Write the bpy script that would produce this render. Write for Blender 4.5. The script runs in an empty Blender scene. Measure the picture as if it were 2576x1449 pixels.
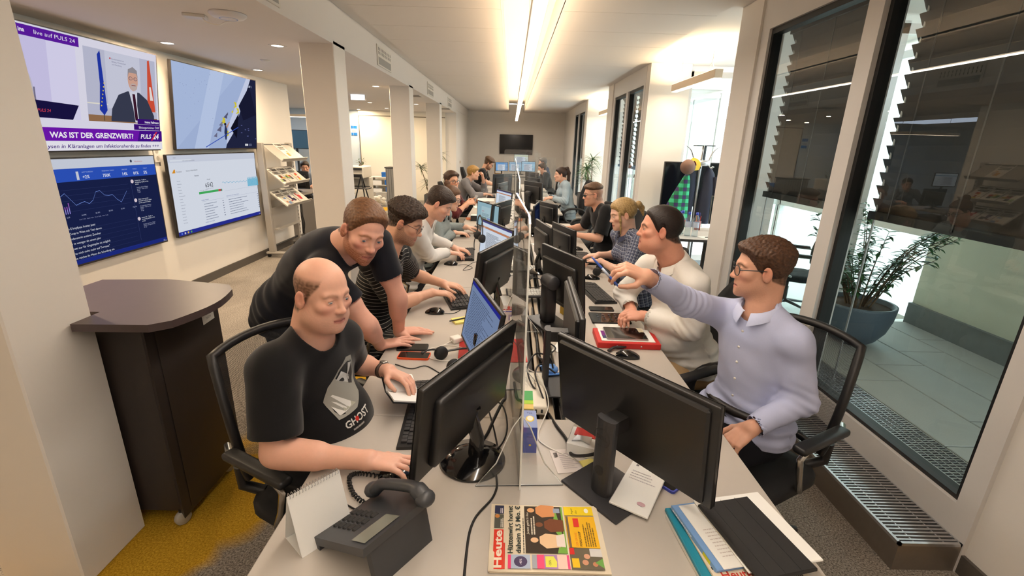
import bpy, bmesh, math, random
import numpy as np
from mathutils import Vector, Matrix
from mathutils.bvhtree import BVHTree
random.seed(7)
PI = math.pi
SC = bpy.context.scene
COL = SC.collection
R_ = math.radians
def lin(c):
 """sRGB 0-255 or 0-1 triple -> linear"""
 c = [v / 255.0 for v in c] if max(c) > 1.0 else list(c)
 return tuple(v / 12.92 if v <= 0.04045 else ((v + 0.055) / 1.055) ** 2.4 for v in c)
def node_mat(name):
 m = bpy.data.materials.new(name)
 m.use_nodes = True
 nt = m.node_tree
 nt.nodes.clear()
 out = nt.nodes.new('ShaderNodeOutputMaterial')
 return m, nt, out
def N(nt, kind, **kw):
 n = nt.nodes.new(kind)
 for k, v in kw.items():
  if k.startswith('i_'):
   n.inputs[k[2:].replace('_', ' ')].default_value = v
  else:
   setattr(n, k, v)
 return n
def mat(name, col, rough=0.6, metal=0.0, spec=0.5, noise=0.0, nscale=60.0, bump=0.0, bscale=200.0, coat=0.0, attr=None, sss=0.0, sheen=0.0):
 """principled material with a little procedural colour variation and bump"""
 m, nt, out = node_mat(name)
 p = N(nt, 'ShaderNodeBsdfPrincipled')
 nt.links.new(p.outputs[0], out.inputs[0])
 p.inputs['Roughness'].default_value = rough
 p.inputs['Metallic'].default_value = metal
 p.inputs['Specular IOR Level'].default_value = spec
 p.inputs['Coat Weight'].default_value = coat
 if sheen:
  p.inputs['Sheen Weight'].default_value = sheen
 if sss:
  p.inputs['Subsurface Weight'].default_value = sss
  p.inputs['Subsurface Radius'].default_value = (0.012, 0.005, 0.003)
  p.inputs['Subsurface Scale'].default_value = 1.0
 tc = N(nt, 'ShaderNodeTexCoord')
 src = None
 if attr:
  a = N(nt, 'ShaderNodeAttribute', attribute_name=attr)
  src = a.outputs['Color']
 if noise > 0:
  nz = N(nt, 'ShaderNodeTexNoise', i_Scale=nscale, i_Detail=3.0)
  nt.links.new(tc.outputs['Object'], nz.inputs['Vector'])
  mr = N(nt, 'ShaderNodeMapRange', i_To_Min=1 - noise, i_To_Max=1 + noise)
  nt.links.new(nz.outputs['Fac'], mr.inputs['Value'])
  mx = N(nt, 'ShaderNodeVectorMath', operation='SCALE')
  if src is None:
   mx.inputs[0].default_value = lin(col)
  else:
   nt.links.new(src, mx.inputs[0])
  nt.links.new(mr.outputs[0], mx.inputs['Scale'])
  src = mx.outputs[0]
 if src is None:
  p.inputs['Base Color'].default_value = (*lin(col), 1)
 else:
  nt.links.new(src, p.inputs['Base Color'])
 if bump > 0:
  nb = N(nt, 'ShaderNodeTexNoise', i_Scale=bscale, i_Detail=2.0)
  nt.links.new(tc.outputs['Object'], nb.inputs['Vector'])
  b = N(nt, 'ShaderNodeBump', i_Strength=bump, i_Distance=0.002)
  nt.links.new(nb.outputs['Fac'], b.inputs['Height'])
  nt.links.new(b.outputs[0], p.inputs['Normal'])
 return m
def emit(name, col, strength, sample=True, attr=None, gloss=0.0):
 m, nt, out = node_mat(name)
 e = N(nt, 'ShaderNodeEmission')
 e.inputs['Strength'].default_value = strength
 e.inputs['Color'].default_value = (*lin(col), 1)
 if attr:
  a = N(nt, 'ShaderNodeAttribute', attribute_name=attr)
  nt.links.new(a.outputs['Color'], e.inputs['Color'])
 nt.links.new(e.outputs[0], out.inputs[0])
 if not sample:
  m.cycles.emission_sampling = 'NONE'
 return m
def glass(name, tint=(1, 1, 1), ior=1.5, rough=0.0, haze=0.0):
 """thin clear sheet: fresnel mix of see-through and mirror"""
 m, nt, out = node_mat(name)
 t = N(nt, 'ShaderNodeBsdfTransparent'); t.inputs[0].default_value = (*tint, 1)
 g = N(nt, 'ShaderNodeBsdfGlossy'); g.inputs['Roughness'].default_value = rough
 f0 = ((ior - 1) / (ior + 1)) ** 2
 lw = N(nt, 'ShaderNodeLayerWeight', i_Blend=0.5)
 pw = N(nt, 'ShaderNodeMath', operation='POWER'); pw.inputs[1].default_value = 5.0
 fr = N(nt, 'ShaderNodeMath', operation='MULTIPLY_ADD'); fr.inputs[1].default_value = 1 - f0; fr.inputs[2].default_value = f0
 nt.links.new(lw.outputs['Facing'], pw.inputs[0]); nt.links.new(pw.outputs[0], fr.inputs[0])
 mx = N(nt, 'ShaderNodeMixShader')
 nt.links.new(fr.outputs[0], mx.inputs[0]); nt.links.new(t.outputs[0], mx.inputs[1]); nt.links.new(g.outputs[0], mx.inputs[2])
 last = mx
 if haze:
  d = N(nt, 'ShaderNodeBsdfDiffuse'); d.inputs[0].default_value = (.85, .85, .85, 1)
  m2 = N(nt, 'ShaderNodeMixShader'); m2.inputs[0].default_value = haze
  nt.links.new(mx.outputs[0], m2.inputs[1]); nt.links.new(d.outputs[0], m2.inputs[2]); last = m2
 nt.links.new(last.outputs[0], out.inputs[0])
 return m
def link(o, parent=None):
 COL.objects.link(o)
 if parent is not None:
  o.parent = parent
 return o
def tag(o, label=None, cat=None, group=None, kind=None):
 if label: o['label'] = label
 if cat: o['category'] = cat
 if group: o['group'] = group
 if kind: o['kind'] = kind
 return o
def thing(name, label, cat, loc=(0, 0, 0), rz=0.0, group=None):
 o = bpy.data.objects.new(name, None)
 o.empty_display_size = 0.1
 COL.objects.link(o)
 o.location = loc
 o.rotation_euler = (0, 0, rz)
 return tag(o, label, cat, group)
def dup(root, loc=None, rz=None, label=None, group=None):
 r = root.copy(); COL.objects.link(r)
 if loc is not None: r.location = loc
 if rz is not None: r.rotation_euler = (root.rotation_euler[0], root.rotation_euler[1], rz)
 if label: r['label'] = label
 if group: r['group'] = group
 for ch in list(root.children):
  c = ch.copy(); COL.objects.link(c); c.parent = r
  for g in list(ch.children):
   d = g.copy(); COL.objects.link(d); d.parent = c
 return r
def pose(o, loc, rz=0.0, rx=0.0, ry=0.0):
 o.location = loc
 o.rotation_euler = (rx, ry, rz)
 return o
class MB:
 def __init__(s):
  s.v = []; s.f = []; s.m = []; s.sm = []; s.mi = 0; s.M = Matrix.Identity(4); s.col = None; s.fc = []
 def mtx(s, loc=(0, 0, 0), rx=0, ry=0, rz=0):
  s.M = Matrix.Translation(loc) @ Matrix.Rotation(rz, 4, 'Z') @ Matrix.Rotation(ry, 4, 'Y') @ Matrix.Rotation(rx, 4, 'X')
  return s
 def add(s, vs, fs, smooth=False):
  b = len(s.v)
  M = s.M
  s.v += [tuple(M @ Vector(p)) for p in vs]
  for f in fs:
   s.f.append([b + i for i in f]); s.m.append(s.mi); s.sm.append(smooth); s.fc.append(s.col)
  return s
 def box(s, lo, hi):
  x0, y0, z0 = lo; x1, y1, z1 = hi
  return s.add([(x0, y0, z0), (x1, y0, z0), (x1, y1, z0), (x0, y1, z0), (x0, y0, z1), (x1, y0, z1), (x1, y1, z1), (x0, y1, z1)],
 [(3, 2, 1, 0), (4, 5, 6, 7), (0, 1, 5, 4), (1, 2, 6, 5), (2, 3, 7, 6), (3, 0, 4, 7)])
 def rbox(s, lo, hi, r=0.004, seg=2):
  bm = bmesh.new()
  bmesh.ops.create_cube(bm, size=1.0)
  lo = Vector(lo); hi = Vector(hi); c = (lo + hi) / 2; d = hi - lo
  r = min(r, min(d) * 0.49)
  for v in bm.verts:
   v.co = Vector((v.co.x * d.x, v.co.y * d.y, v.co.z * d.z)) + c
  bmesh.ops.bevel(bm, geom=list(bm.edges), offset=r, segments=seg, affect='EDGES', profile=0.5)
  bm.verts.index_update()
  s.add([v.co[:] for v in bm.verts], [[v.index for v in f.verts] for f in bm.faces], seg > 1)
  bm.free()
  return s
 def prism(s, poly, z0, z1, smooth=False):
  n = len(poly)
  s.add([(x, y, z0) for x, y in poly] + [(x, y, z1) for x, y in poly],
 [list(range(n - 1, -1, -1)), list(range(n, 2 * n))])
  b = [(x, y, z0) for x, y in poly] + [(x, y, z1) for x, y in poly]
  return s.add(b, [(i, (i + 1) % n, n + (i + 1) % n, n + i) for i in range(n)], smooth)
 def lathe(s, prof, seg=20, smooth=True, caps=True):
  n = len(prof)
  vs = []
  for r, z in prof:
   for k in range(seg):
    a = 2 * PI * k / seg
    vs.append((r * math.cos(a), r * math.sin(a), z))
  fs = []
  for i in range(n - 1):
   for k in range(seg):
    k2 = (k + 1) % seg
    fs.append((i * seg + k, i * seg + k2, (i + 1) * seg + k2, (i + 1) * seg + k))
  s.add(vs, fs, smooth)
  if caps:
   if prof[0][0] > 1e-5: s.add(vs[:seg], [list(range(seg - 1, -1, -1))])
   if prof[-1][0] > 1e-5: s.add(vs[-seg:], [list(range(seg))])
  return s
 def tube(s, pts, r, seg=8, closed=False, cap=True, flat=1.0):
  P = [Vector(p) for p in pts]
  n = len(P)
  rr = r if isinstance(r, (list, tuple)) else [r] * n
  vs = []; up = None
  for i in range(n):
   if closed:
    t = (P[(i + 1) % n] - P[(i - 1) % n])
   else:
    t = P[min(i + 1, n - 1)] - P[max(i - 1, 0)]
   t = t.normalized() if t.length > 1e-9 else Vector((0, 0, 1))
   if up is None:
    up = Vector((0, 0, 1)) if abs(t.z) < 0.9 else Vector((1, 0, 0))
   a = (up - t * up.dot(t))
   a = a.normalized() if a.length > 1e-6 else t.orthogonal().normalized()
   up = a
   b = t.cross(a)
   for k in range(seg):
    an = 2 * PI * k / seg
    vs.append(tuple(P[i] + a * (math.sin(an) * rr[i] * flat) + b * (math.cos(an) * rr[i])))
  fs = []
  for i in range(n if closed else n - 1):
   j = (i + 1) % n
   for k in range(seg):
    k2 = (k + 1) % seg
    fs.append((i * seg + k, i * seg + k2, j * seg + k2, j * seg + k))
  s.add(vs, fs, seg > 4)
  if cap and not closed:
   s.add(vs[:seg], [list(range(seg - 1, -1, -1))]); s.add(vs[-seg:], [list(range(seg))])
  return s
 def ball(s, c, r, seg=12, rings=8, scale=(1, 1, 1)):
  vs = [(c[0], c[1], c[2] - r * scale[2])]
  for i in range(1, rings):
   th = PI * i / rings - PI / 2
   for k in range(seg):
    a = 2 * PI * k / seg
    vs.append((c[0] + r * scale[0] * math.cos(th) * math.cos(a), c[1] + r * scale[1] * math.cos(th) * math.sin(a), c[2] + r * scale[2] * math.sin(th)))
  vs.append((c[0], c[1], c[2] + r * scale[2]))
  fs = []
  for k in range(seg):
   fs.append((0, 1 + (k + 1) % seg, 1 + k))
   fs.append((len(vs) - 1, 1 + (rings - 2) * seg + k, 1 + (rings - 2) * seg + (k + 1) % seg))
  for i in range(rings - 2):
   for k in range(seg):
    k2 = (k + 1) % seg
    fs.append((1 + i * seg + k, 1 + i * seg + k2, 1 + (i + 1) * seg + k2, 1 + (i + 1) * seg + k))
  return s.add(vs, fs, True)
 def quad(s, a, b, c, d):
  return s.add([a, b, c, d], [(0, 1, 2, 3)])
 def sheet(s, pts, faces, t=0.0004):
  """thin sheet with thickness t along z"""
  n = len(pts)
  s.add(list(pts) + [(x, y, z - t) for x, y, z in pts], [list(f) for f in faces] + [[n + i for i in reversed(f)] for f in faces])
  ed = {}
  for f in faces:
   for i in range(len(f)):
    e = (f[i], f[(i + 1) % len(f)])
    if (e[1], e[0]) in ed: del ed[(e[1], e[0])]
    else: ed[e] = 1
  bb = [tuple(p) for p in pts] + [(x, y, z - t) for x, y, z in pts]
  s.add(bb, [(e[1], e[0], n + e[0], n + e[1]) for e in ed])
  return s
 def build(s, name, mats, parent=None, loc=None):
  me = bpy.data.meshes.new(name)
  me.from_pydata(s.v, [], s.f)
  if not isinstance(mats, (list, tuple)): mats = [mats]
  for m in mats: me.materials.append(m)
  me.polygons.foreach_set('material_index', s.m)
  me.polygons.foreach_set('use_smooth', s.sm)
  if any(c is not None for c in s.fc):
   ca = me.color_attributes.new('Col', 'FLOAT_COLOR', 'CORNER')
   buf = []
   for f, c in zip(s.f, s.fc):
    c = c or (0.5, 0.5, 0.5)
    buf += [c[0], c[1], c[2], 1.0] * len(f)
   ca.data.foreach_set('color', buf)
  me.update()
  o = bpy.data.objects.new(name, me)
  if loc is not None: o.location = loc
  return link(o, parent)
def arc(cx, cy, r, a0, a1, n):
 return [(cx + r * math.cos(a0 + (a1 - a0) * i / n), cy + r * math.sin(a0 + (a1 - a0) * i / n)) for i in range(n + 1)]
def rrect(x0, y0, x1, y1, r, n=4):
 return arc(x1 - r, y0 + r, r, -PI / 2, 0, n) + arc(x1 - r, y1 - r, r, 0, PI / 2, n) + arc(x0 + r, y1 - r, r, PI / 2, PI, n) + arc(x0 + r, y0 + r, r, PI, 1.5 * PI, n)
def smooth_path(pts, n=8):
 """Catmull-Rom through pts"""
 P = [Vector(p) for p in pts]
 P = [P[0] * 2 - P[1]] + P + [P[-1] * 2 - P[-2]]
 out = []
 for i in range(1, len(P) - 2):
  for k in range(n):
   t = k / n
   a, b, c, d = P[i - 1], P[i], P[i + 1], P[i + 2]
   out.append(0.5 * ((2 * b) + (c - a) * t + (2 * a - 5 * b + 4 * c - d) * t * t + (3 * b - a - 3 * c + d) * t ** 3))
 out.append(P[-2])
 return out
_txt = {}
def text_mesh(s, italic=0.0, bold=0.0):
 key = (s, italic, bold)
 if key not in _txt:
  cu = bpy.data.curves.new('t', 'FONT')
  cu.body = s; cu.size = 1.0; cu.shear = italic; cu.resolution_u = 2; cu.offset = bold
  o = bpy.data.objects.new('t', cu)
  me = o.to_mesh()
  v = [tuple(p.co) for p in me.vertices]
  f = [list(p.vertices) for p in me.polygons]
  o.to_mesh_clear()
  bpy.data.objects.remove(o); bpy.data.curves.remove(cu)
  _txt[key] = (v, f)
 return _txt[key]
class Pic:
 """a flat picture w x h in its own plane (x right, y up), each layer a hair above the last"""
 def __init__(s, w, h, bg=None, dz=0.00025):
  s.b = MB(); s.w = w; s.h = h; s.z = 0.0; s.dz = dz
  if bg is not None: s.rect(0, 0, w, h, bg)
 def up(s): s.z += s.dz
 def rect(s, x, y, w, h, c): return s.poly([(x, y), (x + w, y), (x + w, y + h), (x, y + h)], c)
 def poly(s, pts, c):
  s.b.col = lin(c); s.up()
  s.b.add([(x, y, s.z) for x, y in pts], [list(range(len(pts)))])
 def disc(s, x, y, rx, c, ry=None, n=20):
  s.poly([(x + rx * math.cos(2 * PI * k / n), y + (ry or rx) * math.sin(2 * PI * k / n)) for k in range(n)], c)
 def text(s, t, x, y, size, c, al='L', it=0.0, bold=0.0, width=None, rot=0.0, sx=1.0):
  v, f = text_mesh(t, it, bold)
  if not v: return
  s.up(); s.b.col = lin(c)
  xs = [p[0] for p in v]; x0 = min(xs); W = (max(xs) - x0) * size * sx
  if width: sx = sx * width / W; W = width
  ox = {'L': 0, 'C': -W / 2, 'R': -W}[al]
  ca, sa = math.cos(rot), math.sin(rot)
  vs = []
  for p in v:
   a = (p[0] - x0) * size * sx + ox; b = p[1] * size
   vs.append((x + a * ca - b * sa, y + a * sa + b * ca, s.z))
  s.b.add(vs, f)
 def lines(s, x, y, w, h, n, c, seed=1, fill=0.55):
  """rows of grey dashes standing for body text too small to read"""
  rnd = random.Random(seed); s.up(); s.b.col = lin(c)
  lh = h / n
  for i in range(n):
   yy = y + h - (i + 1) * lh; xx = x
   end = x + w * rnd.uniform(0.6, 1.0)
   while xx < end:
    ww = min(rnd.uniform(0.02, 0.08) * w, end - xx)
    s.b.add([(xx, yy, s.z), (xx + ww, yy, s.z), (xx + ww, yy + lh * fill, s.z), (xx, yy + lh * fill, s.z)], [(0, 1, 2, 3)])
    xx += ww + 0.012 * w
 def graph(s, pts, t, c):
  s.up(); s.b.col = lin(c)
  for (a, b), (d, e) in zip(pts, pts[1:]):
   s.b.add([(a, b - t, s.z), (d, e - t, s.z), (d, e + t, s.z), (a, b + t, s.z)], [(0, 1, 2, 3)])
 def build(s, name, m, parent, M=None):
  if M is not None:
   s.b.v = [tuple(M @ Vector(p)) for p in s.b.v]
  return s.b.build(name, m, parent)
cam_d = bpy.data.cameras.new('camera')
cam = bpy.data.objects.new('camera', cam_d)
COL.objects.link(cam)
def cam_rot(a, b, c):
 ca, sa = math.cos(a), math.sin(a); cb_, sb_ = math.cos(b), math.sin(b); cc, sc_ = math.cos(c), math.sin(c)
 base = np.array([[1, 0, 0], [0, 0, 1], [0, -1, 0.]])
 Rx = np.array([[1, 0, 0], [0, cb_, -sb_], [0, sb_, cb_]])
 Ry = np.array([[ca, 0, sa], [0, 1, 0], [-sa, 0, ca]])
 Rz = np.array([[cc, -sc_, 0], [sc_, cc, 0], [0, 0, 1]])
 return base @ (Rz @ Rx @ Ry).T
_R = cam_rot(-.00922, .3006, .028536)
cam_d.sensor_width = 36.0
cam_d.lens = 36.0 * 1167.37 / 2576
cam_d.clip_start = 0.05
_m = Matrix.Identity(4)
for i in range(3):
 _m[i][0] = _R[i, 0]; _m[i][1] = -_R[i, 1]; _m[i][2] = -_R[i, 2]
_m.translation = (0, 0, 1.706)
cam.matrix_world = _m
SC.camera = cam
vs_ = SC.view_settings
vs_.view_transform = 'Standard'; vs_.look = 'None'; vs_.gamma = 1.0; vs_.use_curve_mapping = False
V3 = lambda *a: np.array(a, float)
def nrm(v):
 v = np.array(v, float)
 return v / (np.linalg.norm(v) + 1e-12)
def smin(a, b, k):
 h = np.maximum(k - np.abs(a - b), 0.0)
 return np.minimum(a, b) - h * h * (0.25 / k)
def smax(a, b, k):
 return -smin(-a, -b, k)
class Vol:
 def __init__(s, lo, hi, h):
  s.h = h
  s.lo = np.array(lo, float) - 3 * h
  s.n = np.ceil((np.array(hi, float) + 3 * h - s.lo) / h).astype(int) + 1
  s.a = np.full(s.n, 1.0, np.float32)
 def _sl(s, lo, hi):
  i0 = np.clip(np.floor((np.array(lo) - s.lo) / s.h).astype(int), 0, s.n)
  i1 = np.clip(np.ceil((np.array(hi) - s.lo) / s.h).astype(int) + 1, 0, s.n)
  if np.any(i1 <= i0): return None
  ax = [(s.lo[k] + s.h * np.arange(i0[k], i1[k])).astype(np.float32) for k in range(3)]
  return (slice(i0[0], i1[0]), slice(i0[1], i1[1]), slice(i0[2], i1[2])), ax[0][:, None, None], ax[1][None, :, None], ax[2][None, None, :]
 def op(s, fn, lo, hi, k, mode='add'):
  g = s._sl(lo, hi)
  if g is None: return
  sl, X, Y, Z = g
  d = fn(X, Y, Z).astype(np.float32)
  if mode == 'add': s.a[sl] = smin(s.a[sl], d, k)
  elif mode == 'cut': s.a[sl] = smax(s.a[sl], -d, k)
  elif mode == 'and': s.a[sl] = smax(s.a[sl], d, k)
 def cone(s, a, b, ra, rb, k=0.02, mode='add', capa=None, capb=None):
  a = np.array(a, float); b = np.array(b, float); d = b - a; L2 = float(d @ d) + 1e-12; L = math.sqrt(L2)
  m = max(ra, rb) + k + 3 * s.h
  def fn(X, Y, Z):
   x = X - a[0]; y = Y - a[1]; z = Z - a[2]
   tt = (x * d[0] + y * d[1] + z * d[2]) / L2
   t = np.clip(tt, 0, 1)
   r = np.sqrt((x - t * d[0]) ** 2 + (y - t * d[1]) ** 2 + (z - t * d[2]) ** 2) - (ra + (rb - ra) * t)
   if capb is not None: r = smax(r, (tt - capb) * L, 0.006)
   if capa is not None: r = smax(r, (capa - tt) * L, 0.006)
   return r
  s.op(fn, np.minimum(a, b) - m, np.maximum(a, b) + m, k, mode)
 def ell(s, c, r, A=None, k=0.02, mode='add'):
  c = np.array(c, float); r = np.array(r, float)
  A = np.eye(3) if A is None else np.array(A, float)
  ext = np.sqrt(((A * r[:, None]) ** 2).sum(0)) + k + 3 * s.h
  def fn(X, Y, Z):
   x = X - c[0]; y = Y - c[1]; z = Z - c[2]
   q = [(x * A[i, 0] + y * A[i, 1] + z * A[i, 2]) / r[i] for i in range(3)]
   k0 = np.sqrt(q[0] ** 2 + q[1] ** 2 + q[2] ** 2) + 1e-6
   k1 = np.sqrt((q[0] / r[0]) ** 2 + (q[1] / r[1]) ** 2 + (q[2] / r[2]) ** 2) + 1e-6
   return k0 * (k0 - 1) / k1
  s.op(fn, c - ext, c + ext, k, mode)
 def plane(s, p, n, k=0.008):
  """keep the side the normal points away from"""
  p = np.array(p, float); n = nrm(n)
  s.op(lambda X, Y, Z: (X - p[0]) * n[0] + (Y - p[1]) * n[1] + (Z - p[2]) * n[2], s.lo, s.lo + s.h * s.n, k, 'and')
 def mesh(s):
  a = s.a; S = a < 0
  n = a.shape
  o = S[:-1] | S[1:]; q = S[:-1] & S[1:]
  o = o[:, :-1] | o[:, 1:]; q = q[:, :-1] & q[:, 1:]
  o = o[:, :, :-1] | o[:, :, 1:]; q = q[:, :, :-1] & q[:, :, 1:]
  act = o & ~q
  ci = np.argwhere(act)
  if len(ci) == 0: return np.zeros((0, 3)), np.zeros((0, 4), int)
  idx = np.full(act.shape, -1, np.int32)
  idx[act] = np.arange(len(ci))
  corner = np.array([(i, j, k) for i in (0, 1) for j in (0, 1) for k in (0, 1)])
  val = np.stack([a[ci[:, 0] + c[0], ci[:, 1] + c[1], ci[:, 2] + c[2]] for c in corner], 1).astype(float)
  acc = np.zeros((len(ci), 3)); cnt = np.zeros(len(ci))
  for e0 in range(8):
   for bit in (4, 2, 1):
    if e0 & bit: continue
    e1 = e0 | bit
    v0, v1 = val[:, e0], val[:, e1]
    cr = (v0 < 0) != (v1 < 0)
    t = np.where(cr, v0 / np.where(cr, v0 - v1, 1), 0)
    p = corner[e0] + t[:, None] * (corner[e1] - corner[e0])
    acc += p * cr[:, None]; cnt += cr
  V = s.lo + s.h * (ci + acc / cnt[:, None])
  F = []
  for axis in range(3):
   sa = [slice(None)] * 3; sb = [slice(None)] * 3
   sa[axis] = slice(0, -1); sb[axis] = slice(1, None)
   A0 = S[tuple(sa)]; B0 = S[tuple(sb)]
   e = np.argwhere(A0 != B0)
   u, v = [(1, 2), (2, 0), (0, 1)][axis]
   ok = (e[:, u] > 0) & (e[:, v] > 0) & (e[:, u] < n[u] - 1) & (e[:, v] < n[v] - 1)
   e = e[ok]
   def cell(du, dv):
    c = e.copy(); c[:, u] -= du; c[:, v] -= dv
    return idx[c[:, 0], c[:, 1], c[:, 2]]
   quad = np.stack([cell(1, 1), cell(0, 1), cell(0, 0), cell(1, 0)], 1)
   flip = B0[e[:, 0], e[:, 1], e[:, 2]]
   quad[flip] = quad[flip][:, ::-1]
   F.append(quad)
  F = np.concatenate(F)
  F = F[(F >= 0).all(1)]
  return V, F
def vnormals(V, F):
 nn = np.cross(V[F[:, 2]] - V[F[:, 0]], V[F[:, 3]] - V[F[:, 1]])
 out = np.zeros_like(V)
 for k in range(4):
  for c in range(3):
   out[:, c] += np.bincount(F[:, k], nn[:, c], len(V))
 return out / (np.linalg.norm(out, axis=1, keepdims=True) + 1e-12)
def relax(V, F, it=1, w=0.5):
 for _ in range(it):
  acc = np.zeros_like(V); cnt = np.zeros(len(V))
  for k in range(4):
   a, b = F[:, k], F[:, (k + 1) % 4]
   for c in range(3):
    acc[:, c] += np.bincount(a, V[b, c], len(V)) + np.bincount(b, V[a, c], len(V))
   cnt += np.bincount(a, minlength=len(V)) + np.bincount(b, minlength=len(V))
  V = V * (1 - w) + w * acc / np.maximum(cnt, 1)[:, None]
 return V
def np_obj(name, V, F, mats, parent, origin, cols=None, suv=None):
 me = bpy.data.meshes.new(name)
 V = V - np.array(origin)
 me.vertices.add(len(V)); me.vertices.foreach_set('co', V.astype(np.float32).ravel())
 me.loops.add(F.size); me.loops.foreach_set('vertex_index', F.astype(np.int32).ravel())
 me.polygons.add(len(F)); me.polygons.foreach_set('loop_start', np.arange(0, F.size, F.shape[1], dtype=np.int32))
 me.polygons.foreach_set('use_smooth', np.ones(len(F), bool))
 me.update(calc_edges=True)
 for m in (mats if isinstance(mats, (list, tuple)) else [mats]): me.materials.append(m)
 if cols is not None:
  ca = me.color_attributes.new('Col', 'FLOAT_COLOR', 'POINT')
  ca.data.foreach_set('color', np.c_[cols, np.ones(len(V))].astype(np.float32).ravel())
 if suv is not None:
  at = me.attributes.new('suv', 'FLOAT_VECTOR', 'POINT')
  at.data.foreach_set('vector', suv.astype(np.float32).ravel())
 me.validate()
 return link(bpy.data.objects.new(name, me), parent)
def wob(P, f, seed=0):
 """smooth pseudo-noise in [-1,1]"""
 r = np.random.RandomState(seed)
 out = np.zeros(len(P))
 for i in range(7):
  k = nrm(r.normal(size=3)) * f * r.uniform(0.6, 1.6)
  out += np.sin(P @ k + r.uniform(0, 6.28) + 0.8 * np.sin(P @ (nrm(r.normal(size=3)) * f * 0.7) + r.uniform(0, 6)))
 return out / 4.0
def eb(x, y, z, c, r):
 """ellipsoid distance in head space"""
 a = (x - c[0]) / r[0]; b = (y - c[1]) / r[1]; d = (z - c[2]) / r[2]
 k0 = np.sqrt(a * a + b * b + d * d) + 1e-6
 k1 = np.sqrt((a / r[0]) ** 2 + (b / r[1]) ** 2 + (d / r[2]) ** 2) + 1e-6
 return k0 * (k0 - 1) / k1
def cb(x, y, z, p, q, ra, rb):
 d = (q[0] - p[0], q[1] - p[1], q[2] - p[2]); L2 = d[0] ** 2 + d[1] ** 2 + d[2] ** 2
 x = x - p[0]; y = y - p[1]; z = z - p[2]
 t = np.clip((x * d[0] + y * d[1] + z * d[2]) / L2, 0, 1)
 return np.sqrt((x - t * d[0]) ** 2 + (y - t * d[1]) ** 2 + (z - t * d[2]) ** 2) - (ra + (rb - ra) * t)
def skull(x, y, z, o):
 ax = np.abs(x)
 w = o.get('wide', 1.0)
 d = eb(ax, y, z, (0, -.014, .034), (.075 * w, .096, .083))
 d = smin(d, eb(ax, y, z, (0, .020, -.030), (.062 * w, .070, .078)), .03)
 d = smin(d, eb(ax, y, z, (0, .040, -.080), (.043 * w * o.get('jaw', 1), .047, .034)), .035)
 d = smin(d, eb(ax, y, z, (.044 * w, .005, -.058), (.020, .034, .030)), .03)
 if o.get('fat'):
  d = smin(d, eb(ax, y, z, (.040, .02, -.075), (.034, .045, .035)), .03)
  d = smin(d, eb(ax, y, z, (0, .03, -.105), (.045, .045, .025)), .03)
 return d
def head_sdf(x, y, z, o):
 ax = np.abs(x)
 d = skull(x, y, z, o)
 w = o.get('wide', 1.0)
 d = smin(d, cb(ax, y, z, (.006, .080, .024), (.040 * w, .068, .024), .0095, .008), .014)
 d = smin(d, eb(ax, y, z, (.043 * w, .058, -.016), (.022, .022, .018)), .02)
 d = smax(d, -eb(ax, y, z, (.031, .094, .004), (.019, .018, .0135)), .012)
 lid = eb(ax, y, z, (.031, .0705, .005), (.0155, .0145, .0135))
 op = o.get('eye', 1.0)
 lid = smax(lid, -eb(ax, y, z, (.031, .086, .0035), (.0125, .014, .0040 * op)), .002)
 d = smin(d, lid, .006)
 ns = o.get('nose', 1.0)
 d = smin(d, cb(ax, y, z, (0, .082, .014), (0, .089 + .010 * ns, -.026), .0065, .0092), .012)
 d = smin(d, eb(ax, y, z, (0, .090 + .010 * ns, -.029), (.0115, .0105, .0095)), .008)
 d = smin(d, eb(ax, y, z, (.0115, .088 + .004 * ns, -.032), (.0075, .010, .0075)), .007)
 d = smax(d, -eb(ax, y, z, (.007, .094, -.0395), (.004, .007, .004)), .004)
 d = smin(d, cb(ax, y, z, (0, .0855, -.0605), (.021, .077, -.0645), .0062, .0035), .008)
 d = smin(d, cb(ax, y, z, (0, .084, -.0715), (.019, .077, -.067), .0072, .0035), .008)
 mo = o.get('mouth', 0.0)
 d = smax(d, -cb(ax, y, z, (0, .0955, -.0662 - mo * .3), (.024, .083, -.0662), .0018 + mo, .0014), .0025)
 d = smin(d, eb(ax, y, z, (0, .074, -.100), (.019, .017, .014)), .018)
 ca, sa = .94, .34
 ex = ax - .077 * w; ey = y + .006; ez = z + .004
 e1 = ex * ca + ey * sa; e2 = -ex * sa + ey * ca
 ear = eb(e1, e2, ez, (.006, 0, 0), (.0065, .0185, .032))
 ear = smax(ear, -eb(e1, e2, ez, (.014, .004, .003), (.008, .010, .020)), .004)
 d = smin(d, ear, .006)
 return d
def basis(fwd, up):
 f = nrm(fwd); r = nrm(np.cross(f, up)); u = np.cross(r, f)
 return np.stack([r, f, u])
def ik(S, W, l1, l2, pole):
 S = np.array(S, float); W = np.array(W, float); d = W - S; L = np.linalg.norm(d)
 if L > (l1 + l2) * .998:
  k = L / ((l1 + l2) * .998); l1 *= k; l2 *= k
 a = (l1 * l1 - l2 * l2 + L * L) / (2 * L); h = math.sqrt(max(l1 * l1 - a * a, 0))
 u = d / L; p = np.array(pole, float); p = p - u * (p @ u)
 return S + u * a + nrm(p) * h
FING = {
 'index': (.031, .088, .074), 'middle': (.0105, .092, .083), 'ring': (-.0105, .088, .076), 'little': (-.031, .080, .060)}
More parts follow.
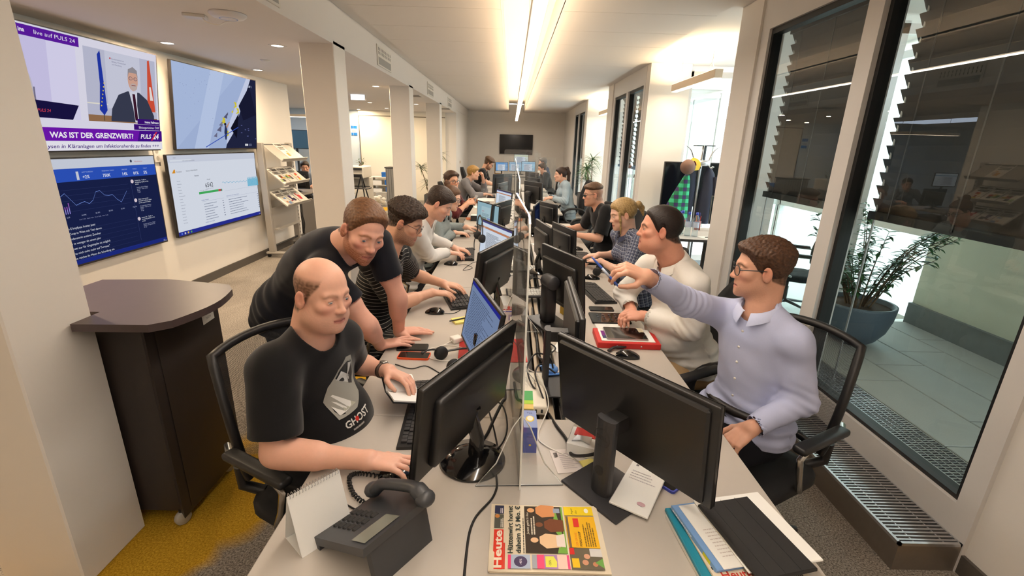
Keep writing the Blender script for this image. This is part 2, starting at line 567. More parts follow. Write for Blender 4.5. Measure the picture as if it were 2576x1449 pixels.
def hand(vol, W, d, n, side, curl=(.35, .4, .25), spread=.10, thumb=(.0, .0), sc=1.0, vary=.08, finger_curls=None, out=None):
 """W wrist, d towards the fingers, n back of the hand, side 'R'/'L'"""
 d = nrm(d); n = nrm(n - d * (np.array(n) @ d)); t = np.cross(n, d) if side == 'R' else np.cross(d, n)
 P = lambda a, b, c: W + sc * (d * a + t * b + n * c)
 k = .010
 vol.ell(P(.045, 0, 0), (.050 * sc, .037 * sc, .0135 * sc), np.stack([d, t, n]), .012)
 tips = {}
 for fi, (nm, (off, base, L)) in enumerate(FING.items()):
  kn = P(base, off, .002 - abs(off) * .06)
  vol.cone(P(.015, off * .55, 0), kn, .0135 * sc, .0108 * sc, k)
  c = finger_curls[fi] if finger_curls else [q + vary * (fi - 1.5) * .5 for q in curl]
  a = 0.0; p = kn
  fd = nrm(d + t * (spread * off / .031))
  for si, (fr, r0, r1) in enumerate(((.44, .0098, .0088), (.31, .0088, .0078), (.25, .0078, .0068))):
   a += c[si]
   q = p + sc * L * fr * (fd * math.cos(a) - n * math.sin(a))
   vol.cone(p, q, r0 * sc, r1 * sc, .0035)
   p = q
  tips[nm] = p
 b = P(.018, .026, -.004)
 d1 = nrm(d * (.70 - thumb[0]) + t * (.72 + thumb[0] * .2) - n * (.25 + thumb[1]))
 p1 = b + d1 * .040 * sc
 d2 = nrm(d * (.92 - thumb[0] * .5) + t * (.32 - thumb[1] * .7) - n * (.2 + thumb[1] * 1.2))
 p2 = p1 + d2 * .032 * sc
 d3 = nrm(d * .97 + t * (.12 - thumb[1] * .9) - n * (.2 + thumb[1] * 1.2))
 p3 = p2 + d3 * .025 * sc
 vol.cone(P(.006, .012, 0), b, .015 * sc, .0145 * sc, .012)
 vol.cone(b, p1, .0145 * sc, .0118 * sc, .010)
 vol.cone(p1, p2, .0112 * sc, .0100 * sc, .004)
 vol.cone(p2, p3, .0100 * sc, .0080 * sc, .003)
 tips['thumb'] = p3
 return tips
SKIN = dict(mat=None)
def frames(P, Nk, fwd, bend):
 """points and local frames along the spine from pelvis P to neck base Nk"""
 P = np.array(P, float); Nk = np.array(Nk, float)
 ctrl = (P + Nk) / 2 + np.array(bend, float)
 out = []
 for t in (0, .16, .36, .56, .74, .90, 1.0):
  p = (1 - t) ** 2 * P + 2 * t * (1 - t) * ctrl + t * t * Nk
  u = nrm(2 * (1 - t) * (ctrl - P) + 2 * t * (Nk - ctrl))
  f = nrm(fwd - u * (np.array(fwd) @ u)); r = np.cross(f, u)
  out.append((p, np.stack([r, f, u])))
 return out
def torso(vol, fr, bulk, inflate, k=.04, belly=0.0, bust=0.0, low=1.0):
 i = inflate; b = bulk
 R = [((.152 * b, .112 * b, .10), 0), ((.142 * b, .104 * b, .11), .002), ((.130 * b, .098 * b + belly * .6, .12), .002 + belly * .7),
 ((.140 * b, .102 * b, .12), .004), ((.148 * b, .102 * b, .11), .002), ((.105 * b, .072 * b, .065), -.010)]
 for (p, A), (r, off) in zip(fr, R):
  vol.ell(p + A[1] * off, np.array(r) + i, A, k)
 if belly:
  p, A = fr[2]; vol.ell(p + A[1] * (.06 + belly) - A[2] * .02, np.array((.125, .08, .12)) * b + i, A, .06)
 if bust:
  p, A = fr[4]
  for s in (-1, 1):
   vol.ell(p + A[0] * s * .068 + A[1] * (.075 + bust * .4) - A[2] * .035, np.array((.058, .05, .055)) + bust + i, A, .05)
def person(name, label, pel, neck, head, look, up=(0, 0, 1), fwd=None, bend=(0, 0, 0), sh=.185, shL=None, shR=None,
 L=None, Rr=None, legs=None, skin=(226, 178, 152), opts=None, top=None, pants=None, hair=None, vox=.005, bulk=1.0,
 belly=0.0, bust=0.0, brow=(90, 66, 48), beard=None, eyecol=(70, 92, 110), lips=(186, 110, 100), shoes=(40, 38, 38), scale=1.0, neck_r=.056,
 blush=.10, buzz=None, headk=.022, floor_z=0.0, extra=None, drop=.045):
 o = opts or {}
 pel, neck, head = V3(*pel), V3(*neck), V3(*head)
 look = nrm(look)
 fwd = nrm(fwd if fwd is not None else (look[0], look[1], 0))
 HA = basis(look, up)
 if o.get('roll'):
  c, s_ = math.cos(o['roll']), math.sin(o['roll'])
  HA = np.stack([HA[0] * c + HA[2] * s_, HA[1], -HA[0] * s_ + HA[2] * c])
 fr = frames(pel, neck, fwd, bend)
 top_p, top_A = fr[5]
 nb, nA = fr[6]
 shc = nb - nA[2] * drop
 shL = shc - nA[0] * sh if shL is None else V3(*shL)
 shR = shc + nA[0] * sh if shR is None else V3(*shR)
 arms = {}
 for side, S, d in (('L', shL, L), ('R', shR, Rr)):
  d = dict(d); W = V3(*d['wrist'])
  E_ = V3(*d['elbow']) if 'elbow' in d else ik(S, W, .285, .262, d.get('pole', (0, 0, -1)))
  arms[side] = (S, E_, W, d)
 root = thing(name, label, 'person', (float(pel[0]), float(pel[1]), floor_z))
 org = (float(pel[0]), float(pel[1]), floor_z)
 pts = [pel - .2, pel + .2, neck, head - .17, head + .17]
 for S, E_, W, d in arms.values(): pts += [S - .08, S + .08, E_ - .06, E_ + .06, W - .21, W + .21]
 lo = np.min(pts, 0) - .02; hi = np.max(pts, 0) + .02
 vol = Vol(lo, hi, vox)
 torso(vol, fr, bulk, -.012, belly=belly * .8, bust=bust * .5)
 vol.cone(shL, shR, .040, .040, .035)
 nm = head + HA[2] * -.055 + HA[1] * -.018
 vol.cone(nb - nA[2] * .03, nm, neck_r * 1.02, neck_r * .95, .03)
 vol.cone(nb - nA[2] * .02 + nA[1] * -.02, head + HA[2] * -.02 + HA[1] * -.05, .050, .045, .03)
 tips = {}
 for side, (S, E_, W, d) in arms.items():
  g = d.get('thick', 1.0)
  vol.cone(S, E_, .049 * g, .040 * g, .035)
  vol.cone(S + (E_ - S) * .3, S + (E_ - S) * .6, .050 * g, .048 * g, .02)
  vol.cone(E_, W, .039 * g, .0265 * g, .015)
  vol.cone(E_ + (W - E_) * .12, E_ + (W - E_) * .42, .043 * g, .039 * g, .02)
  hd = nrm(d.get('dir', W - E_)); hn = d.get('back', (0, 0, 1))
  tt = np.cross(hn, hd)
  vol.cone(W - nrm(tt) * .008, W + nrm(tt) * .008, .022 * g, .022 * g, .015)
  tips[side] = hand(vol, W, hd, np.array(hn, float), side, d.get('curl', (.35, .4, .25)), d.get('spread', .1), d.get('thumb', (0, 0)), d.get('hs', 1.0) * (1.0 if scale == 1 else scale),
 finger_curls=d.get('fc'))
 def hfn(X, Y, Z):
  x = X - head[0]; y = Y - head[1]; z = Z - head[2]
  q = [(x * HA[i, 0] + y * HA[i, 1] + z * HA[i, 2]) / scale for i in range(3)]
  return head_sdf(q[0], q[1], q[2], o) * scale
 vol.op(hfn, head - .17, head + .17, headk)
 V, F = vol.mesh()
 V = relax(V, F, 1, .35)
 q = (V - head) @ HA.T / scale
 cols = np.tile(np.array(lin(skin)), (len(V), 1))
 def mixc(mask, c):
  m = np.clip(mask, 0, 1)[:, None]
  cols[:] = cols * (1 - m) + np.array(lin(c)) * m
 inhead = (np.abs(q[:, 0]) < .11) & (np.abs(q[:, 1]) < .14) & (q[:, 2] > -.14) & (q[:, 2] < .14)
 x, y, z = q[:, 0], q[:, 1], q[:, 2]; ax = np.abs(x)
 sm = lambda a, b, t: np.clip((t - a) / (b - a), 0, 1) ** 2 * (3 - 2 * np.clip((t - a) / (b - a), 0, 1))
 gs = lambda dx, dy, dz: np.exp(-(dx ** 2 + dy ** 2 + dz ** 2))
 red = (min(skin[0] + 8, 255), int(skin[1] * .80), int(skin[2] * .78))
 mixc(inhead * blush * 3.0 * gs((ax - .042) / .02, (y - .07) / .04, (z + .025) / .02), red)
 mixc(inhead * blush * 3.0 * gs(x / .014, (y - .11) / .02, (z + .03) / .012), red)
 mixc(inhead * (ax > .07) * .35 * sm(-.05, -.0, z) * sm(.04, .02, z), red)
 nz = wob(q * 1000, .45, 5)
 if hair is not None:
  fz = np.interp(y, hair['ly'], hair['lz']) + hair.get('part', 0) * x
  m = inhead * sm(-.002, .007, z - fz) * ((ax < .080) | (z > .032) | (y < -.03)) * (.92 + .1 * nz)
  mixc(m, tuple(int(c * .8) for c in hair['col']))
 if buzz is not None:
  bc, zl, am = buzz
  zz = np.interp(y, [-.12, -.03, .0, .02, .05, .07], zl)
  m = inhead * sm(.012, -.006, z - .0 - zz) if False else inhead * am * sm(zz - .006, zz + .010, z) * sm(.078, .05, ax * 0 + z) * (1 + .25 * nz)
  m = m * ((ax < .079) | (z > .03))
  mixc(m, bc)
 if beard is not None:
  bc, am = beard[0], beard[1]
  edge = np.interp(y, [-.02, .01, .03, .05, .075, .09], [.0, -.005, -.032, -.046, -.050, -.048])
  m = sm(edge + .008, edge - .010, z) * sm(-.135, -.112, z) * sm(-.03, -.0, y)
  must = gs(x / .026, (y - .09) / .03, (z + .052) / .0075)
  m = np.maximum(m, must)
  mouth = np.exp(-((ax / .023) ** 4 + ((z + .0665) / .010) ** 2)) * (y > .06)
  m = m * (1 - .8 * mouth)
  nb_ = 1 + .35 * wob(q * 1000, .9, 9)
  mixc(inhead * am * m * nb_, bc)
 lipm = inhead * (y > .07) * (ax < .023) * np.exp(-(np.abs(z + .0665) / (.0105 - ax * .22)) ** 6)
 mixc(.75 * lipm, lips)
 mixc(inhead * .7 * (y > .07) * (ax < .022) * np.exp(-((z + .0662) / .002) ** 2), (110, 50, 48))
 by = .0245 + o.get('browz', .003) - 2.2 * (ax - .028) ** 2 * 10
 mixc(inhead * o.get('browa', .85) * (y > .045) * sm(.008, .013, ax) * sm(.056, .046, ax) * np.exp(-((z - by) / .0052) ** 2) * (1 + .2 * nz), brow)
 mixc(inhead * .5 * (y > .05) * np.exp(-(((ax - .031) / .014) ** 2 + ((z - .0095) / .0018) ** 2)), brow)
 body = np_obj('body', V, F, SKIN['mat'], root, org, cols)
 for s in (-1, 1):
  m = MB()
  ec = V3(s * .031, .0712, .0035)
  ez = nrm(o.get('gaze', (0, 1, -.12)))
  u = nrm(np.cross(ez, (0, 0, 1))); v = np.cross(u, ez)
  r = .0125
  prof = [(0, (12, 12, 12)), (.17, (12, 12, 12)), (.20, eyecol), (.42, eyecol), (.48, tuple(int(c * .6) for c in eyecol)), (.54, (206, 198, 192)), (1.3, (200, 190, 184)), (2.4, (225, 210, 205))]
  seg = 14
  for (a0, c0), (a1, c1) in zip(prof, prof[1:]):
   m.col = lin(c0)
   vs = []
   for a in (a0, a1):
    for k in range(seg):
     w_ = 2 * PI * k / seg
     p = ec + r * (ez * math.cos(a) + math.sin(a) * (u * math.cos(w_) + v * math.sin(w_)))
     vs.append(tuple((head + scale * (p @ HA)) - np.array(org)))
   m.add(vs, [(k, seg + k, seg + (k + 1) % seg, (k + 1) % seg) for k in range(seg)], True)
  m.build('eye', MAT_EYE, root)
 if hair is not None:
  hv = Vol(head - .20, head + .20, hair.get('vox', max(vox, .0035)))
  st = hair
  def hair_fn(X, Y, Z):
   xx = X - head[0]; yy = Y - head[1]; zz = Z - head[2]
   a, b, c = [(xx * HA[i, 0] + yy * HA[i, 1] + zz * HA[i, 2]) / scale for i in range(3)]
   aa = np.abs(a)
   base = skull(a, b, c, o)
   fz = np.interp(b, st['ly'], st['lz'])
   if 'part' in st: fz = fz + st['part'] * a
   t = st['side'] + (st['top'] - st['side']) * np.clip((c - st.get('z0', .03)) / (st.get('z1', .085) - st.get('z0', .03)), 0, 1)
   if 'front' in st: t = t + st['front'] * np.exp(-(((b - .07) / .035) ** 2 + ((c - .085) / .03) ** 2))
   if 'back' in st: t = t + st['back'] * np.exp(-(((b + .09) / .05) ** 2 + ((c - .02) / .06) ** 2))
   fq = st.get('freq', 1.0) * 1.6
   gr = np.sin(a * 330 * fq + 3 * np.sin(b * 55 + c * 40)) * .5 + .5 * np.sin(a * 210 * fq + b * 160 * fq + 2 * np.sin(c * 70)) + .4 * np.sin(b * 260 * fq + c * 120 + 2.0 * np.sin(a * 80))
   t = t * (1 + st.get('rough', .18) * .28 * gr)
   t = t * np.clip((c - fz) / st.get('tap', .026), .25, 1) ** .6
   d = base - t
   return smax(d, (fz - c) * .8, st.get('ek', .008)) * scale
  hv.op(hair_fn, head - .18, head + .18, .004)
  for pr in st.get('locks', ()):
   P = [head + scale * (V3(*p) @ HA) for p in pr[0]]
   for (p0, p1), (r0, r1) in zip(zip(P, P[1:]), zip(pr[1], pr[1][1:])):
    hv.cone(p0, p1, r0 * scale, r1 * scale, .012)
  hvV, hvF = hv.mesh()
  if len(hvF):
   hq = (hvV - head) @ HA.T
   nn = vnormals(hvV, hvF)
   stn = wob(hq * 1000 * np.array([1.6, .5, .5]), .8, 3)
   hvV = hvV + nn * (st.get('fuzz', .0022) * .45 * stn)[:, None]
   hc = np.array(lin(st['col'])); hc2 = np.array(lin(st.get('col2', tuple(int(c * .68) for c in st['col']))))
   mm = np.clip(.5 + .5 * wob(hq * 1000 * np.array([1.3, .45, .45]), .9, 8), 0, 1)[:, None]
   hcol = hc * mm + hc2 * (1 - mm)
   if 'root' in st:
    rm = np.clip((st['root'][1] - hq[:, 2]) / .05, 0, 1)[:, None]
    hcol = hcol * (1 - rm) + np.array(lin(st['root'][0])) * rm
   np_obj('hair', hvV, hvF, MAT_HAIR, root, org, hcol)
 if top is not None:
  tv = top.get('vox', max(vox * 1.25, .005))
  cv = Vol(lo - .04, hi + .04, tv)
  inf = top.get('inf', .012)
  torso(cv, fr, bulk, inf, belly=belly, bust=bust)
  cv.cone(shL, shR, .042 + inf, .042 + inf, .035)
  for S in (shL, shR):
   cv.cone(S + nA[2] * .0, nb + nA[2] * .002, .040 + inf * .8, .040 + inf, .03)
  sl = top.get('sleeve', .62)
  cuffs = []
  for side, (S, E_, W, d) in arms.items():
   g = d.get('thick', 1.0)
   sr = top.get('sr', .014)
   if sl <= 1.0:
    e = S + (E_ - S) * sl
    cv.cone(S, E_, .048 * g + sr, .043 * g + sr * top.get('flare', 1.6), .03, capb=sl)
    cuffs.append((e, nrm(E_ - S), .047 * g + sr))
   else:
    f = sl - 1.0
    cv.cone(S, E_, .048 * g + sr, .041 * g + sr, .03)
    cv.cone(E_, W, .041 * g + sr, .029 * g + sr * .8, .02, capb=f)
    cuffs.append((E_ + (W - E_) * f, nrm(W - E_), .03 * g + sr))
  hem = top.get('hem', .10)
  p0, A0 = fr[0]
  for hx in (-.085, .085):
   cv.cone(p0 + A0[0] * hx + A0[2] * .02, p0 + A0[0] * hx - A0[2] * hem, .105 * bulk + inf, .108 * bulk + inf, .05)
  cv.plane(p0 - A0[2] * hem, -A0[2] + A0[1] * top.get('hemtilt', 0.0), .006)
  nr = top.get('neckr', .066)
  ndir = nrm(nA[2] + nA[1] * top.get('neckdip', .35))
  cv.cone(nb + nA[2] * .004 + nA[1] * .012, nb + ndir * .16, nr, nr * 1.15, .008, 'cut')
  cv.cone(nb - nA[2] * .06, nb + nA[2] * .1, nr * .82, nr * .9, .006, 'cut')
  for (c, d_, r_) in cuffs:
   cv.cone(c - d_ * .012, c + d_ * .06, r_ * .93 - .003, r_ * .95, .004, 'cut')
  V, F = cv.mesh()
  V = relax(V, F, 1, .4)
  nn = vnormals(V, F)
  segs = [(fr[0][0], fr[-1][0], 'T'), (arms['L'][0], arms['L'][1], 'LU'), (arms['L'][1], arms['L'][2], 'LF'), (arms['R'][0], arms['R'][1], 'RU'), (arms['R'][1], arms['R'][2], 'RF')]
  best = np.full(len(V), 9.0); suv = np.zeros((len(V), 3)); kind = np.zeros(len(V), int)
  for si, (a, b, nm_) in enumerate(segs):
   d_ = b - a; L2 = d_ @ d_
   t = np.clip(((V - a) @ d_) / L2, -.3 if nm_ == 'T' else 0, 1.1 if nm_ == 'T' else 1)
   w_ = V - a - t[:, None] * d_
   dist = np.linalg.norm(w_, axis=1) - (.15 * bulk if nm_ == 'T' else .055)
   ok = dist < best
   rr = nA[0] if nm_ == 'T' else nrm(np.cross(d_, nA[1]) + 1e-6)
   uu = nrm(d_); ff = np.cross(uu, rr)
   ang = np.arctan2(w_ @ ff, w_ @ rr)
   hh = t * math.sqrt(L2) + (.285 if nm_ in ('LF', 'RF') else 0)
   suv[ok, 0] = (ang * (.13 if nm_ == 'T' else .06))[ok]; suv[ok, 1] = hh[ok]; suv[ok, 2] = (0 if nm_ == 'T' else 1)
   best[ok] = dist[ok]; kind[ok] = si
  amp = top.get('fold', .004)
  fo = wob(V * np.array([1, 1, 1.8]), 24, 11) + .6 * wob(V, 52, 12)
  for side in ('L', 'R'):
   e = arms[side][1]; S = arms[side][0]
   fo += .7 * np.exp(-np.sum((V - e) ** 2, 1) / .006) * np.sin(((V - e) @ nrm(arms[side][2] - S)) * 190 + wob(V, 30, 4))
  fo += 1.2 * np.exp(-((suv[:, 1] - .06) / .09) ** 2) * (kind == 0) * np.sin(suv[:, 1] * 120 + suv[:, 0] * 14 + wob(V, 12, 21) * 1.5)
  for (c, d_, r_) in cuffs:
   fo *= 1 - np.exp(-np.sum((V - c) ** 2, 1) / .004)
  V = V + nn * (fo * amp)[:, None]
  tc = np.tile(np.array(lin(top['col'])), (len(V), 1))
  shirt = np_obj('top', V, F, top['mat'], root, org, tc, suv)
  shirt['label'] = top['label']
  root_top = (V, F, fr, nA, nb, arms, org)
 else:
  root_top = None
 if legs is not None:
  pts = []
  for s, (kn, an) in zip((-1, 1), legs): pts += [V3(*kn) - .1, V3(*kn) + .1, V3(*an) - .1, V3(*an) + .1]
  pts += [pel - .22, pel + .22]
  pv = Vol(np.min(pts, 0), np.max(pts, 0), max(.009, vox * 1.6))
  p0, A0 = fr[0]
  pv.ell(p0, np.array((.160, .122, .12)) * bulk, A0, .04)
  pv.ell(p0 + A0[2] * .06, np.array((.148, .112, .07)) * bulk, A0, .04)
  for s, (kn, an) in zip((-1, 1), legs):
   hp = p0 + A0[0] * s * .088 - A0[2] * .03
   kn, an = V3(*kn), V3(*an)
   pv.cone(hp, kn, .088 * bulk, .062, .05)
   pv.cone(kn, an, .062, .050, .02, capb=1.0)
   pv.cone(kn + (an - kn) * .1, kn + (an - kn) * .4, .060, .062, .02)
  pv.plane(p0 + A0[2] * .105, A0[2], .006)
  V, F = pv.mesh()
  nn = vnormals(V, F)
  V = V + nn * (.004 * wob(V, 26, 31))[:, None]
  np_obj('trousers', V, F, pants['mat'], root, org, np.tile(np.array(lin(pants['col'])), (len(V), 1)), V * 1.0)
  for s, (kn, an) in zip((-1, 1), legs):
   an = V3(*an)
   sv = Vol(an - .3, an + .3, .012)
   f = nrm((fwd[0] + .12 * s * nA[0][0], fwd[1] + .12 * s * nA[0][1], 0)); g = V3(-f[1], f[0], 0)
   c = V3(an[0], an[1], floor_z + .045)
   sv.ell(c + f * .06, (.145, .048, .042), np.stack([f, g, V3(0, 0, 1)]), .02)
   sv.cone(c + V3(0, 0, .015), V3(an[0], an[1], max(an[2] - .01, floor_z + .07)), .042, .045, .03)
   sv.plane((0, 0, floor_z + .006), (0, 0, -1), .004)
   V, F = sv.mesh()
   np_obj('shoe', V, F, MAT_SHOE, root, org, np.tile(np.array(lin(shoes)), (len(V), 1)))
 return dict(root=root, org=np.array(org), HA=HA, head=head, arms=arms, tips=tips, fr=fr, nA=nA, nb=nb, top=root_top, scale=scale)
def spectacles(p, col, lens='round', r=.021, thick=.0016, dark=False):
 """frame, two lenses and temples worn on the face"""
 HA, head, org, sc = p['HA'], p['head'], p['org'], p['scale']
 W = lambda q: tuple(head + sc * (V3(*q) @ HA) - org)
 m = MB()
 lens_m = MB()
 for s in (-1, 1):
  ring = []
  for k in range(20):
   a = 2 * PI * k / 20
   ca, sa = math.cos(a), math.sin(a)
   if lens == 'square':
    e = .55; ca = math.copysign(abs(ca) ** e, ca); sa = math.copysign(abs(sa) ** e, sa) * .78
   if lens == 'slim':
    e = .6; ca = math.copysign(abs(ca) ** e, ca) * 1.15; sa = math.copysign(abs(sa) ** e, sa) * .52
   xx = s * .0325 + r * ca
   ring.append((xx, .101 - abs(xx) * .20, .001 + r * sa * .95))
  m.tube([W(q) for q in ring], thick * sc, 6, closed=True)
  lens_m.add([W(q) for q in ring], [list(range(20))])
  m.tube([W((s * (.0325 + r), .091, .006)), W((s * .070, .075, .010)), W((s * .081, .03, .012)), W((s * .083, -.012, .010)), W((s * .081, -.03, -.012))], thick * 1.1 * sc, 6)
 m.tube([W((-.0325 + r, .097, .006)), W((0, .103, .010)), W((.0325 - r, .097, .006))], thick * sc, 6)
 g = m.build('spectacles', mat_plain('spectacle frame ' + '-'.join(map(str, col)), col, .3), p['root'])
 lens_m.build('lens', MAT_DARKLENS if dark else MAT_LENS, g)
 return g
_mp = {}
def mat_plain(name, col, rough=.6, **kw):
 k = (name, tuple(col), rough)
 if k not in _mp: _mp[k] = mat(name, col, rough, **kw)
 return _mp[k]
def stick_on(p, pic, name, center, right, up, m, off=.0025):
 """lays a flat picture on the worn shirt: each point is dropped onto the cloth along the picture's normal"""
 V, F = p['top'][0], p['top'][1]
 bvh = BVHTree.FromPolygons([tuple(v) for v in V], [tuple(f) for f in F])
 right = nrm(right); up = nrm(up - right * (np.array(up) @ right)); n = np.cross(right, up)
 center = np.array(center, float)
 out = []
 for q in pic.b.v:
  w = center + right * (q[0] - pic.w / 2) + up * (q[1] - pic.h / 2)
  hit = bvh.ray_cast(Vector(w + n * .25), Vector(-n))
  base = np.array(hit[0]) if hit[0] is not None else w
  out.append(tuple(base + n * (off + q[2]) - p['org']))
 pic.b.v = out
 return pic.b.build(name, m, p['root'])
def refine(pic, h):
 """cut big faces of a picture so that it can follow cloth"""
 bm = bmesh.new()
 me = bpy.data.meshes.new('x'); me.from_pydata(pic.b.v, [], pic.b.f)
 bm.from_mesh(me); bpy.data.meshes.remove(me)
 lay = bm.faces.layers.int.new('src')
 for i, f in enumerate(bm.faces): f[lay] = i
 for _ in range(5):
  ed = [e for e in bm.edges if e.calc_length() > h]
  if not ed: break
  bmesh.ops.subdivide_edges(bm, edges=ed, cuts=1, use_grid_fill=True)
 bmesh.ops.triangulate(bm, faces=list(bm.faces))
 bm.verts.index_update()
 fc = pic.b.fc
 pic.b.v = [v.co[:] for v in bm.verts]
 pic.b.f = [[v.index for v in f.verts] for f in bm.faces]
 pic.b.fc = [fc[f[lay]] for f in bm.faces]
 pic.b.m = [0] * len(pic.b.f); pic.b.sm = [True] * len(pic.b.f)
 bm.free()
 return pic
SKIN['mat'] = mat('skin', (220, 170, 145), .48, spec=.35, noise=.05, nscale=90, bump=.08, bscale=900, attr='Col', sss=.12)
MAT_EYE = mat('eyeball', (230, 225, 220), .08, attr='Col', coat=.6)
MAT_HAIR = mat('hair', (90, 60, 40), .5, spec=.4, noise=.25, nscale=160, bump=.5, bscale=420, attr='Col')
MAT_SHOE = mat('shoe leather', (40, 38, 38), .5, attr='Col')
MAT_LENS = glass('spectacle lens', (.97, .98, .98), 1.45)
MAT_DARKLENS = mat('dark lens', (14, 14, 16), .15)
MAT_COTTON = mat('cotton jersey', (30, 30, 32), .85, spec=.2, noise=.06, nscale=300, bump=.25, bscale=900, attr='Col', sheen=.15)
MAT_SHIRT = mat('woven shirt cotton', (230, 230, 235), .75, spec=.2, noise=.03, nscale=200, bump=.15, bscale=700, attr='Col')
MAT_DENIM = mat('denim', (60, 70, 100), .85, spec=.15, noise=.22, nscale=140, bump=.35, bscale=700, attr='Col')
MAT_TROUSER = mat('trouser twill', (60, 60, 70), .8, spec=.15, noise=.08, nscale=200, bump=.2, bscale=800, attr='Col')
def carpet_mat():
 m, nt, out = node_mat('carpet tiles')
 p = N(nt, 'ShaderNodeBsdfPrincipled'); p.inputs['Roughness'].default_value = .95; p.inputs['Specular IOR Level'].default_value = .1
 nt.links.new(p.outputs[0], out.inputs[0])
 tc = N(nt, 'ShaderNodeTexCoord')
 L = nt.links.new
 fine = N(nt, 'ShaderNodeTexNoise', i_Scale=130.0, i_Detail=4.0, i_Roughness=.75)
 L(tc.outputs['Object'], fine.inputs['Vector'])
 tile = N(nt, 'ShaderNodeTexChecker', i_Scale=2.0)
 tile.inputs['Color1'].default_value = (.0, .0, .0, 1); tile.inputs['Color2'].default_value = (1, 1, 1, 1)
 L(tc.outputs['Object'], tile.inputs['Vector'])
 vor = N(nt, 'ShaderNodeTexVoronoi', i_Scale=2.0); vor.distance = 'CHEBYCHEV'; vor.inputs['Randomness'].default_value = 0.0
 L(tc.outputs['Object'], vor.inputs['Vector'])
 blot = N(nt, 'ShaderNodeTexNoise', i_Scale=1.1, i_Detail=4.0, i_Roughness=.55, i_Distortion=.6)
 L(tc.outputs['Object'], blot.inputs['Vector'])
 ramp = N(nt, 'ShaderNodeValToRGB')
 ramp.color_ramp.elements[0].position = .34; ramp.color_ramp.elements[0].color = (*lin((70, 64, 60)), 1)
 ramp.color_ramp.elements[1].position = .66; ramp.color_ramp.elements[1].color = (*lin((196, 186, 174)), 1)
 L(fine.outputs['Fac'], ramp.inputs['Fac'])
 mul = N(nt, 'ShaderNodeMix', data_type='RGBA', blend_type='MULTIPLY'); mul.inputs[0].default_value = 1
 var = N(nt, 'ShaderNodeMapRange', i_From_Min=.35, i_From_Max=.65, i_To_Min=.72, i_To_Max=1.05)
 L(blot.outputs['Fac'], var.inputs['Value'])
 add = N(nt, 'ShaderNodeMath', operation='MULTIPLY_ADD'); add.inputs[1].default_value = .06
 L(vor.outputs['Color'], add.inputs[0]); L(var.outputs[0], add.inputs[2])
 L(ramp.outputs[0], mul.inputs[6]); L(add.outputs[0], mul.inputs[7])
 n2 = N(nt, 'ShaderNodeTexNoise', i_Scale=.75, i_Detail=2.5, i_Roughness=.5, i_Distortion=.8)
 mp = N(nt, 'ShaderNodeMapping'); mp.inputs['Location'].default_value = (3.1, .35, 0); mp.inputs['Scale'].default_value = (2.2, 2.2, 1)
 L(tc.outputs['Object'], mp.inputs['Vector']); L(mp.outputs[0], n2.inputs['Vector'])
 sep = N(nt, 'ShaderNodeSeparateXYZ'); L(tc.outputs['Object'], sep.inputs[0])
 def blob(cx, cy, r):
  d = N(nt, 'ShaderNodeVectorMath', operation='DISTANCE'); d.inputs[1].default_value = (cx, cy, 0)
  L(tc.outputs['Object'], d.inputs[0])
  k = N(nt, 'ShaderNodeMath', operation='MULTIPLY_ADD'); k.inputs[1].default_value = -1.0 / r; k.inputs[2].default_value = 1.0
  L(d.outputs['Value'], k.inputs[0]); return k.outputs[0]
 def mx(a, b):
  k = N(nt, 'ShaderNodeMath', operation='MAXIMUM'); L(a, k.inputs[0]); L(b, k.inputs[1]); return k.outputs[0]
 f = mx(mx(mx(blob(-1.12, 2.45, .62), blob(-1.28, 1.95, .5)), mx(blob(-1.62, 1.62, .55), blob(-.95, 3.3, .55))), mx(blob(-3.7, 12.0, 1.0), mx(blob(2.0, 1.25, .4), blob(-1.75, 1.05, .5))))
 sm_ = N(nt, 'ShaderNodeMath', operation='ADD'); L(f, sm_.inputs[0])
 wob_ = N(nt, 'ShaderNodeMapRange', i_From_Min=.3, i_From_Max=.7, i_To_Min=-.35, i_To_Max=.25); L(n2.outputs['Fac'], wob_.inputs['Value']); L(wob_.outputs[0], sm_.inputs[1])
 st = N(nt, 'ShaderNodeMapRange', i_From_Min=.22, i_From_Max=.36); st.clamp = True; L(sm_.outputs[0], st.inputs['Value'])
 yr = N(nt, 'ShaderNodeValToRGB')
 yr.color_ramp.elements[0].position = .3; yr.color_ramp.elements[0].color = (*lin((140, 100, 14)), 1)
 yr.color_ramp.elements[1].position = .7; yr.color_ramp.elements[1].color = (*lin((228, 184, 60)), 1)
 L(fine.outputs['Fac'], yr.inputs['Fac'])
 mixy = N(nt, 'ShaderNodeMix', data_type='RGBA'); L(st.outputs[0], mixy.inputs[0]); L(mul.outputs[2], mixy.inputs[6]); L(yr.outputs[0], mixy.inputs[7])
 L(mixy.outputs[2], p.inputs['Base Color'])
 b = N(nt, 'ShaderNodeBump', i_Strength=.5, i_Distance=.004); L(fine.outputs['Fac'], b.inputs['Height']); L(b.outputs[0], p.inputs['Normal'])
 return m
WHITE = mat('wall paint', (236, 230, 222), .85, spec=.2, noise=.015, nscale=6, bump=.05, bscale=350)
CEILM = mat('ceiling paint', (232, 226, 220), .85, spec=.2, noise=.01, nscale=4)
FRAME = mat('window frame white lacquer', (222, 218, 214), .4, noise=.01)
GASKET = mat('window gasket black', (22, 23, 25), .5)
SKIRT = mat('dark skirting', (84, 78, 72), .7, noise=.15, nscale=150)
GLASS = glass('window glass', (.86, .94, .93), 1.75)
ALU = mat('brushed aluminium', (196, 196, 198), .35, metal=.9, noise=.05, nscale=80)
BRONZE = mat('convector casing', (150, 140, 130), .38, metal=.75, noise=.08, nscale=30)
DARKBOX = mat('black plastic', (24, 24, 26), .45, noise=.05, nscale=200)
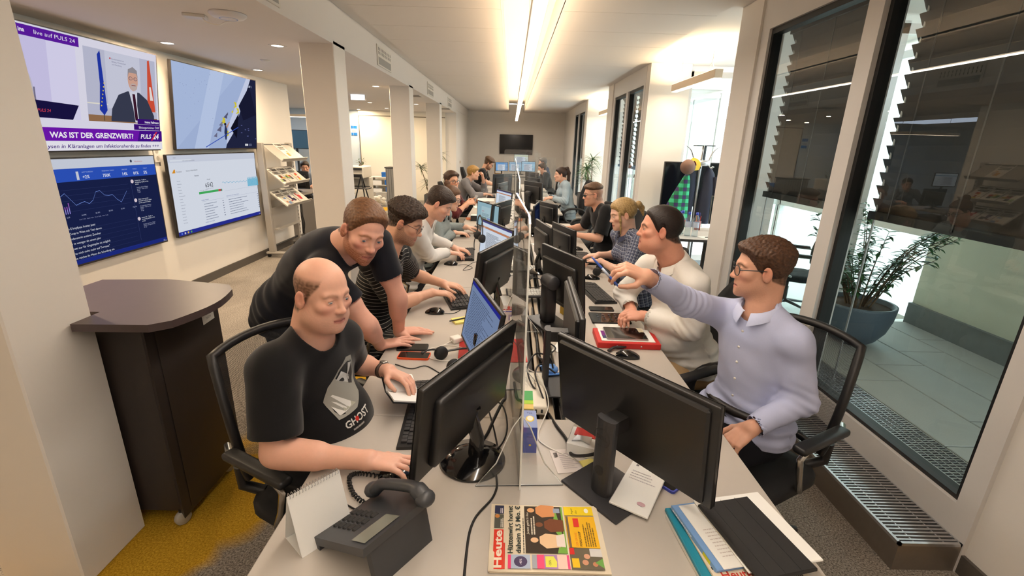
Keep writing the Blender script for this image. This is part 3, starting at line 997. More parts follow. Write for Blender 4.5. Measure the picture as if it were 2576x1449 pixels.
CHARCOAL = mat('charcoal plastic', (46, 46, 49), .5, noise=.06, nscale=200)
PAPER = mat('white paper', (240, 238, 232), .8, spec=.2)
LAMPW = emit('lamp diffuser', (255, 232, 200), 9.0)
LAMPU = emit('lamp uplight', (255, 214, 160), 7.0)
DOWNM = emit('downlight diffuser', (255, 236, 205), 16.0)
OUT_WALL = mat('pale render', (212, 218, 200), .9, spec=.1, noise=.04, nscale=8, bump=.7, bscale=120)
PAVER = mat('terrace paver', (160, 162, 158), .8, noise=.07, nscale=5)
def struct(name, b, m, kind='structure'):
 o = b.build(name, m); o['kind'] = kind
 return o
BW = 18.25
b = MB(); b.box((-9, -2.4, -.12), (2.02, BW + .2, 0)); struct('floor', b, carpet_mat())
b = MB(); b.box((2.02, 4.45, -.12), (4.4, 7.4, 0)); b.box((2.02, 10.1, -.12), (4.4, 13.1, 0)); struct('floor_bays', b, mat('bay floor screed', (205, 205, 200), .5))
b = MB(); b.box((-3.85, -2.4, 0), (-3.65, 8.12, 2.6)); struct('wall_left', b, WHITE)
b = MB(); b.box((-3.65, -2.4, 0), (-3.635, 8.12, .10)); struct('baseboard_left', b, SKIRT)
b = MB(); b.box((-1.78, BW, 0), (2.2, BW + .2, 3.1)); struct('wall_back', b, WHITE)
b = MB(); b.box((-9, -2.6, 0), (2.3, -2.4, 3.1)); struct('wall_front', b, WHITE)
b = MB(); b.box((-1.93, 14.27, 0), (-1.625, BW, 2.62)); struct('wall_left_far', b, WHITE)
b = MB(); b.box((1.97, -2.4, 0), (2.3, 1.545, 3.0)); struct('wall_right_near', b, WHITE)
b = MB(); b.box((1.955, -2.4, 0), (1.97, 1.545, .09)); struct('baseboard_right', b, SKIRT)
b = MB(); b.box((1.97, 15.4, 0), (2.3, BW, 3.0)); struct('wall_right_far', b, WHITE)
b = MB()
for y0, y1 in ((4.09, 4.45), (9.64, 10.1)): b.box((1.93, y0, 0), (2.3, y1, 2.9))
struct('wall_right_pier', b, WHITE)
b = MB()
b.box((1.955, 7.22, 0), (2.54, 7.42, 2.9)); struct('wall_bay', b, WHITE)
b = MB(); b.box((1.955, 12.9, 0), (2.54, 13.2, 2.9)); struct('wall_bay_far', b, WHITE)
b = MB(); b.box((-4.43, 14.2, 0), (-1.93, 14.32, 2.52)); struct('wall_partition', b, mat('partition board', (240, 232, 216), .6, noise=.01))
b = MB(); b.box((-4.40, 14.19, 2.365), (-1.93, 14.2, 2.385)); b.box((-4.425, 14.19, .05), (-4.41, 14.2, 2.38)); struct('trim_1', b, mat('partition seam', (96, 84, 66), .6))
b = MB(); b.box((-9, 14.3, 0), (-4.43, 14.45, 2.9)); b.box((-9.1, -2.4, 0), (-9, 14.45, 2.9)); b.box((-9, 8.02, 0), (-3.85, 8.12, 2.9)); struct('wall_office', b, mat('pale blue wall', (214, 226, 234), .85))
b = MB(); b.box((-9, -2.4, 2.52), (-1.62, 14.3, 2.6)); b.box((-1.64, -2.4, 2.6), (-1.62, BW, 2.86)); struct('ceiling_left', b, CEILM)
b = MB(); b.box((-1.62, -2.4, 3.12), (2.3, BW, 3.2)); b.box((-1.62, -2.4, 2.86), (-1.2, BW, 3.12)); b.box((1.5, -2.4, 2.86), (4.5, BW, 3.12)); struct('ceiling_upper', b, CEILM)
b = MB()
y = -2.4
seams = [-2.4, -1.0, .4, 1.9, 3.3, 4.59, 5.31, 6.0, 7.4, 8.9, 10.3, 11.8, 13.2, 13.9, 15.4, 16.9, BW]
for x0, x1 in ((-1.47, -.126), (.415, 1.77)):
 for y0, y1 in zip(seams, seams[1:]):
  b.box((x0, y0 + .003, 2.827), (x1, y1 - .003, 2.86))
 xs = (x0, x0 + .02) if x0 > 0 else (x1 - .02, x1)
 b.box((xs[0], -2.4, 2.84), (xs[1], BW, 3.12))
struct('ceiling_panels', b, CEILM)
cols_y = [1.39, 4.61, 7.83, 11.04]
for i, cy in enumerate(cols_y):
 b = MB(); b.rbox((-1.93, cy, 0), (-1.62, cy + .31, 2.55), .006, 1); struct('wall_column_%d' % (i + 1), b, WHITE)
t0 = None
def vent(y0, y1, z0, z1, label):
 t = thing('air_vent', label, 'vent', (-1.618, (y0 + y1) / 2, (z0 + z1) / 2), 0, 'air vents along the white ceiling beam')
 w = (y1 - y0) / 2; h = (z1 - z0) / 2
 b = MB(); b.rbox((-.002, -w, -h), (.010, w, h), .003, 1); b.build('plate', mat_plain('vent plate', (228, 222, 212), .6), t)
 b = MB(); b.box((.0102, -w * .9, -h * .85), (.0115, w * .9, -h * .15)); b.build('grille', mat_plain('vent mesh grey', (168, 164, 158), .7), t)
 b = MB()
 for r in (0.25, .62):
  for k in range(11):
   yy = -w * .85 + k * w * .17
   b.box((.0102, yy - .006, h * r - .016), (.0115, yy + .006, h * r + .016))
 b.build('slot_row', GASKET, t)
vent(2.98, 3.62, 2.555, 2.79, 'white slotted air vent in the beam at the top edge of the picture')
vent(6.05, 6.70, 2.56, 2.79, 'white slotted air vent in the beam just past the first pillar')
vent(9.48, 10.15, 2.56, 2.79, 'white slotted air vent in the beam just past the second slim pillar')
vent(12.42, 13.12, 2.56, 2.79, 'farthest white slotted air vent in the beam near the back wall')
def window(n, y0, y1, ym, blind=True, zb=1.36):
 """frame from y0 to y1 with a mullion at ym; far pane beyond it"""
 root = thing('window_%d' % n, None, None, (1.97, 0, 0)); root['kind'] = 'structure'
 b = MB()
 b.box((-.02, y0, 0), (.12, y1, .155)); b.box((-.02, y0, .155), (.10, y1, .285))
 b.box((-.02, y0, 2.60), (.12, y1, 2.86))
 b.box((-.02, y0, .285), (.10, y0 + .085, 2.6)); b.box((-.02, y1 - .12, .285), (.10, y1, 2.6))
 b.box((-.03, ym - .062, .285), (.10, ym + .062, 2.6))
 b.build('window_frame', FRAME, root)
 b = MB()
 for a, c in ((y0 + .085, ym - .062), (ym + .062, y1 - .12)):
  g = .028
  b.box((.0, a, .285), (.07, a + g, 2.6)); b.box((.0, c - g, .285), (.07, c, 2.6)); b.box((.0, a + g, .285), (.07, c - g, .285 + .02)); b.box((.0, a + g, 2.56), (.07, c - g, 2.6))
 b.build('gasket', GASKET, root)
 for a, c in ((y0 + .085, ym - .062), (ym + .062, y1 - .12)):
  b = MB(); b.add([(.035, a + .02, .30), (.035, c - .02, .30), (.035, c - .02, 2.57), (.035, a + .02, 2.57)], [(0, 1, 2, 3)]); b.build('pane', GLASS, root)
 if blind:
  for a, c, lab in ((y0 + .10, ym - .09, 'near'), (ym + .09, y1 - .15, 'far')):
   bl = thing('venetian_blind', {('near', 1): 'dark outdoor venetian blind lowered over the wide near window pane', ('far', 1): 'dark outdoor venetian blind lowered over the narrower pane of the near window',
 ('near', 2): 'dark blind outside the near pane of the second window', ('far', 2): 'dark blind outside the far pane of the second window',
 ('near', 3): 'dark blind outside the near pane of the farthest window', ('far', 3): 'dark blind outside the far pane of the farthest window'}[(lab, n)], 'blind', (2.14, 0, 0), 0)
   b = MB(); z = 2.56
   while z > zb + .05:
    b.add([(-.026, a, z), (-.026, c, z), (.0, c, z - .048), (.0, a, z - .048), (.026, c, z - .083), (.026, a, z - .083)], [(0, 1, 2, 3), (3, 2, 4, 5)], True)
    z -= .073
   b.build('slats', mat_plain('blind slat grey brown', (58, 54, 52), .55), bl)
   b = MB(); b.box((-.03, a, zb - .015), (.03, c, zb + .03)); b.build('bottom_rail', GASKET, bl)
   b = MB(); b.box((-.045, a, 2.56), (.045, c, 2.66)); b.build('head_box', DARKBOX, bl)
   b = MB()
   for f in (.14, .5, .86):
    yy = a + (c - a) * f
    b.box((-.034, yy - .004, zb), (-.031, yy + .004, 2.56))
   b.build('ladder_cord', mat_plain('blind cord', (60, 60, 62), .6), bl)
   b = MB()
   for yy in (a + .02, c - .02): b.tube([(0.0, yy, .1), (.0, yy, 2.6)], .006, 6)
   b.build('guide_rail', ALU, bl)
 return root
window(1, 1.545, 4.09, 2.83)
window(2, 7.42, 9.64, 8.5)
window(3, 13.2, 15.4, 14.4)
t = thing('convector', 'long metal floor convector with silver grille under the near window', 'heater', (1.68, 1.55, 0))
b = MB(); b.box((0, 0, 0), (.275, 2.53, .128)); b.build('casing', BRONZE, t)
b = MB(); b.box((0, 0, .128), (.012, 2.53, .142)); b.box((.263, 0, .128), (.275, 2.53, .142)); b.box((0, 0, .128), (.275, .012, .142)); b.build('rim', ALU, t)
b = MB()
yy = .02
while yy < 2.52:
 b.box((.012, yy, .130), (.263, yy + .008, .141)); yy += .0195
b.box((.07, 0.012, .129), (.076, 2.52, .138)); b.box((.20, 0.012, .129), (.206, 2.52, .138))
b.build('grille', ALU, t)
def bay(y0, y1, n):
 root = thing('window_%d' % n, None, None, (0, 0, 0)); root['kind'] = 'structure'
 b = MB()
 ye = y1
 for x in (2.54, 3.35, 4.2): b.box((x, ye + .02, 0), (x + .07, ye + .10, 2.8))
 for z in (0, .92, 2.7): b.box((2.54, ye + .02, z), (4.27, ye + .10, z + .08))
 for y in (y0, (y0 + y1) / 2, y1): b.box((4.2, y - .03, 0), (4.28, y + .04, 2.8))
 for z in (0, .92, 2.7): b.box((4.2, y0, z), (4.28, y1, z + .08))
 for x in (2.3, 3.3): b.box((x, y0 - .02, 0), (x + .07, y0 + .06, 2.8))
 for z in (0, 2.7): b.box((2.3, y0 - .02, z), (4.27, y0 + .06, z + .08))
 b.build('window_frame', FRAME, root)
 b = MB(); b.add([(2.6, ye + .06, .05), (4.2, ye + .06, .05), (4.2, ye + .06, 2.75), (2.6, ye + .06, 2.75)], [(0, 1, 2, 3)]); b.build('pane', GLASS, root)
 b = MB(); b.add([(4.24, y0, .05), (4.24, y1, .05), (4.24, y1, 2.75), (4.24, y0, 2.75)], [(0, 1, 2, 3)]); b.build('pane', GLASS, root)
 b = MB(); b.add([(2.3, y0 + .02, .05), (4.2, y0 + .02, .05), (4.2, y0 + .02, 2.75), (2.3, y0 + .02, 2.75)], [(0, 1, 2, 3)]); b.build('pane', GLASS, root)
bay(4.45, 7.3, 4)
bay(10.1, 13.0, 5)
b = MB(); b.box((2.1, -2.6, -.12), (4.6, 4.4, .06)); struct('ground_terrace', b, mat('terrace joint', (70, 72, 72), .9))
t = thing('terrace_paving', 'grey concrete paving slabs on the terrace outside the window', 'paving', (2.56, 0, .06))
b = MB(); rnd = random.Random(3)
row = 0; x = 0
for wd in (.40, .40, .40, .28):
 yy = -2.5 + row * .27
 while yy < 4.3:
  b.rbox((x + .004, yy + .004, 0), (x + wd - .004, min(yy + .80, 4.38) - .004, .04), .004, 1); yy += .80
 x += wd; row += 1
b.build('slabs', PAVER, t)
t = thing('drain_grating', 'silver mesh drain grating along the terrace edge outside the window', 'grating', (2.30, 0, .06))
b = MB(); yy = -2.4
while yy < 4.3:
 b.box((0, yy, .02), (.25, yy + .006, .038)); yy += .022
for xx in (0, .04, .08, .12, .16, .20, .244): b.box((xx, -2.4, .015), (xx + .005, 4.3, .04))
b.build('bars', ALU, t)
b = MB(); b.box((4.06, -2.6, 0), (4.5, 4.4, 2.3)); struct('wall_terrace', b, OUT_WALL)
b = MB(); b.box((4.02, -2.6, .0), (4.06, 4.4, .30)); struct('baseboard_terrace', b, mat('terrace upstand', (118, 124, 124), .8, noise=.15, nscale=12))
b = MB(); b.box((9, 6, -4), (9.4, 30, 7)); struct('wall_neighbour', b, mat('neighbour facade', (236, 232, 226), .9))
def area(name, loc, sx, sy, power, col, rot=(0, 0, 0), spread=PI):
 l = bpy.data.lights.new(name, 'AREA'); l.shape = 'RECTANGLE'; l.size = sx; l.size_y = sy; l.energy = power; l.color = lin(col); l.spread = spread
 o = bpy.data.objects.new(name, l); COL.objects.link(o); o.location = loc; o.rotation_euler = rot
 return o
t = thing('linear_ceiling_lamp', 'long bright white linear lamp hanging in the ceiling recess above the desks', 'lamp', (.145, 7.3, 2.48))
b = MB(); b.box((-.046, -9.0, .004), (.046, 9.9, .075)); b.build('housing', FRAME, t)
b = MB(); b.box((-.040, -8.99, -.001), (.040, 4.2, .004)); b.box((-.040, 4.3, -.001), (.040, 9.89, .004)); b.build('diffuser', LAMPW, t)
b = MB(); b.box((-.03, -8.9, .076), (.03, 9.8, .079)); b.build('uplight', LAMPU, t)
b = MB()
for yy in (-6, -2, 2, 6, 9.3): b.tube([(0, yy, .075), (0, yy, .64)], .002, 4)
b.build('hanging_wire', ALU, t)
area('cove_down', (.145, 7.3, 2.475), .08, 18.8, 130, (255, 249, 242))
area('cove_up', (.145, 7.3, 2.565), .07, 18.8, 130, (255, 222, 180), (PI, 0, 0))
def pendant(y0, y1, x, label):
 t = thing('pendant_lamp', label, 'lamp', (x, (y0 + y1) / 2, 2.46), 0)
 h = (y1 - y0) / 2
 b = MB(); b.rbox((-.045, -h, .004), (.045, h, .095), .004, 1); b.build('housing', mat_plain('pendant housing', (232, 214, 190), .5), t)
 b = MB(); b.box((-.04, -h + .01, -.001), (.04, h - .01, .004)); b.build('diffuser', LAMPW, t)
 b = MB(); b.box((-.04, -h + .01, .095), (.04, h - .01, .098)); b.build('uplight', LAMPU, t)
 b = MB()
 for yy in (-h + .22, h - .22):
  b.tube([(0, yy, .21), (0, yy, .40)], .003, 5)
  b.tube([(-.04, yy, .095), (0, yy, .21), (.04, yy, .095)], .003, 5)
 b.build('hanging_wire', ALU, t)
 area('pendant_up', (x, (y0 + y1) / 2, 2.565), .08, 2 * h, 34, (255, 220, 170), (PI, 0, 0))
 area('pendant_down', (x, (y0 + y1) / 2, 2.455), .08, 2 * h, 14, (255, 224, 184))
pendant(5.55, 7.0, 2.25, 'white pendant strip lamp over the bright bay behind the coat stand')
pendant(11.2, 12.65, 2.25, 'white pendant strip lamp over the far bay with the planter')
DL = [(-3.24, 4.82), (-2.2, 4.79), (-3.26, 6.48), (-2.17, 7.95), (-3.25, 11.34), (-3.32, 13.08), (-4.31, 13.9), (-2.21, 11.4), (-3.25, 9.6), (-2.2, 2.0), (-3.24, 2.6), (-2.2, -.4), (-3.24, -.6)]
DLL = ['round ceiling spotlight above the top edge of the news screen', 'round ceiling spotlight left of the first slim pillar top', 'round ceiling spotlight above the climbing wall screen',
 'round ceiling spotlight beside the second slim pillar top', 'round ceiling spotlight under and right of the exit sign', 'round ceiling spotlight farther back above the white partition', 'tiny far ceiling spotlight left above the partition',
 'round ceiling spotlight between the second and third slim pillars']
for i, (x, y) in enumerate(DL):
 lab = DLL[i] if i < len(DLL) else 'round ceiling spotlight of the walkway outside the picture'
 t = thing('ceiling_spotlight', lab, 'ceiling light', (x, y, 2.52), 0, 'round ceiling spotlights of the left walkway')
 b = MB(); b.lathe([(.052, -.004), (.078, -.004), (.08, 0), (.052, 0)], 24, False, False); b.build('trim_ring', FRAME, t)
 b = MB(); b.lathe([(0.0001, -.0015), (.053, -.0015)], 24, False, False); b.build('diffuser', DOWNM, t)
 l = bpy.data.lights.new('spot', 'AREA'); l.shape = 'DISK'; l.size = .1; l.energy = (30 if x < -3 else 24) if y > 1.0 else 6; l.color = lin((255, 226, 186)); l.spread = PI
 o = bpy.data.objects.new('spot_light', l); COL.objects.link(o); o.location = (x, y, 2.51)
area('office_light', (-6.2, 11.4, 2.5), 1.2, 3.0, 60, (214, 232, 255))
w = bpy.data.worlds.new('overcast sky'); SC.world = w; w.use_nodes = True
wn = w.node_tree; wn.nodes.clear()
wo = N(wn, 'ShaderNodeOutputWorld'); bg = N(wn, 'ShaderNodeBackground'); tcw = N(wn, 'ShaderNodeTexCoord')
sx = N(wn, 'ShaderNodeSeparateXYZ'); wn.links.new(tcw.outputs['Generated'], sx.inputs[0])
rp = N(wn, 'ShaderNodeValToRGB'); rp.color_ramp.elements[0].position = 0.0; rp.color_ramp.elements[0].color = (.30, .32, .33, 1)
rp.color_ramp.elements[1].position = .25; rp.color_ramp.elements[1].color = (.86, .95, 1.0, 1)
wn.links.new(sx.outputs['Z'], rp.inputs['Fac']); wn.links.new(rp.outputs[0], bg.inputs['Color']); bg.inputs['Strength'].default_value = 9.0
wn.links.new(bg.outputs[0], wo.inputs[0])
vs_.exposure = 0.0
SC.cycles.max_bounces = 5; SC.cycles.diffuse_bounces = 3; SC.cycles.glossy_bounces = 3; SC.cycles.use_adaptive_sampling = True; SC.cycles.adaptive_threshold = .06; SC.cycles.transparent_max_bounces = 12; SC.cycles.transmission_bounces = 4
SC.cycles.caustics_reflective = False; SC.cycles.caustics_refractive = False
SC.cycles.sample_clamp_indirect = 4.0
TOP = mat('desk laminate', (186, 178, 168), .42, spec=.4, noise=.015, nscale=40, bump=.03, bscale=600)
EDGE = mat('desk edge', (120, 112, 104), .5)
STEEL = mat('painted steel grey', (150, 150, 150), .45, metal=.3)
DZ = .74
def desk(x0, x1, y0, y1, label, loc_z=DZ):
 t = thing('office_desk', label, 'desk', ((x0 + x1) / 2, (y0 + y1) / 2, 0), 0, 'grey bench desks')
 w = (x1 - x0) / 2 - .0015; d = (y1 - y0) / 2 - .0015
 b = MB(); b.rbox((-w, -d, loc_z - .025), (w, d, loc_z), .003, 1); b.build('desktop', TOP, t)
 b = MB(); b.box((-w + .04, -d + .06, loc_z - .06), (w - .04, -d + .10, loc_z - .025)); b.box((-w + .04, d - .10, loc_z - .06), (w - .04, d - .06, loc_z - .025)); b.build('frame', STEEL, t)
 for sx in (-1, 1):
  for sy in (-1, 1):
   b = MB(); b.rbox((sx * (w - .07) - .025, sy * (d - .08) - .025, 0), (sx * (w - .07) + .025, sy * (d - .08) + .025, loc_z - .06), .004, 1); b.build('leg', STEEL, t)
 return t
XL, XG, XR0, XR = -.587, .105, .225, .782
desk(XL, XR, .30, 1.495, 'nearest grey desk closing the bench, with newspaper and telephone on it')
for i, (y0, y1) in enumerate(((1.495, 3.1), (3.1, 4.7), (4.7, 6.3), (6.3, 7.9), (7.9, 9.5))):
 desk(XL, XG, y0, y1, ['left bench desk with open keyboard of the bald and the striped men', 'left bench desk of the man in the white sweatshirt', 'left bench desk of the woman in the denim jacket',
 'left bench desk in front of the man in dark red', 'left bench desk with the glass water jug in front of the blond person'][i])
for i, (y0, y1) in enumerate(((1.495, 3.1), (3.1, 4.7), (4.7, 6.0), (6.863, 8.46), (8.46, 10.06))):
 desk(XR0, XR, y0, y1, ['right bench desk with the red binder', 'right bench desk of the blonde woman in checked shirt', 'right bench desk of the man in sunglasses', 'right desk beyond the walkway gap with a white mug',
 'right desk of the woman in the pale denim jacket'][i])
desk(-.55, .0, 9.75, 11.3, 'far left desk under the arms of the man dressed in black')
desk(.25, .80, 10.4, 12.0, 'far right desk of the person in the white mask')
desk(-.5, .75, 15.3, 16.1, 'desk by the back wall below the dark television')
t = thing('cable_channel', 'open cable channel with pale rails between the two desk rows', 'cable channel', (.165, 3.75, 0))
b = MB(); b.box((-.056, -2.25, .60), (.056, 2.25, .615)); b.box((-.058, -2.25, .60), (-.052, 2.25, .70)); b.box((.052, -2.25, .60), (.058, 2.25, .70)); b.build('tray', mat_plain('tray dark', (60, 54, 48), .7), t)
b = MB(); b.box((-.03, -2.25, .665), (-.006, 2.25, .70)); b.box((.008, -2.25, .665), (.030, 2.25, .70)); b.build('rail', mat_plain('rail beige', (176, 160, 138), .6), t)
b = MB()
for yy in (-2.1, -1, 0, 1, 2.1): b.box((-.02, yy - .02, 0), (.02, yy + .02, .60))
b.build('support', STEEL, t)
ACR = glass('clear acrylic', (.97, .98, .98), 1.55, haze=.025)
ACRE = mat('acrylic edge', (232, 232, 226), .15, spec=.7)
def shield(pts, h, label, z=DZ, foot=True, x_lean=0.0):
 """upright sheet through two floor points"""
 (x0, y0), (x1, y1) = pts
 L = math.hypot(x1 - x0, y1 - y0); a = math.atan2(y1 - y0, x1 - x0)
 t = thing('clear_shield', label, 'clear screen', ((x0 + x1) / 2, (y0 + y1) / 2, z), a, 'clear hygiene shields between the desks')
 poly = [(-L / 2, 0)] + [(L / 2, 0)] + [(L / 2 - .04 + .04 * math.cos(q), h - .04 + .04 * math.sin(q)) for q in (0, .5, 1.0, PI / 2)] + [(-L / 2 + .04 - .04 * math.sin(q), h - .04 + .04 * math.cos(q)) for q in (0, .5, 1.0, PI / 2)]
 b = MB(); b.add([(x, .0025, y) for x, y in poly], [list(range(len(poly)))]); b.add([(x, -.0025, y) for x, y in poly], [list(reversed(range(len(poly))))]); b.build('sheet', ACR, t)
 b = MB(); n = len(poly); b.add([(x, -.0025, y) for x, y in poly] + [(x, .0025, y) for x, y in poly], [(i, (i + 1) % n, n + (i + 1) % n, n + i) for i in range(n)]); b.build('sheet_edge', ACRE, t)
 if foot:
  for sx in (-L / 2 + .02, L / 2 - .02):
   b = MB(); fp = [(-.13, 0), (.13, 0), (.07, .08), (.025, .2), (0, .24), (-.025, .2), (-.07, .08)]
   b.add([(sx + .002, y, z_) for y, z_ in fp], [list(range(7))]); b.add([(sx - .002, y, z_) for y, z_ in fp], [list(reversed(range(7)))])
   f = b.build('foot', ACR, t)
   b = MB(); b.tube([(sx, y, max(z_, .002)) for y, z_ in fp], .0022, 5, closed=True); b.build('foot_edge', ACRE, f)
 return t
shield(((.050, 1.12), (.020, 1.72)), .80, 'nearest clear acrylic shield standing on the desk behind the newspaper')
shield(((.045, 2.30), (.045, 3.46)), .80, 'second clear acrylic shield along the middle of the bench')
shield(((.05, 4.75), (.05, 5.95)), .80, 'third clear acrylic shield along the middle of the bench')
shield(((-.12, 8.35), (.46, 8.30)), .88, 'clear acrylic shield set across the bench in front of the far television')
shield(((.52, 10.2), (.95, 10.2)), .72, 'tall clear acrylic shield in front of the person wearing the mask')
SCREENM = emit('screen picture', (200, 200, 200), .85, sample=False, attr='Col')
BEZ = mat('monitor housing', (30, 29, 29), .42, noise=.05, nscale=150, bump=.05, bscale=900)
BEZG = mat('monitor housing gloss', (14, 14, 15), .12, coat=.5)
BEZF = mat('monitor bezel edge', (92, 86, 80), .35, metal=.4)
SCR_OFF = mat('dark screen glass', (12, 14, 20), .12)
def pic_doc(w, h, seed, bar=None, bg=(206, 218, 232), head=None):
 p = Pic(w, h, bg)
 if head: p.rect(0, h * .95, w, h * .05, head)
 if bar: p.rect(0, h * .80, w, h * .055, bar); p.disc(w * .12, h * .827, w * .012, (240, 235, 228))
 p.rect(w * .16, h * .06, w * .62, h * .70, (220, 228, 238))
 p.lines(w * .20, h * .1, w * .5, h * .62, 24, (120, 128, 142), seed)
 if bar: p.rect(w * .74, h * .5, w * .12, h * .04, (150, 196, 150)); p.lines(w * .8, h * .1, w * .16, h * .3, 10, (140, 150, 165), seed + 1)
 return p
def monitor(x, y, zb, yaw, tilt, label, style='round', w=.54, h=.315, pic=None, back=False, group=None, logo=None, thick=.032, sw=None, base_z=DZ):
 """yaw: direction of the panel's top edge; back=True when its rear side faces the camera"""
 rz = R_(yaw) + (PI if back else 0)
 t = thing('monitor', label, 'monitor', (x, y, base_z), rz, group)
 z0 = zb - base_z
 T = R_(tilt)
 M = Matrix.Translation((0, 0, z0)) @ Matrix.Rotation(-T, 4, 'X')
 b = MB(); b.M = M
 b.rbox((-w / 2, .0, 0), (w / 2, thick * .55, h), .004, 2)
 if style == 'rect': b.rbox((-w / 2 + .02, thick * .4, .012), (w / 2 - .02, thick, h - .012), .006, 1)
 else: b.rbox((-w * .40, thick * .4, h * .10), (w * .40, thick * 1.35, h * .82), .012, 2)
 b.build('housing', BEZ, t)
 b = MB(); b.M = M
 e = .004
 b.box((-w / 2, -.0012, 0), (w / 2, 0, .012)); b.box((-w / 2, -.0012, h - .010), (w / 2, 0, h)); b.box((-w / 2, -.0012, .012), (-w / 2 + .010, 0, h - .010)); b.box((w / 2 - .010, -.0012, .012), (w / 2, 0, h - .010))
 b.build('bezel', BEZ if style != 'grey' else BEZF, t)
 PM = M @ Matrix.Translation((-w / 2 + .010, -.0004, .012)) @ Matrix.Rotation(PI / 2, 4, 'X')
 if pic is not None:
  pp = pic(w - .02, h - .022)
  pp.build('screen', SCREENM, t, PM)
 else:
  b = MB(); b.M = M; b.add([(-w / 2 + .01, -.0003, .012), (w / 2 - .01, -.0003, .012), (w / 2 - .01, -.0003, h - .01), (-w / 2 + .01, -.0003, h - .01)], [(0, 1, 2, 3)]); b.build('screen', SCR_OFF, t)
 if logo:
  lp = Pic(.1, .02); lp.text(logo, .05, 0, .018, (70, 68, 66), 'C')
  LM = M @ Matrix.Translation((.05, thick * 1.36 if style != 'rect' else thick, h * .56)) @ Matrix.Rotation(PI, 4, 'Z') @ Matrix.Rotation(PI / 2, 4, 'X')
  lp.build('maker_lettering', mat_plain('lettering grey', (70, 68, 66), .5), t, LM)
 yb = {'rect': .12, 'round': .05}.get(style, .10)
 if style == 'rect':
  b = MB(); b.prism([(-.032, yb - .012)] + [(.032 * -math.cos(PI * k / 8) * -1 if False else -.032 * math.cos(PI * k / 8), yb + .014 * math.sin(PI * k / 8)) for k in range(9)] + [(.032, yb - .012)], .008, z0 + h * .52)
  nk = b.build('stand_neck', CHARCOAL, t)
  b = MB(); b.mtx((0, yb + .0145, .085)); b.lathe([(.0001, 0.0)], 8); b.M = Matrix.Translation((0, yb + .013, .09)) @ Matrix.Rotation(-PI / 2, 4, 'X'); b.lathe([(.0001, .002), (.015, .002)], 18, False, False); b.build('cable_hole', GASKET, nk)
  b = MB(); b.rbox((-.105, yb - .125, 0), (.105, yb + .055, .008), .002, 1); b.build('stand_base', CHARCOAL, t)
  lp = Pic(.06, .06); lp.text('DELL', .03, .024, .017, (30, 29, 28), 'C', bold=.02)
  for k in range(28):
   a, c = 2 * PI * k / 28, 2 * PI * (k + 1) / 28; lp.b.add([(.03 + r_ * math.cos(q), .03 + r_ * math.sin(q), .0003) for r_, q in ((.027, a), (.0285, a), (.0285, c), (.027, c))], [(0, 1, 2, 3)])
  lp.build('maker_emblem', mat_plain('emblem dark', (30, 29, 28), .4), nk, Matrix.Translation((.03, yb + .0145, z0 + h * .52 - .085)) @ Matrix.Rotation(PI, 4, 'Z') @ Matrix.Rotation(PI / 2, 4, 'X'))
  b = MB(); b.box((-.025, thick * .8, z0 + h * .36), (.025, yb, z0 + h * .50)); b.build('bracket', BEZ, t)
 elif style == 'column':
  b = MB(); b.rbox((-.040, yb - .03, .012), (.040, yb + .04, z0 + h * .45), .016, 2); b.build('stand_neck', DARKBOX, t)
  b = MB(); b.mtx((0, yb, z0 + h * .45 + .01), ry=0); b.M = Matrix.Translation((0, yb, z0 + h * .47)) @ Matrix.Rotation(PI / 2, 4, 'Y'); b.lathe([(.0001, -.05), (.035, -.05), (.040, -.04), (.040, .04), (.035, .05), (.0001, .05)], 16); b.build('hinge', CHARCOAL, t)
  b = MB(); b.rbox((-.12, yb - .09, 0), (.12, yb + .085, .014), .005, 2); b.build('stand_base', DARKBOX, t)
 else:
  b = MB(); b.tube([(0, yb, .015), (0, yb + .005, z0 * .8 + .02), (0, yb - .02, z0 + h * .25), (0, thick * 1.2, z0 + h * .36)], [.028, .026, .026, .03], 10, flat=.55); b.build('stand_neck', BEZG, t)
  b = MB(); b.mtx((0, yb - .01, 0)); b.lathe([(.0001, 0), (.100, 0), (.105, .004), (.102, .010), (.06, .020), (.03, .028), (.0001, .028)], 32); b.build('stand_base', BEZG, t)
 return t
D_BLUE = lambda w, h: pic_doc(w, h, 3, None, (96, 112, 142), None)
def pic_word(w, h):
 p = Pic(w, h, (120, 138, 172)); p.rect(0, h * .94, w, h * .06, (40, 44, 140)); p.lines(w * .08, h * .08, w * .8, h * .8, 22, (74, 84, 108), 12, .35); return p
def pic_orange(w, h): return pic_doc(w, h, 5, (196, 132, 98), (214, 226, 242), (70, 66, 120))
def pic_site(w, h):
 p = Pic(w, h, (150, 184, 196)); p.rect(w * .2, h * .1, w * .6, h * .75, (172, 200, 208)); p.rect(w * .24, h * .2, w * .22, h * .2, (110, 132, 130)); p.rect(w * .5, h * .2, w * .15, h * .2, (120, 140, 196)); p.rect(w * .7, h * .25, w * .1, h * .14, (190, 110, 100))
 p.text('NEWS', w * .24, h * .62, h * .08, (176, 84, 90)); p.lines(w * .24, h * .44, w * .5, h * .14, 4, (120, 140, 150), 4); return p
def pic_dark(w, h):
 p = Pic(w, h, (18, 24, 44)); p.lines(w * .1, h * .2, w * .7, h * .6, 14, (40, 50, 84), 8); return p
G = 'office monitors on the bench'
monitor(-.134, 1.266, .834, 64.4, 8, 'black monitor seen from behind in front of the bald man, on a round glossy foot', 'round', w=.54, h=.30, back=True, group=G, logo='ASUS', pic=D_BLUE)
monitor(-.146, 1.804, .829, -73.6, 12, 'monitor showing a blue document right beside the acrylic shield, red folder under it', 'round', w=.50, h=.29, pic=pic_word, group=G)
monitor(-.111, 2.676, .839, 69.6, 8, 'large black monitor back beside the man in the striped shirt', 'round', back=True, group=G, logo='ASUS', pic=D_BLUE)
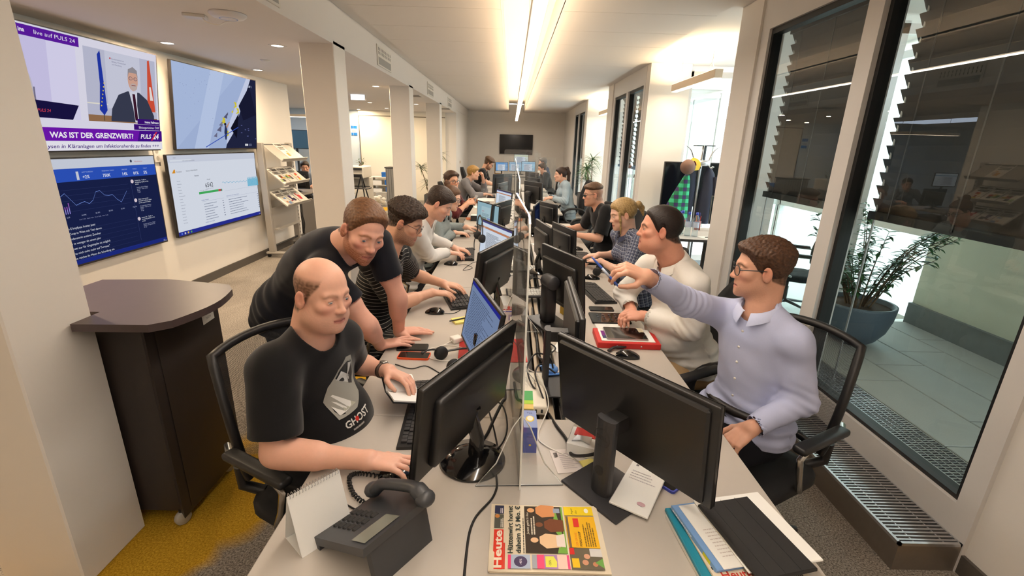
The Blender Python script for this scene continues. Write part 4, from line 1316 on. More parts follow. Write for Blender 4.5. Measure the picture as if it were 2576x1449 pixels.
monitor(-.120, 3.402, .841, -64.6, 5, 'monitor with white page and orange bar, headset hanging on its corner', 'round', w=.57, h=.30, pic=pic_orange, group=G)
monitor(-.116, 5.035, .837, 69.6, 6, 'black monitor back behind the turquoise website screen', 'round', w=.56, h=.28, back=True, group=G, logo='ASUS', pic=D_BLUE)
monitor(-.245, 4.95, .834, -62, 3, 'monitor showing a turquoise website beside the woman in denim', 'round', w=.54, h=.27, pic=pic_site, group=G)
monitor(-.107, 6.50, .834, -67.4, 5, 'small looking monitor with an orange bar page in front of the man in dark red', 'round', w=.56, h=.26, pic=pic_orange, group=G)
monitor(-.154, 7.60, .836, 74.6, 5, 'slim black monitor back behind the man in dark red', 'round', w=.55, h=.28, back=True, group=G, pic=D_BLUE)
monitor(-.165, 8.75, .840, 50, 3, 'tall black monitor back in front of the blond person', 'round', w=.525, h=.343, back=True, group=G, pic=D_BLUE)
monitor(.376, 1.187, .828, -51.5, 8, 'big black monitor seen from behind on a flat grey stand at the near right', 'rect', w=.545, h=.315, back=True, group=G, pic=pic_dark)
monitor(.286, 1.745, .839, -91.8, 2, 'edge-on monitor standing left of the red binder', 'rect', w=.54, h=.305, back=True, group=G, pic=pic_dark)
monitor(.323, 2.50, .831, -65.8, 5, 'black monitor back on a thick column facing the man in the white shirt', 'column', w=.44, h=.327, back=True, group=G, pic=pic_dark)
monitor(.286, 3.577, .831, -78.6, 3, 'monitor back left of the pair facing the blonde woman', 'round', w=.45, h=.30, back=True, group=G, pic=pic_dark)
monitor(.465, 3.80, .826, -72.3, 3, 'monitor back right of the pair facing the blonde woman', 'round', w=.46, h=.25, back=True, group=G, pic=pic_dark)
monitor(.44, 5.45, .832, -65.6, 3, 'black monitor back facing the man in sunglasses', 'round', w=.50, h=.24, back=True, group=G, logo='ASUS', pic=pic_dark)
monitor(.31, 5.12, .832, -100, 3, 'narrow edge-on monitor left of the one facing the man in sunglasses', 'round', w=.46, h=.26, back=True, group=G, pic=pic_dark)
monitor(.36, 7.2, .841, -60, 2, 'black monitor with a thick rounded top on the far right desk', 'column', w=.50, h=.33, back=True, group=G, pic=pic_dark)
monitor(.45, 9.2, .84, -62, 2, 'black monitor back facing the woman in pale denim', 'round', w=.5, h=.26, back=True, group=G, pic=pic_dark)
monitor(.50, 11.0, .84, -55, 2, 'black monitor back facing the person in the mask', 'round', w=.5, h=.26, back=True, group=G, pic=pic_dark)
monitor(.14, 15.6, .86, 8, 3, 'left one of the two bright screens under the dark television', 'round', w=.42, h=.30, pic=lambda w, h: pic_doc(w, h, 21, (120, 160, 196), (170, 200, 220)), group=G)
monitor(.56, 15.6, .86, -14, 3, 'right one of the two bright screens under the dark television', 'round', w=.46, h=.32, pic=lambda w, h: pic_doc(w, h, 22, (130, 170, 200), (170, 206, 226)), group=G)
monitor(-.30, 15.55, .86, 16, 3, 'bright blue screen on the desk behind the man in black', 'round', w=.42, h=.28, pic=lambda w, h: pic_doc(w, h, 23, (90, 130, 180), (120, 170, 220)), group=G)
monitor(.33, 15.95, 1.12, 0, 0, 'screen with a yellow green page standing high below the television', 'round', w=.48, h=.27, pic=lambda w, h: pic_doc(w, h, 24, (190, 196, 90), (214, 222, 214)), group=G)
KEYB = mat('keyboard black', (30, 30, 31), .45)
KEYC = mat('keycap black', (38, 38, 40), .5, noise=.04)
KEYG = mat('keycap pale', (196, 194, 188), .5)
def keyboard_proto(name, label, body, keys, w=.445, d=.150):
 t = thing(name, label, 'keyboard', (0, 0, DZ))
 b = MB(); b.prism([(-w / 2, -d / 2), (w / 2, -d / 2), (w / 2, d / 2), (-w / 2, d / 2)], 0, .010)
 b.add([(-w / 2, -d / 2, .010), (w / 2, -d / 2, .010), (w / 2, d / 2, .020), (-w / 2, d / 2, .020), (-w / 2, d / 2, .01), (w / 2, d / 2, .01)], [(0, 1, 2, 3), (3, 2, 5, 4), (0, 3, 4), (1, 5, 2)])
 b.build('body', body, t)
 b = MB()
 rows = 6
 for r in range(rows):
  yy = -d / 2 + .013 + r * (d - .024) / rows
  zz = .010 + .010 * (yy + .01 + d / 2) / d
  k = -w / 2 + .010
  n = 0
  while k < w / 2 - .015:
   ww = .0165
   if r == 0 and n == 3: ww = .105
   if k + ww > w / 2 - .008: break
   gap = .0195 - .0165
   if abs(k - (w / 2 - .15)) < .009 or abs(k - (w / 2 - .085)) < .009: k += .008
   b.box((k, yy, zz), (k + ww, yy + (d - .024) / rows - .003, zz + .006)); k += ww + gap; n += 1
 b.build('keys', keys, t)
 return t
KB = keyboard_proto('keyboard', 'x', KEYB, KEYC)
KBG = 'black computer keyboards'
def kb(x, y, deg, label, src=None): return dup(src or KB, (x, y, DZ), R_(deg), label, KBG)
pose(KB, (-.292, 1.52, DZ), R_(-86)); KB['label'] = 'black keyboard between the bald man\'s monitor and his notebook'; KB['group'] = KBG
kb(-.335, 2.86, -72, 'black keyboard under the hands of the man in the striped shirt')
kb(-.385, 4.08, -86, 'black keyboard under the hands of the man in the white sweatshirt')
kb(-.34, 5.35, -86, 'black keyboard beside the woman in the denim jacket')
kb(-.41, 7.75, -88, 'black keyboard on the desk of the man in dark red')
kb(-.36, 8.95, -88, 'black keyboard under the blond person\'s hand')
kb(.600, 3.04, 99, 'black keyboard in front of the man in the white shirt')
kb(.685, 4.05, 94, 'black keyboard under the blonde woman\'s hands')
kb(.62, 5.30, 94, 'black keyboard under the hands of the man in sunglasses')
KG = keyboard_proto('keyboard', 'pale keyboard lying across the desk middle behind the near shield', CHARCOAL, KEYG, w=.40, d=.14); KG['group'] = 'pale keyboards in the middle of the bench'
pose(KG, (.19, 2.98, DZ), R_(4))
dup(KG, (.20, 3.62, DZ), R_(8), 'pale keyboard farther back among the cables in the middle of the bench', 'pale keyboards in the middle of the bench')
def mouse_proto():
 t = thing('computer_mouse', 'x', 'mouse', (0, 0, DZ))
 b = MB()
 prof = []
 n = 10; seg = 14
 vs = []; fs = []
 for i in range(n + 1):
  u = i / n; yy = -.056 + .112 * u
  hw = .031 * math.sin(PI * min(max(.06 + u * .88, 0), 1)) ** .45
  hh = .036 * math.sin(PI * (.08 + u * .80)) ** .8
  for k in range(seg + 1):
   a = PI * k / seg
   vs.append((hw * math.cos(a), yy, max(hh * math.sin(a) ** .8, 0)))
 for i in range(n):
  for k in range(seg):
   fs.append((i * (seg + 1) + k, i * (seg + 1) + k + 1, (i + 1) * (seg + 1) + k + 1, (i + 1) * (seg + 1) + k))
 b.add(vs, [tuple(reversed(f)) for f in fs], True)
 b.add(vs[:seg + 1], [list(range(seg + 1))]); b.add(vs[-seg - 1:], [list(reversed(range(seg + 1)))])
 b.build('shell', BEZG, t)
 b = MB(); b.M = Matrix.Translation((0, .030, .026)) @ Matrix.Rotation(PI / 2, 4, 'Y'); b.lathe([(.0001, -.004), (.010, -.004), (.010, .004), (.0001, .004)], 12); b.build('wheel', CHARCOAL, t)
 return t
MO = mouse_proto(); MG = 'black computer mice'
MO['label'] = 'black mouse under the bald man\'s right hand, near his monitor'; MO['group'] = MG; pose(MO, (-.315, 1.17, DZ), R_(-90))
def mouse(x, y, deg, label): return dup(MO, (x, y, DZ), R_(deg), label, MG)
mouse(-.427, 2.575, -95, 'glossy black mouse between the yellow notes and the striped man\'s keyboard')
mouse(-.475, 3.72, -95, 'black mouse next to the striped man\'s hands, before the white sweatshirt keyboard')
mouse(-.475, 4.95, -95, 'black mouse under the hand of the woman in denim')
mouse(.585, 2.04, 80, 'black mouse in front of the red binder')
mouse(.640, 3.40, 85, 'black mouse behind the white-shirted man\'s keyboard')
mouse(.665, 4.42, 85, 'black mouse behind the blonde woman\'s keyboard')
MESHB = None
def mesh_fabric():
 m, nt, out = node_mat('chair mesh fabric')
 p = N(nt, 'ShaderNodeBsdfPrincipled'); p.inputs['Base Color'].default_value = (*lin((30, 30, 32)), 1); p.inputs['Roughness'].default_value = .8
 tr = N(nt, 'ShaderNodeBsdfTransparent'); mx = N(nt, 'ShaderNodeMixShader')
 tc = N(nt, 'ShaderNodeTexCoord'); wv = N(nt, 'ShaderNodeTexChecker', i_Scale=420.0)
 wv.inputs['Color1'].default_value = (.18, .18, .18, 1); wv.inputs['Color2'].default_value = (.88, .88, .88, 1)
 nt.links.new(tc.outputs['Object'], wv.inputs['Vector'])
 nt.links.new(wv.outputs['Color'], mx.inputs[0]); nt.links.new(tr.outputs[0], mx.inputs[1]); nt.links.new(p.outputs[0], mx.inputs[2]); nt.links.new(mx.outputs[0], out.inputs[0])
 return m
MESHF = mesh_fabric()
SEATF = mat('seat fabric black', (26, 26, 28), .9, noise=.1, nscale=300, bump=.3, bscale=800)
CHROME = mat('chair chrome', (200, 198, 194), .2, metal=1.0)
def chair_base(t):
 b = MB(); b.lathe([(.0001, .10), (.030, .10), (.030, .28), (.022, .28), (.022, .39), (.0001, .39)], 14); b.build('gas_column', DARKBOX, t)
 for k in range(5):
  a = 2 * PI * k / 5 + .3
  b = MB(); b.mtx(rz=a); b.tube([(.02, 0, .125), (.16, 0, .105), (.30, 0, .085)], [.026, .020, .015], 8, flat=.7); lg = b.build('star_leg', DARKBOX, t)
  b = MB(); b.mtx(rz=a)
  for s in (-.016, .016):
   b.M = Matrix.Rotation(a, 4, 'Z') @ Matrix.Translation((.295, s, .028)) @ Matrix.Rotation(PI / 2, 4, 'X'); b.lathe([(.0001, -.010), (.024, -.010), (.028, -.006), (.028, .006), (.024, .010), (.0001, .010)], 14)
  b.M = Matrix.Rotation(a, 4, 'Z'); b.tube([(.295, 0, .03), (.295, 0, .085)], .008, 6)
  b.build('caster', DARKBOX, lg)
def chair(label, loc, rz, kind='mesh', bh=.98, group='black office chairs'):
 """faces local +Y"""
 t = thing('office_chair', label, 'chair', (loc[0], loc[1], 0), rz, group)
 chair_base(t)
 b = MB()
 pr = rrect(-.24, -.22, .24, .25, .09, 5)
 n = len(pr)
 vs = []
 for sc_, z in ((.93, .385), (1.0, .40), (1.0, .43), (.96, .45), (.80, .456)):
  vs += [(x * sc_, y * sc_, z - .02 * max(0, (y - .15)) / .1 * (z > .40)) for x, y in pr]
 fs = [list(range(n - 1, -1, -1)), list(range(4 * n, 5 * n))]
 for r in range(4): fs += [(r * n + i, r * n + (i + 1) % n, (r + 1) * n + (i + 1) % n, (r + 1) * n + i) for i in range(n)]
 b.add(vs, fs, True); b.build('seat', SEATF, t)
 def bp(u, v):
  w = .215 + .025 * math.sin(PI * v) if kind != 'solid' else .20 * (math.sin(PI * (.14 + .74 * v)) ** .42)
  z = .53 + (bh - .53) * v
  y = -.245 - .10 * v + .045 * math.sin(PI * v) + .045 * u * u
  return Vector((u * w, y, z))
 nu, nv = 10, 14
 if kind == 'mesh':
  ring = [bp(-1, v / nv) for v in range(nv + 1)] + [bp(-1 + 2 * u / nu, 1) + Vector((0, 0, .02 * (1 - (-1 + 2 * u / nu) ** 2))) for u in range(1, nu)] + [bp(1, 1 - v / nv) for v in range(nv + 1)] + [bp(1 - 2 * u / nu, 0) for u in range(1, nu)]
  b = MB(); b.tube(ring, .017, 8, closed=True); b.build('back_frame', DARKBOX, t)
  b = MB(); b.add([tuple(bp(-1 + 2 * u / nu, v / nv)) for v in range(nv + 1) for u in range(nu + 1)], [(v * (nu + 1) + u, v * (nu + 1) + u + 1, (v + 1) * (nu + 1) + u + 1, (v + 1) * (nu + 1) + u) for v in range(nv) for u in range(nu)], True)
  b.build('back_mesh', MESHF, t)
  b = MB()
  for s in (-1, 1): b.tube([(s * .17, -.19, .44), (s * .21, -.25, .47), (s * .215, -.245, .56)], .02, 8)
  b.build('back_bracket', DARKBOX, t)
  for s in (-1, 1):
   b = MB(); b.tube([(s * .235, -.02, .44), (s * .275, .03, .47), (s * .285, .08, .56), (s * .285, .10, .64), (s * .285, .06, .672), (s * .285, -.16, .672), (s * .24, -.25, .66)], .012, 8); b.build('arm_bracket', CHROME, t)
   b = MB(); b.rbox((s * .285 - .026, -.17, .672), (s * .285 + .026, .13, .702), .012, 2); b.build('armrest', DARKBOX, t)
 else:
  th = .05
  f = [bp(-1 + 2 * u / nu, v / nv) for v in range(nv + 1) for u in range(nu + 1)]
  m_ = len(f)
  bk = [p + Vector((0, -th * (1 - .7 * max(abs(-1 + 2 * (i % (nu + 1)) / nu), abs(2 * (i // (nu + 1)) / nv - 1)) ** 4), 0)) for i, p in enumerate(f)]
  fs = []
  for v in range(nv):
   for u in range(nu):
    q = (v * (nu + 1) + u, v * (nu + 1) + u + 1, (v + 1) * (nu + 1) + u + 1, (v + 1) * (nu + 1) + u)
    fs.append(tuple(reversed(q))); fs.append(tuple(m_ + i for i in q))
  def ed(i, j): fs.append((i, j, m_ + j, m_ + i))
  for u in range(nu): ed(u, u + 1); ed(nv * (nu + 1) + u + 1, nv * (nu + 1) + u)
  for v in range(nv): ed((v + 1) * (nu + 1), v * (nu + 1)); ed(v * (nu + 1) + nu, (v + 1) * (nu + 1) + nu)
  b = MB(); b.add([tuple(p) for p in f + bk], fs, True); b.build('backrest', SEATF, t)
  b = MB(); b.tube([(0, -.12, .42), (0, -.30, .44), (0, -.33, .60)], [.03, .03, .02], 8); b.build('back_bracket', DARKBOX, t)
  for s in (-1, 1):
   b = MB()
   lp = smooth_path([(s * .27, -.10, .43), (s * .29, .10, .46), (s * .29, .16, .58), (s * .29, .10, .67), (s * .29, -.10, .68), (s * .29, -.20, .62), (s * .28, -.16, .50)], 5)
   b.tube(lp, .020, 8, closed=True); b.build('armrest', DARKBOX, t)
 return t
chair('black mesh chair with chrome arm brackets under the bald man', (-.645, 1.50), R_(-118))
chair('black mesh chair with light arm brackets under the man in the pale blue shirt', (1.03, 1.72), R_(118))
chair('black chair with rounded back and loop armrests under the man in the white shirt', (1.03, 2.38), R_(100), 'solid', 1.0)
chair('black chair back behind the blonde woman in checked shirt', (1.12, 3.76), R_(95), 'solid', .92)
chair('black chair of the man in sunglasses', (1.10, 4.96), R_(95), 'solid', 1.06)
chair('black mesh chair under the man in the striped shirt', (-.86, 2.66), R_(-90))
chair('black mesh chair under the man in the white sweatshirt', (-.86, 3.72), R_(-92), bh=.9)
chair('black chair under the woman in the denim jacket', (-.89, 4.85), R_(-90), 'solid', .92)
chair('black chair under the man in dark red', (-1.0, 6.36), R_(-90), 'solid', .95)
chair('black chair draped in dark cloth under the blond person', (-1.0, 8.84), R_(-90), 'solid', 1.0)
chair('empty black chair turned sideways at the walkway gap', (1.13, 6.5), R_(110), 'solid', .96)
chair('tilted black chair behind the woman in pale denim', (1.05, 8.2), R_(95), 'solid', 1.14)
chair('black chair under the person in the white mask', (.93, 11.45), R_(95), 'solid', 1.1)
chair('black chair under the bearded man in black', (-.74, 10.35), R_(-90), 'solid', 1.2)
PRINTM = mat('printed paper', (220, 216, 208), .7, spec=.2, attr='Col')
TVB = mat('television bezel', (34, 30, 30), .35)
def tv(label, x, y0, y1, z0, z1, tilt, pic, side=1):
 """screen on the left wall facing +x; picture x runs along +y... seen from the room left is near"""
 w = y1 - y0; h = z1 - z0
 t = thing('wall_screen', label, 'screen', (x, (y0 + y1) / 2, z0), PI / 2, 'big screens on the left wall')
 M = Matrix.Rotation(R_(tilt), 4, 'X')
 b = MB(); b.M = M; b.rbox((-w / 2, 0, 0), (w / 2, .035, h), .006, 1); b.rbox((-w * .36, .03, h * .12), (w * .36, .055, h * .7), .01, 1); b.build('housing', TVB, t)
 b = MB(); b.M = M
 e = .009
 b.box((-w / 2, -.002, 0), (w / 2, 0, .016)); b.box((-w / 2, -.002, h - e), (w / 2, 0, h)); b.box((-w / 2, -.002, .016), (-w / 2 + e, 0, h - e)); b.box((w / 2 - e, -.002, .016), (w / 2, 0, h - e)); b.build('bezel', TVB, t)
 p = pic(w - 2 * e, h - e - .016)
 p.build('picture', SCREENM, t, M @ Matrix.Translation((-w / 2 + e, -.0006, .016)) @ Matrix.Rotation(PI / 2, 4, 'X'))
 b = MB(); b.box((-.25, .03, h * .3), (.25, .09, h * .36)); b.box((-.25, .03, h * .6), (.25, .09, h * .66)); b.build('wall_bracket', GASKET, t)
 return t
def pic_news(w, h):
 p = Pic(w, h, (226, 224, 240), .0004)
 V_ = (92, 28, 160)
 p.rect(w * .02, h * .27, w * .43, h * .66, (206, 200, 236)); p.rect(w * .30, h * .27, w * .15, h * .66, (220, 216, 244))
 p.poly([(w * .05, h * .27), (w * .05, h * .62), (w * .10, h * .78), (w * .17, h * .76), (w * .21, h * .58), (w * .24, h * .27)], (196, 192, 210))
 p.disc(w * .135, h * .72, w * .035, (226, 190, 170), h * .09); p.poly([(w * .09, h * .55), (w * .085, h * .78), (w * .12, h * .83), (w * .165, h * .82), (w * .185, h * .74), (w * .19, h * .5), (w * .165, h * .55), (w * .165, h * .74), (w * .11, h * .74)], (214, 196, 160))
 for k in range(9):
  p.rect(w * .06 + k * w * .019, h * (.30 + .03 * (k % 2)), w * .008, h * .22, (120, 116, 140))
 p.poly([(w * .16, h * .28), (w * .40, h * .27), (w * .44, h * .40), (w * .19, h * .42)], (26, 20, 66)); p.text('PULS 24', w * .22, h * .325, h * .035, (230, 70, 90), it=.2)
 p.rect(w * .49, h * .27, w * .49, h * .66, (190, 192, 214)); p.rect(w * .62, h * .40, w * .24, h * .53, (206, 208, 226)); p.rect(w * .49, h * .43, w * .13, h * .012, (230, 226, 214)); p.rect(w * .86, h * .40, w * .12, h * .012, (230, 226, 214))
 p.rect(w * .49, h * .27, w * .49, h * .06, (150, 112, 80))
 p.rect(w * .585, h * .28, w * .006, h * .62, (90, 80, 60)); p.poly([(w * .562, h * .38), (w * .575, h * .62), (w * .57, h * .88), (w * .588, h * .92), (w * .602, h * .60), (w * .612, h * .38), (w * .59, h * .33)], (34, 56, 168))
 for k in range(7): p.disc(w * (.575 + .004 * k), h * (.42 + .035 * k), w * .004, (240, 214, 60), n=5)
 p.poly([(w * .915, h * .92), (w * .93, h * .93), (w * .965, h * .40), (w * .90, h * .40)], (214, 84, 60)); p.poly([(w * .922, h * .66), (w * .935, h * .66), (w * .95, h * .52), (w * .925, h * .52)], (236, 226, 222))
 p.poly([(w * .63, h * .30), (w * .64, h * .40), (w * .69, h * .54), (w * .755, h * .585), (w * .84, h * .585), (w * .90, h * .52), (w * .95, h * .36), (w * .95, h * .28), (w * .63, h * .28)], (58, 62, 82))
 p.poly([(w * .765, h * .585), (w * .79, h * .42), (w * .80, h * .28), (w * .83, h * .28), (w * .82, h * .45), (w * .825, h * .585)], (214, 216, 230)); p.poly([(w * .788, h * .565), (w * .80, h * .30), (w * .822, h * .30), (w * .808, h * .565)], (60, 24, 44))
 p.disc(w * .797, h * .70, w * .037, (214, 166, 146), h * .105); p.poly([(w * .760, h * .72), (w * .765, h * .80), (w * .80, h * .83), (w * .83, h * .80), (w * .835, h * .72), (w * .825, h * .77), (w * .77, h * .77)], (150, 144, 150))
 p.disc(w * .80, h * .635, w * .026, (196, 176, 170), h * .036); p.rect(w * .785, h * .645, w * .03, h * .008, (140, 70, 70)); p.disc(w * .78, h * .715, w * .014, (90, 80, 96), h * .018); p.disc(w * .816, h * .715, w * .014, (90, 80, 96), h * .018); p.disc(w * .78, h * .715, w * .011, (206, 160, 146), h * .014); p.disc(w * .816, h * .715, w * .011, (206, 160, 146), h * .014)
 p.text('Bundesministerium', w * .655, h * .86, h * .020, (120, 120, 150)); p.text('Bildung, Wissenschaft', w * .655, h * .835, h * .020, (120, 120, 150)); p.text('und Forschung', w * .655, h * .81, h * .020, (120, 120, 150)); p.rect(w * .64, h * .862, w * .008, h * .014, (200, 60, 60))
 p.rect(0, h * .905, w * .46, h * .08, V_); p.text('ina', w * .165, h * .932, h * .045, (240, 236, 250), bold=.03); p.text('live auf PULS 24', w * .235, h * .932, h * .045, (240, 236, 250), width=w * .205)
 p.rect(w * .81, h * .265, w * .18, h * .055, (60, 16, 120)); p.text('Heinz Faßmann', w * .98, h * .278, h * .034, (244, 240, 252), 'R', bold=.02)
 p.rect(w * .78, h * .205, w * .21, h * .058, (60, 16, 120)); p.text('Bildungsminister ÖVP', w * .98, h * .220, h * .034, (244, 240, 252), 'R')
 p.rect(0, h * .085, w, h * .115, (112, 24, 176)); p.text('WAS IST DER GRENZWERT?', w * .255, h * .115, h * .068, (248, 244, 252), bold=.03, width=w * .515)
 p.poly([(w * .80, h * .085), (w * .82, h * .2), (w, h * .2), (w, h * .085)], (70, 18, 140)); p.text('PULS', w * .825, h * .115, h * .066, (248, 244, 252), it=.2, bold=.03, width=w * .085); p.text('24', w * .925, h * .112, h * .08, (248, 244, 252), it=.2, bold=.03)
 p.poly([(w * .905, h * .095), (w * .95, h * .19), (w * .962, h * .19), (w * .917, h * .095)], (226, 50, 70))
 p.rect(0, 0, w, h * .08, (238, 236, 246)); p.text('ysen in Kläranlagen um Infektionsherde zu finden +++', w * .235, h * .022, h * .048, (70, 30, 130), it=.18, bold=.012, width=w * .735)
 return p
def pic_climb(w, h):
 p = Pic(w, h, (168, 186, 224), .0004)
 p.poly([(0, 0), (w * .72, h), (0, h)], (176, 194, 230)); p.poly([(w * .40, h), (w * .18, 0), (w * .34, 0), (w * .56, h)], (190, 206, 238))
 p.poly([(w * .88, h), (w * .62, h * .30), (w * .55, 0), (w, 0), (w, h)], (34, 38, 66)); p.poly([(w * .86, h), (w * .60, h * .34), (w * .56, h * .05), (w * .66, h * .22), (w * .92, h)], (206, 214, 240))
 p.poly([(w * .62, h * .28), (w * .74, h * .50), (w * .70, h * .14)], (18, 18, 34)); p.poly([(w * .74, h * .6), (w * .9, h * .9), (w, h * .5), (w * .8, h * .4)], (26, 28, 52))
 for (x, y, s_, c) in ((.47, .31, .05, (120, 122, 150)), (.40, .16, .045, (112, 112, 140)), (.50, .36, .04, (210, 206, 90)), (.44, .24, .06, (100, 100, 128)), (.53, .42, .05, (86, 88, 120)), (.63, .50, .03, (222, 206, 50)), (.56, .46, .03, (90, 92, 120))):
  p.poly([(w * x, h * y), (w * (x + s_), h * (y + s_ * 1.2)), (w * (x + s_ * .9), h * (y - s_ * .3))], c)
 for (x, y) in ((.66, .60), (.69, .52), (.54, .20), (.50, .37)):
  p.poly([(w * x, h * (y - .04)), (w * (x + .05), h * (y - .02)), (w * (x + .045), h * (y + .04)), (w * (x + .01), h * (y + .05)), (w * (x + .03), h * y)], (218, 204, 52))
 p.disc(w * .545, h * .33, w * .014, (40, 30, 40), h * .02); p.poly([(w * .53, h * .22), (w * .54, h * .31), (w * .565, h * .31), (w * .57, h * .23), (w * .555, h * .12), (w * .54, h * .12)], (44, 54, 96)); p.poly([(w * .555, h * .30), (w * .60, h * .37), (w * .605, h * .36), (w * .565, h * .27)], (196, 150, 130))
 p.graph([(w * .30, h * .02), (w * .72, h * .30)], h * .006, (54, 84, 190))
 for k in range(24):
  r = random.Random(k); p.disc(w * r.uniform(.02, .4), h * r.uniform(.3, .97), w * .0022, (120, 130, 170), n=6)
 p.text('ORF 1', w * .86, h * .88, h * .04, (214, 222, 246), bold=.02); p.rect(w * .80, h * .035, w * .045, h * .03, (236, 238, 244)); p.text('4:50', w * .806, h * .042, h * .018, (40, 40, 60))
 for k in range(3): p.disc(w * (.865 + .013 * k), h * .05, w * .008, (160, 170, 210)); p.disc(w * (.865 + .013 * k), h * .05, w * .006, (34, 38, 66))
 for k in range(8):
  r = random.Random(k + 60); p.rect(w * r.uniform(.72, .97), h * r.uniform(.08, .4), w * .02, h * .012, (90, 96, 150))
 return p
def pic_traffic(w, h):
 p = Pic(w, h, (26, 34, 74), .0004)
 p.rect(0, h * .91, w, h * .09, (206, 212, 226)); p.rect(0, h * .79, w, h * .12, (46, 84, 190)); p.rect(0, 0, w, h * .045, (30, 44, 130))
 p.text('Aktualisieren', w * .84, h * .942, h * .022, (190, 90, 90)); p.disc(w * .815, h * .955, w * .008, (60, 66, 90))
 p.rect(w * .44, h * .80, w * .015, h * .08, (206, 210, 224))
 for (a, b_, x) in (('LAST THURSDAY', '+2%', .475), ('PAGEVIEWS TODAY', '750K', .60), ('DESKTOP', '14%', .735), ('MOBILE', '81%', .815), ('TABLET', '5%', .895)):
  p.text(a, w * x, h * .865, h * .017, (170, 190, 240)); p.text(b_, w * x, h * .81, h * .045, (240, 244, 255), bold=.01)
 for k in range(30):
  hh = h * (.10 + .14 * abs(math.sin(k * .55 + .6))) * (1 if k < 26 else .5)
  p.rect(w * (.02 + .011 * k), h * .50, w * .005, hh * .6, (150, 140, 220)); p.rect(w * (.02 + .011 * k), h * .50 + hh * .6, w * .005, hh * .4, (160, 90, 190))
 pts = [(w * (.02 + .026 * k), h * (.62 + .05 * math.sin(k * .7) + .03 * math.sin(k * 1.7))) for k in range(28)]
 p.graph(pts, h * .0022, (120, 150, 230))
 for k in range(5): p.rect(w * .02, h * (.52 + .05 * k), w * .72, h * .0012, (60, 70, 120))
 for k, tx in enumerate(('12 PM', '2:20', '04 PM', '06 PM', '08 PM', '10 PM', 'Aug 06')): p.text(tx, w * (.23 + .085 * k), h * .465, h * .02, (170, 178, 210))
 p.text('Social Traffic   Search Traffic   Direct Traffic   Other Traffic', w * .38, h * .43, h * .014, (150, 156, 196))
 for k, tx in enumerate(('pfung in den E-Impfpass kostet jetzt', 'Juwelier-Coup in Wien mit Taxi davon', 'ORF-Moderatorin erzürnt Zuseher', 'Kinder in weniger als einem Jahr', 'ckdown nur für Ungeimpfte ist möglich', 'Trau mich nicht mehr auf Terrasse"', 'nn reichte ihr Mann die Scheidung ein')):
  y = h * (.355 - .048 * k); p.text(tx, w * (.235 + .012 * k), y, h * .030, (226, 230, 244)); p.rect(0, y - h * .014, w * .74, h * .0012, (56, 66, 116))
 for k, (a, b_) in enumerate((('Instant hit - Traffic is\nincreasing rapidly to this\narticle', 'Raubüberfall auf Wiener\nJuwelier - Täter auf der\nFlucht\n1h ago'), ('Video opportunity -\nConsider adding a video\nto this popular article', 'Raubüberfall auf Wiener\nJuwelier - Täter auf der\nFlucht\n1h ago'), ('Instant hit - Traffic is\nincreasing rapidly to this\narticle', 'Beamte attackiert - Polizei\nschießt auf Angreifer (30)\n2h ago'))):
  y = h * (.745 - .205 * k); p.disc(w * .765, y, w * .011, (226, 210, 220)); p.text(a, w * .785, y, h * .020, (226, 230, 244)); p.text(b_, w * .79, y - h * .075, h * .017, (176, 182, 214))
 p.rect(w * .75, h * .1, w * .0015, h * .68, (60, 70, 120)); p.text('14:20\n05.08.2021', w * .93, h * .03, h * .014, (200, 206, 230))
 return p
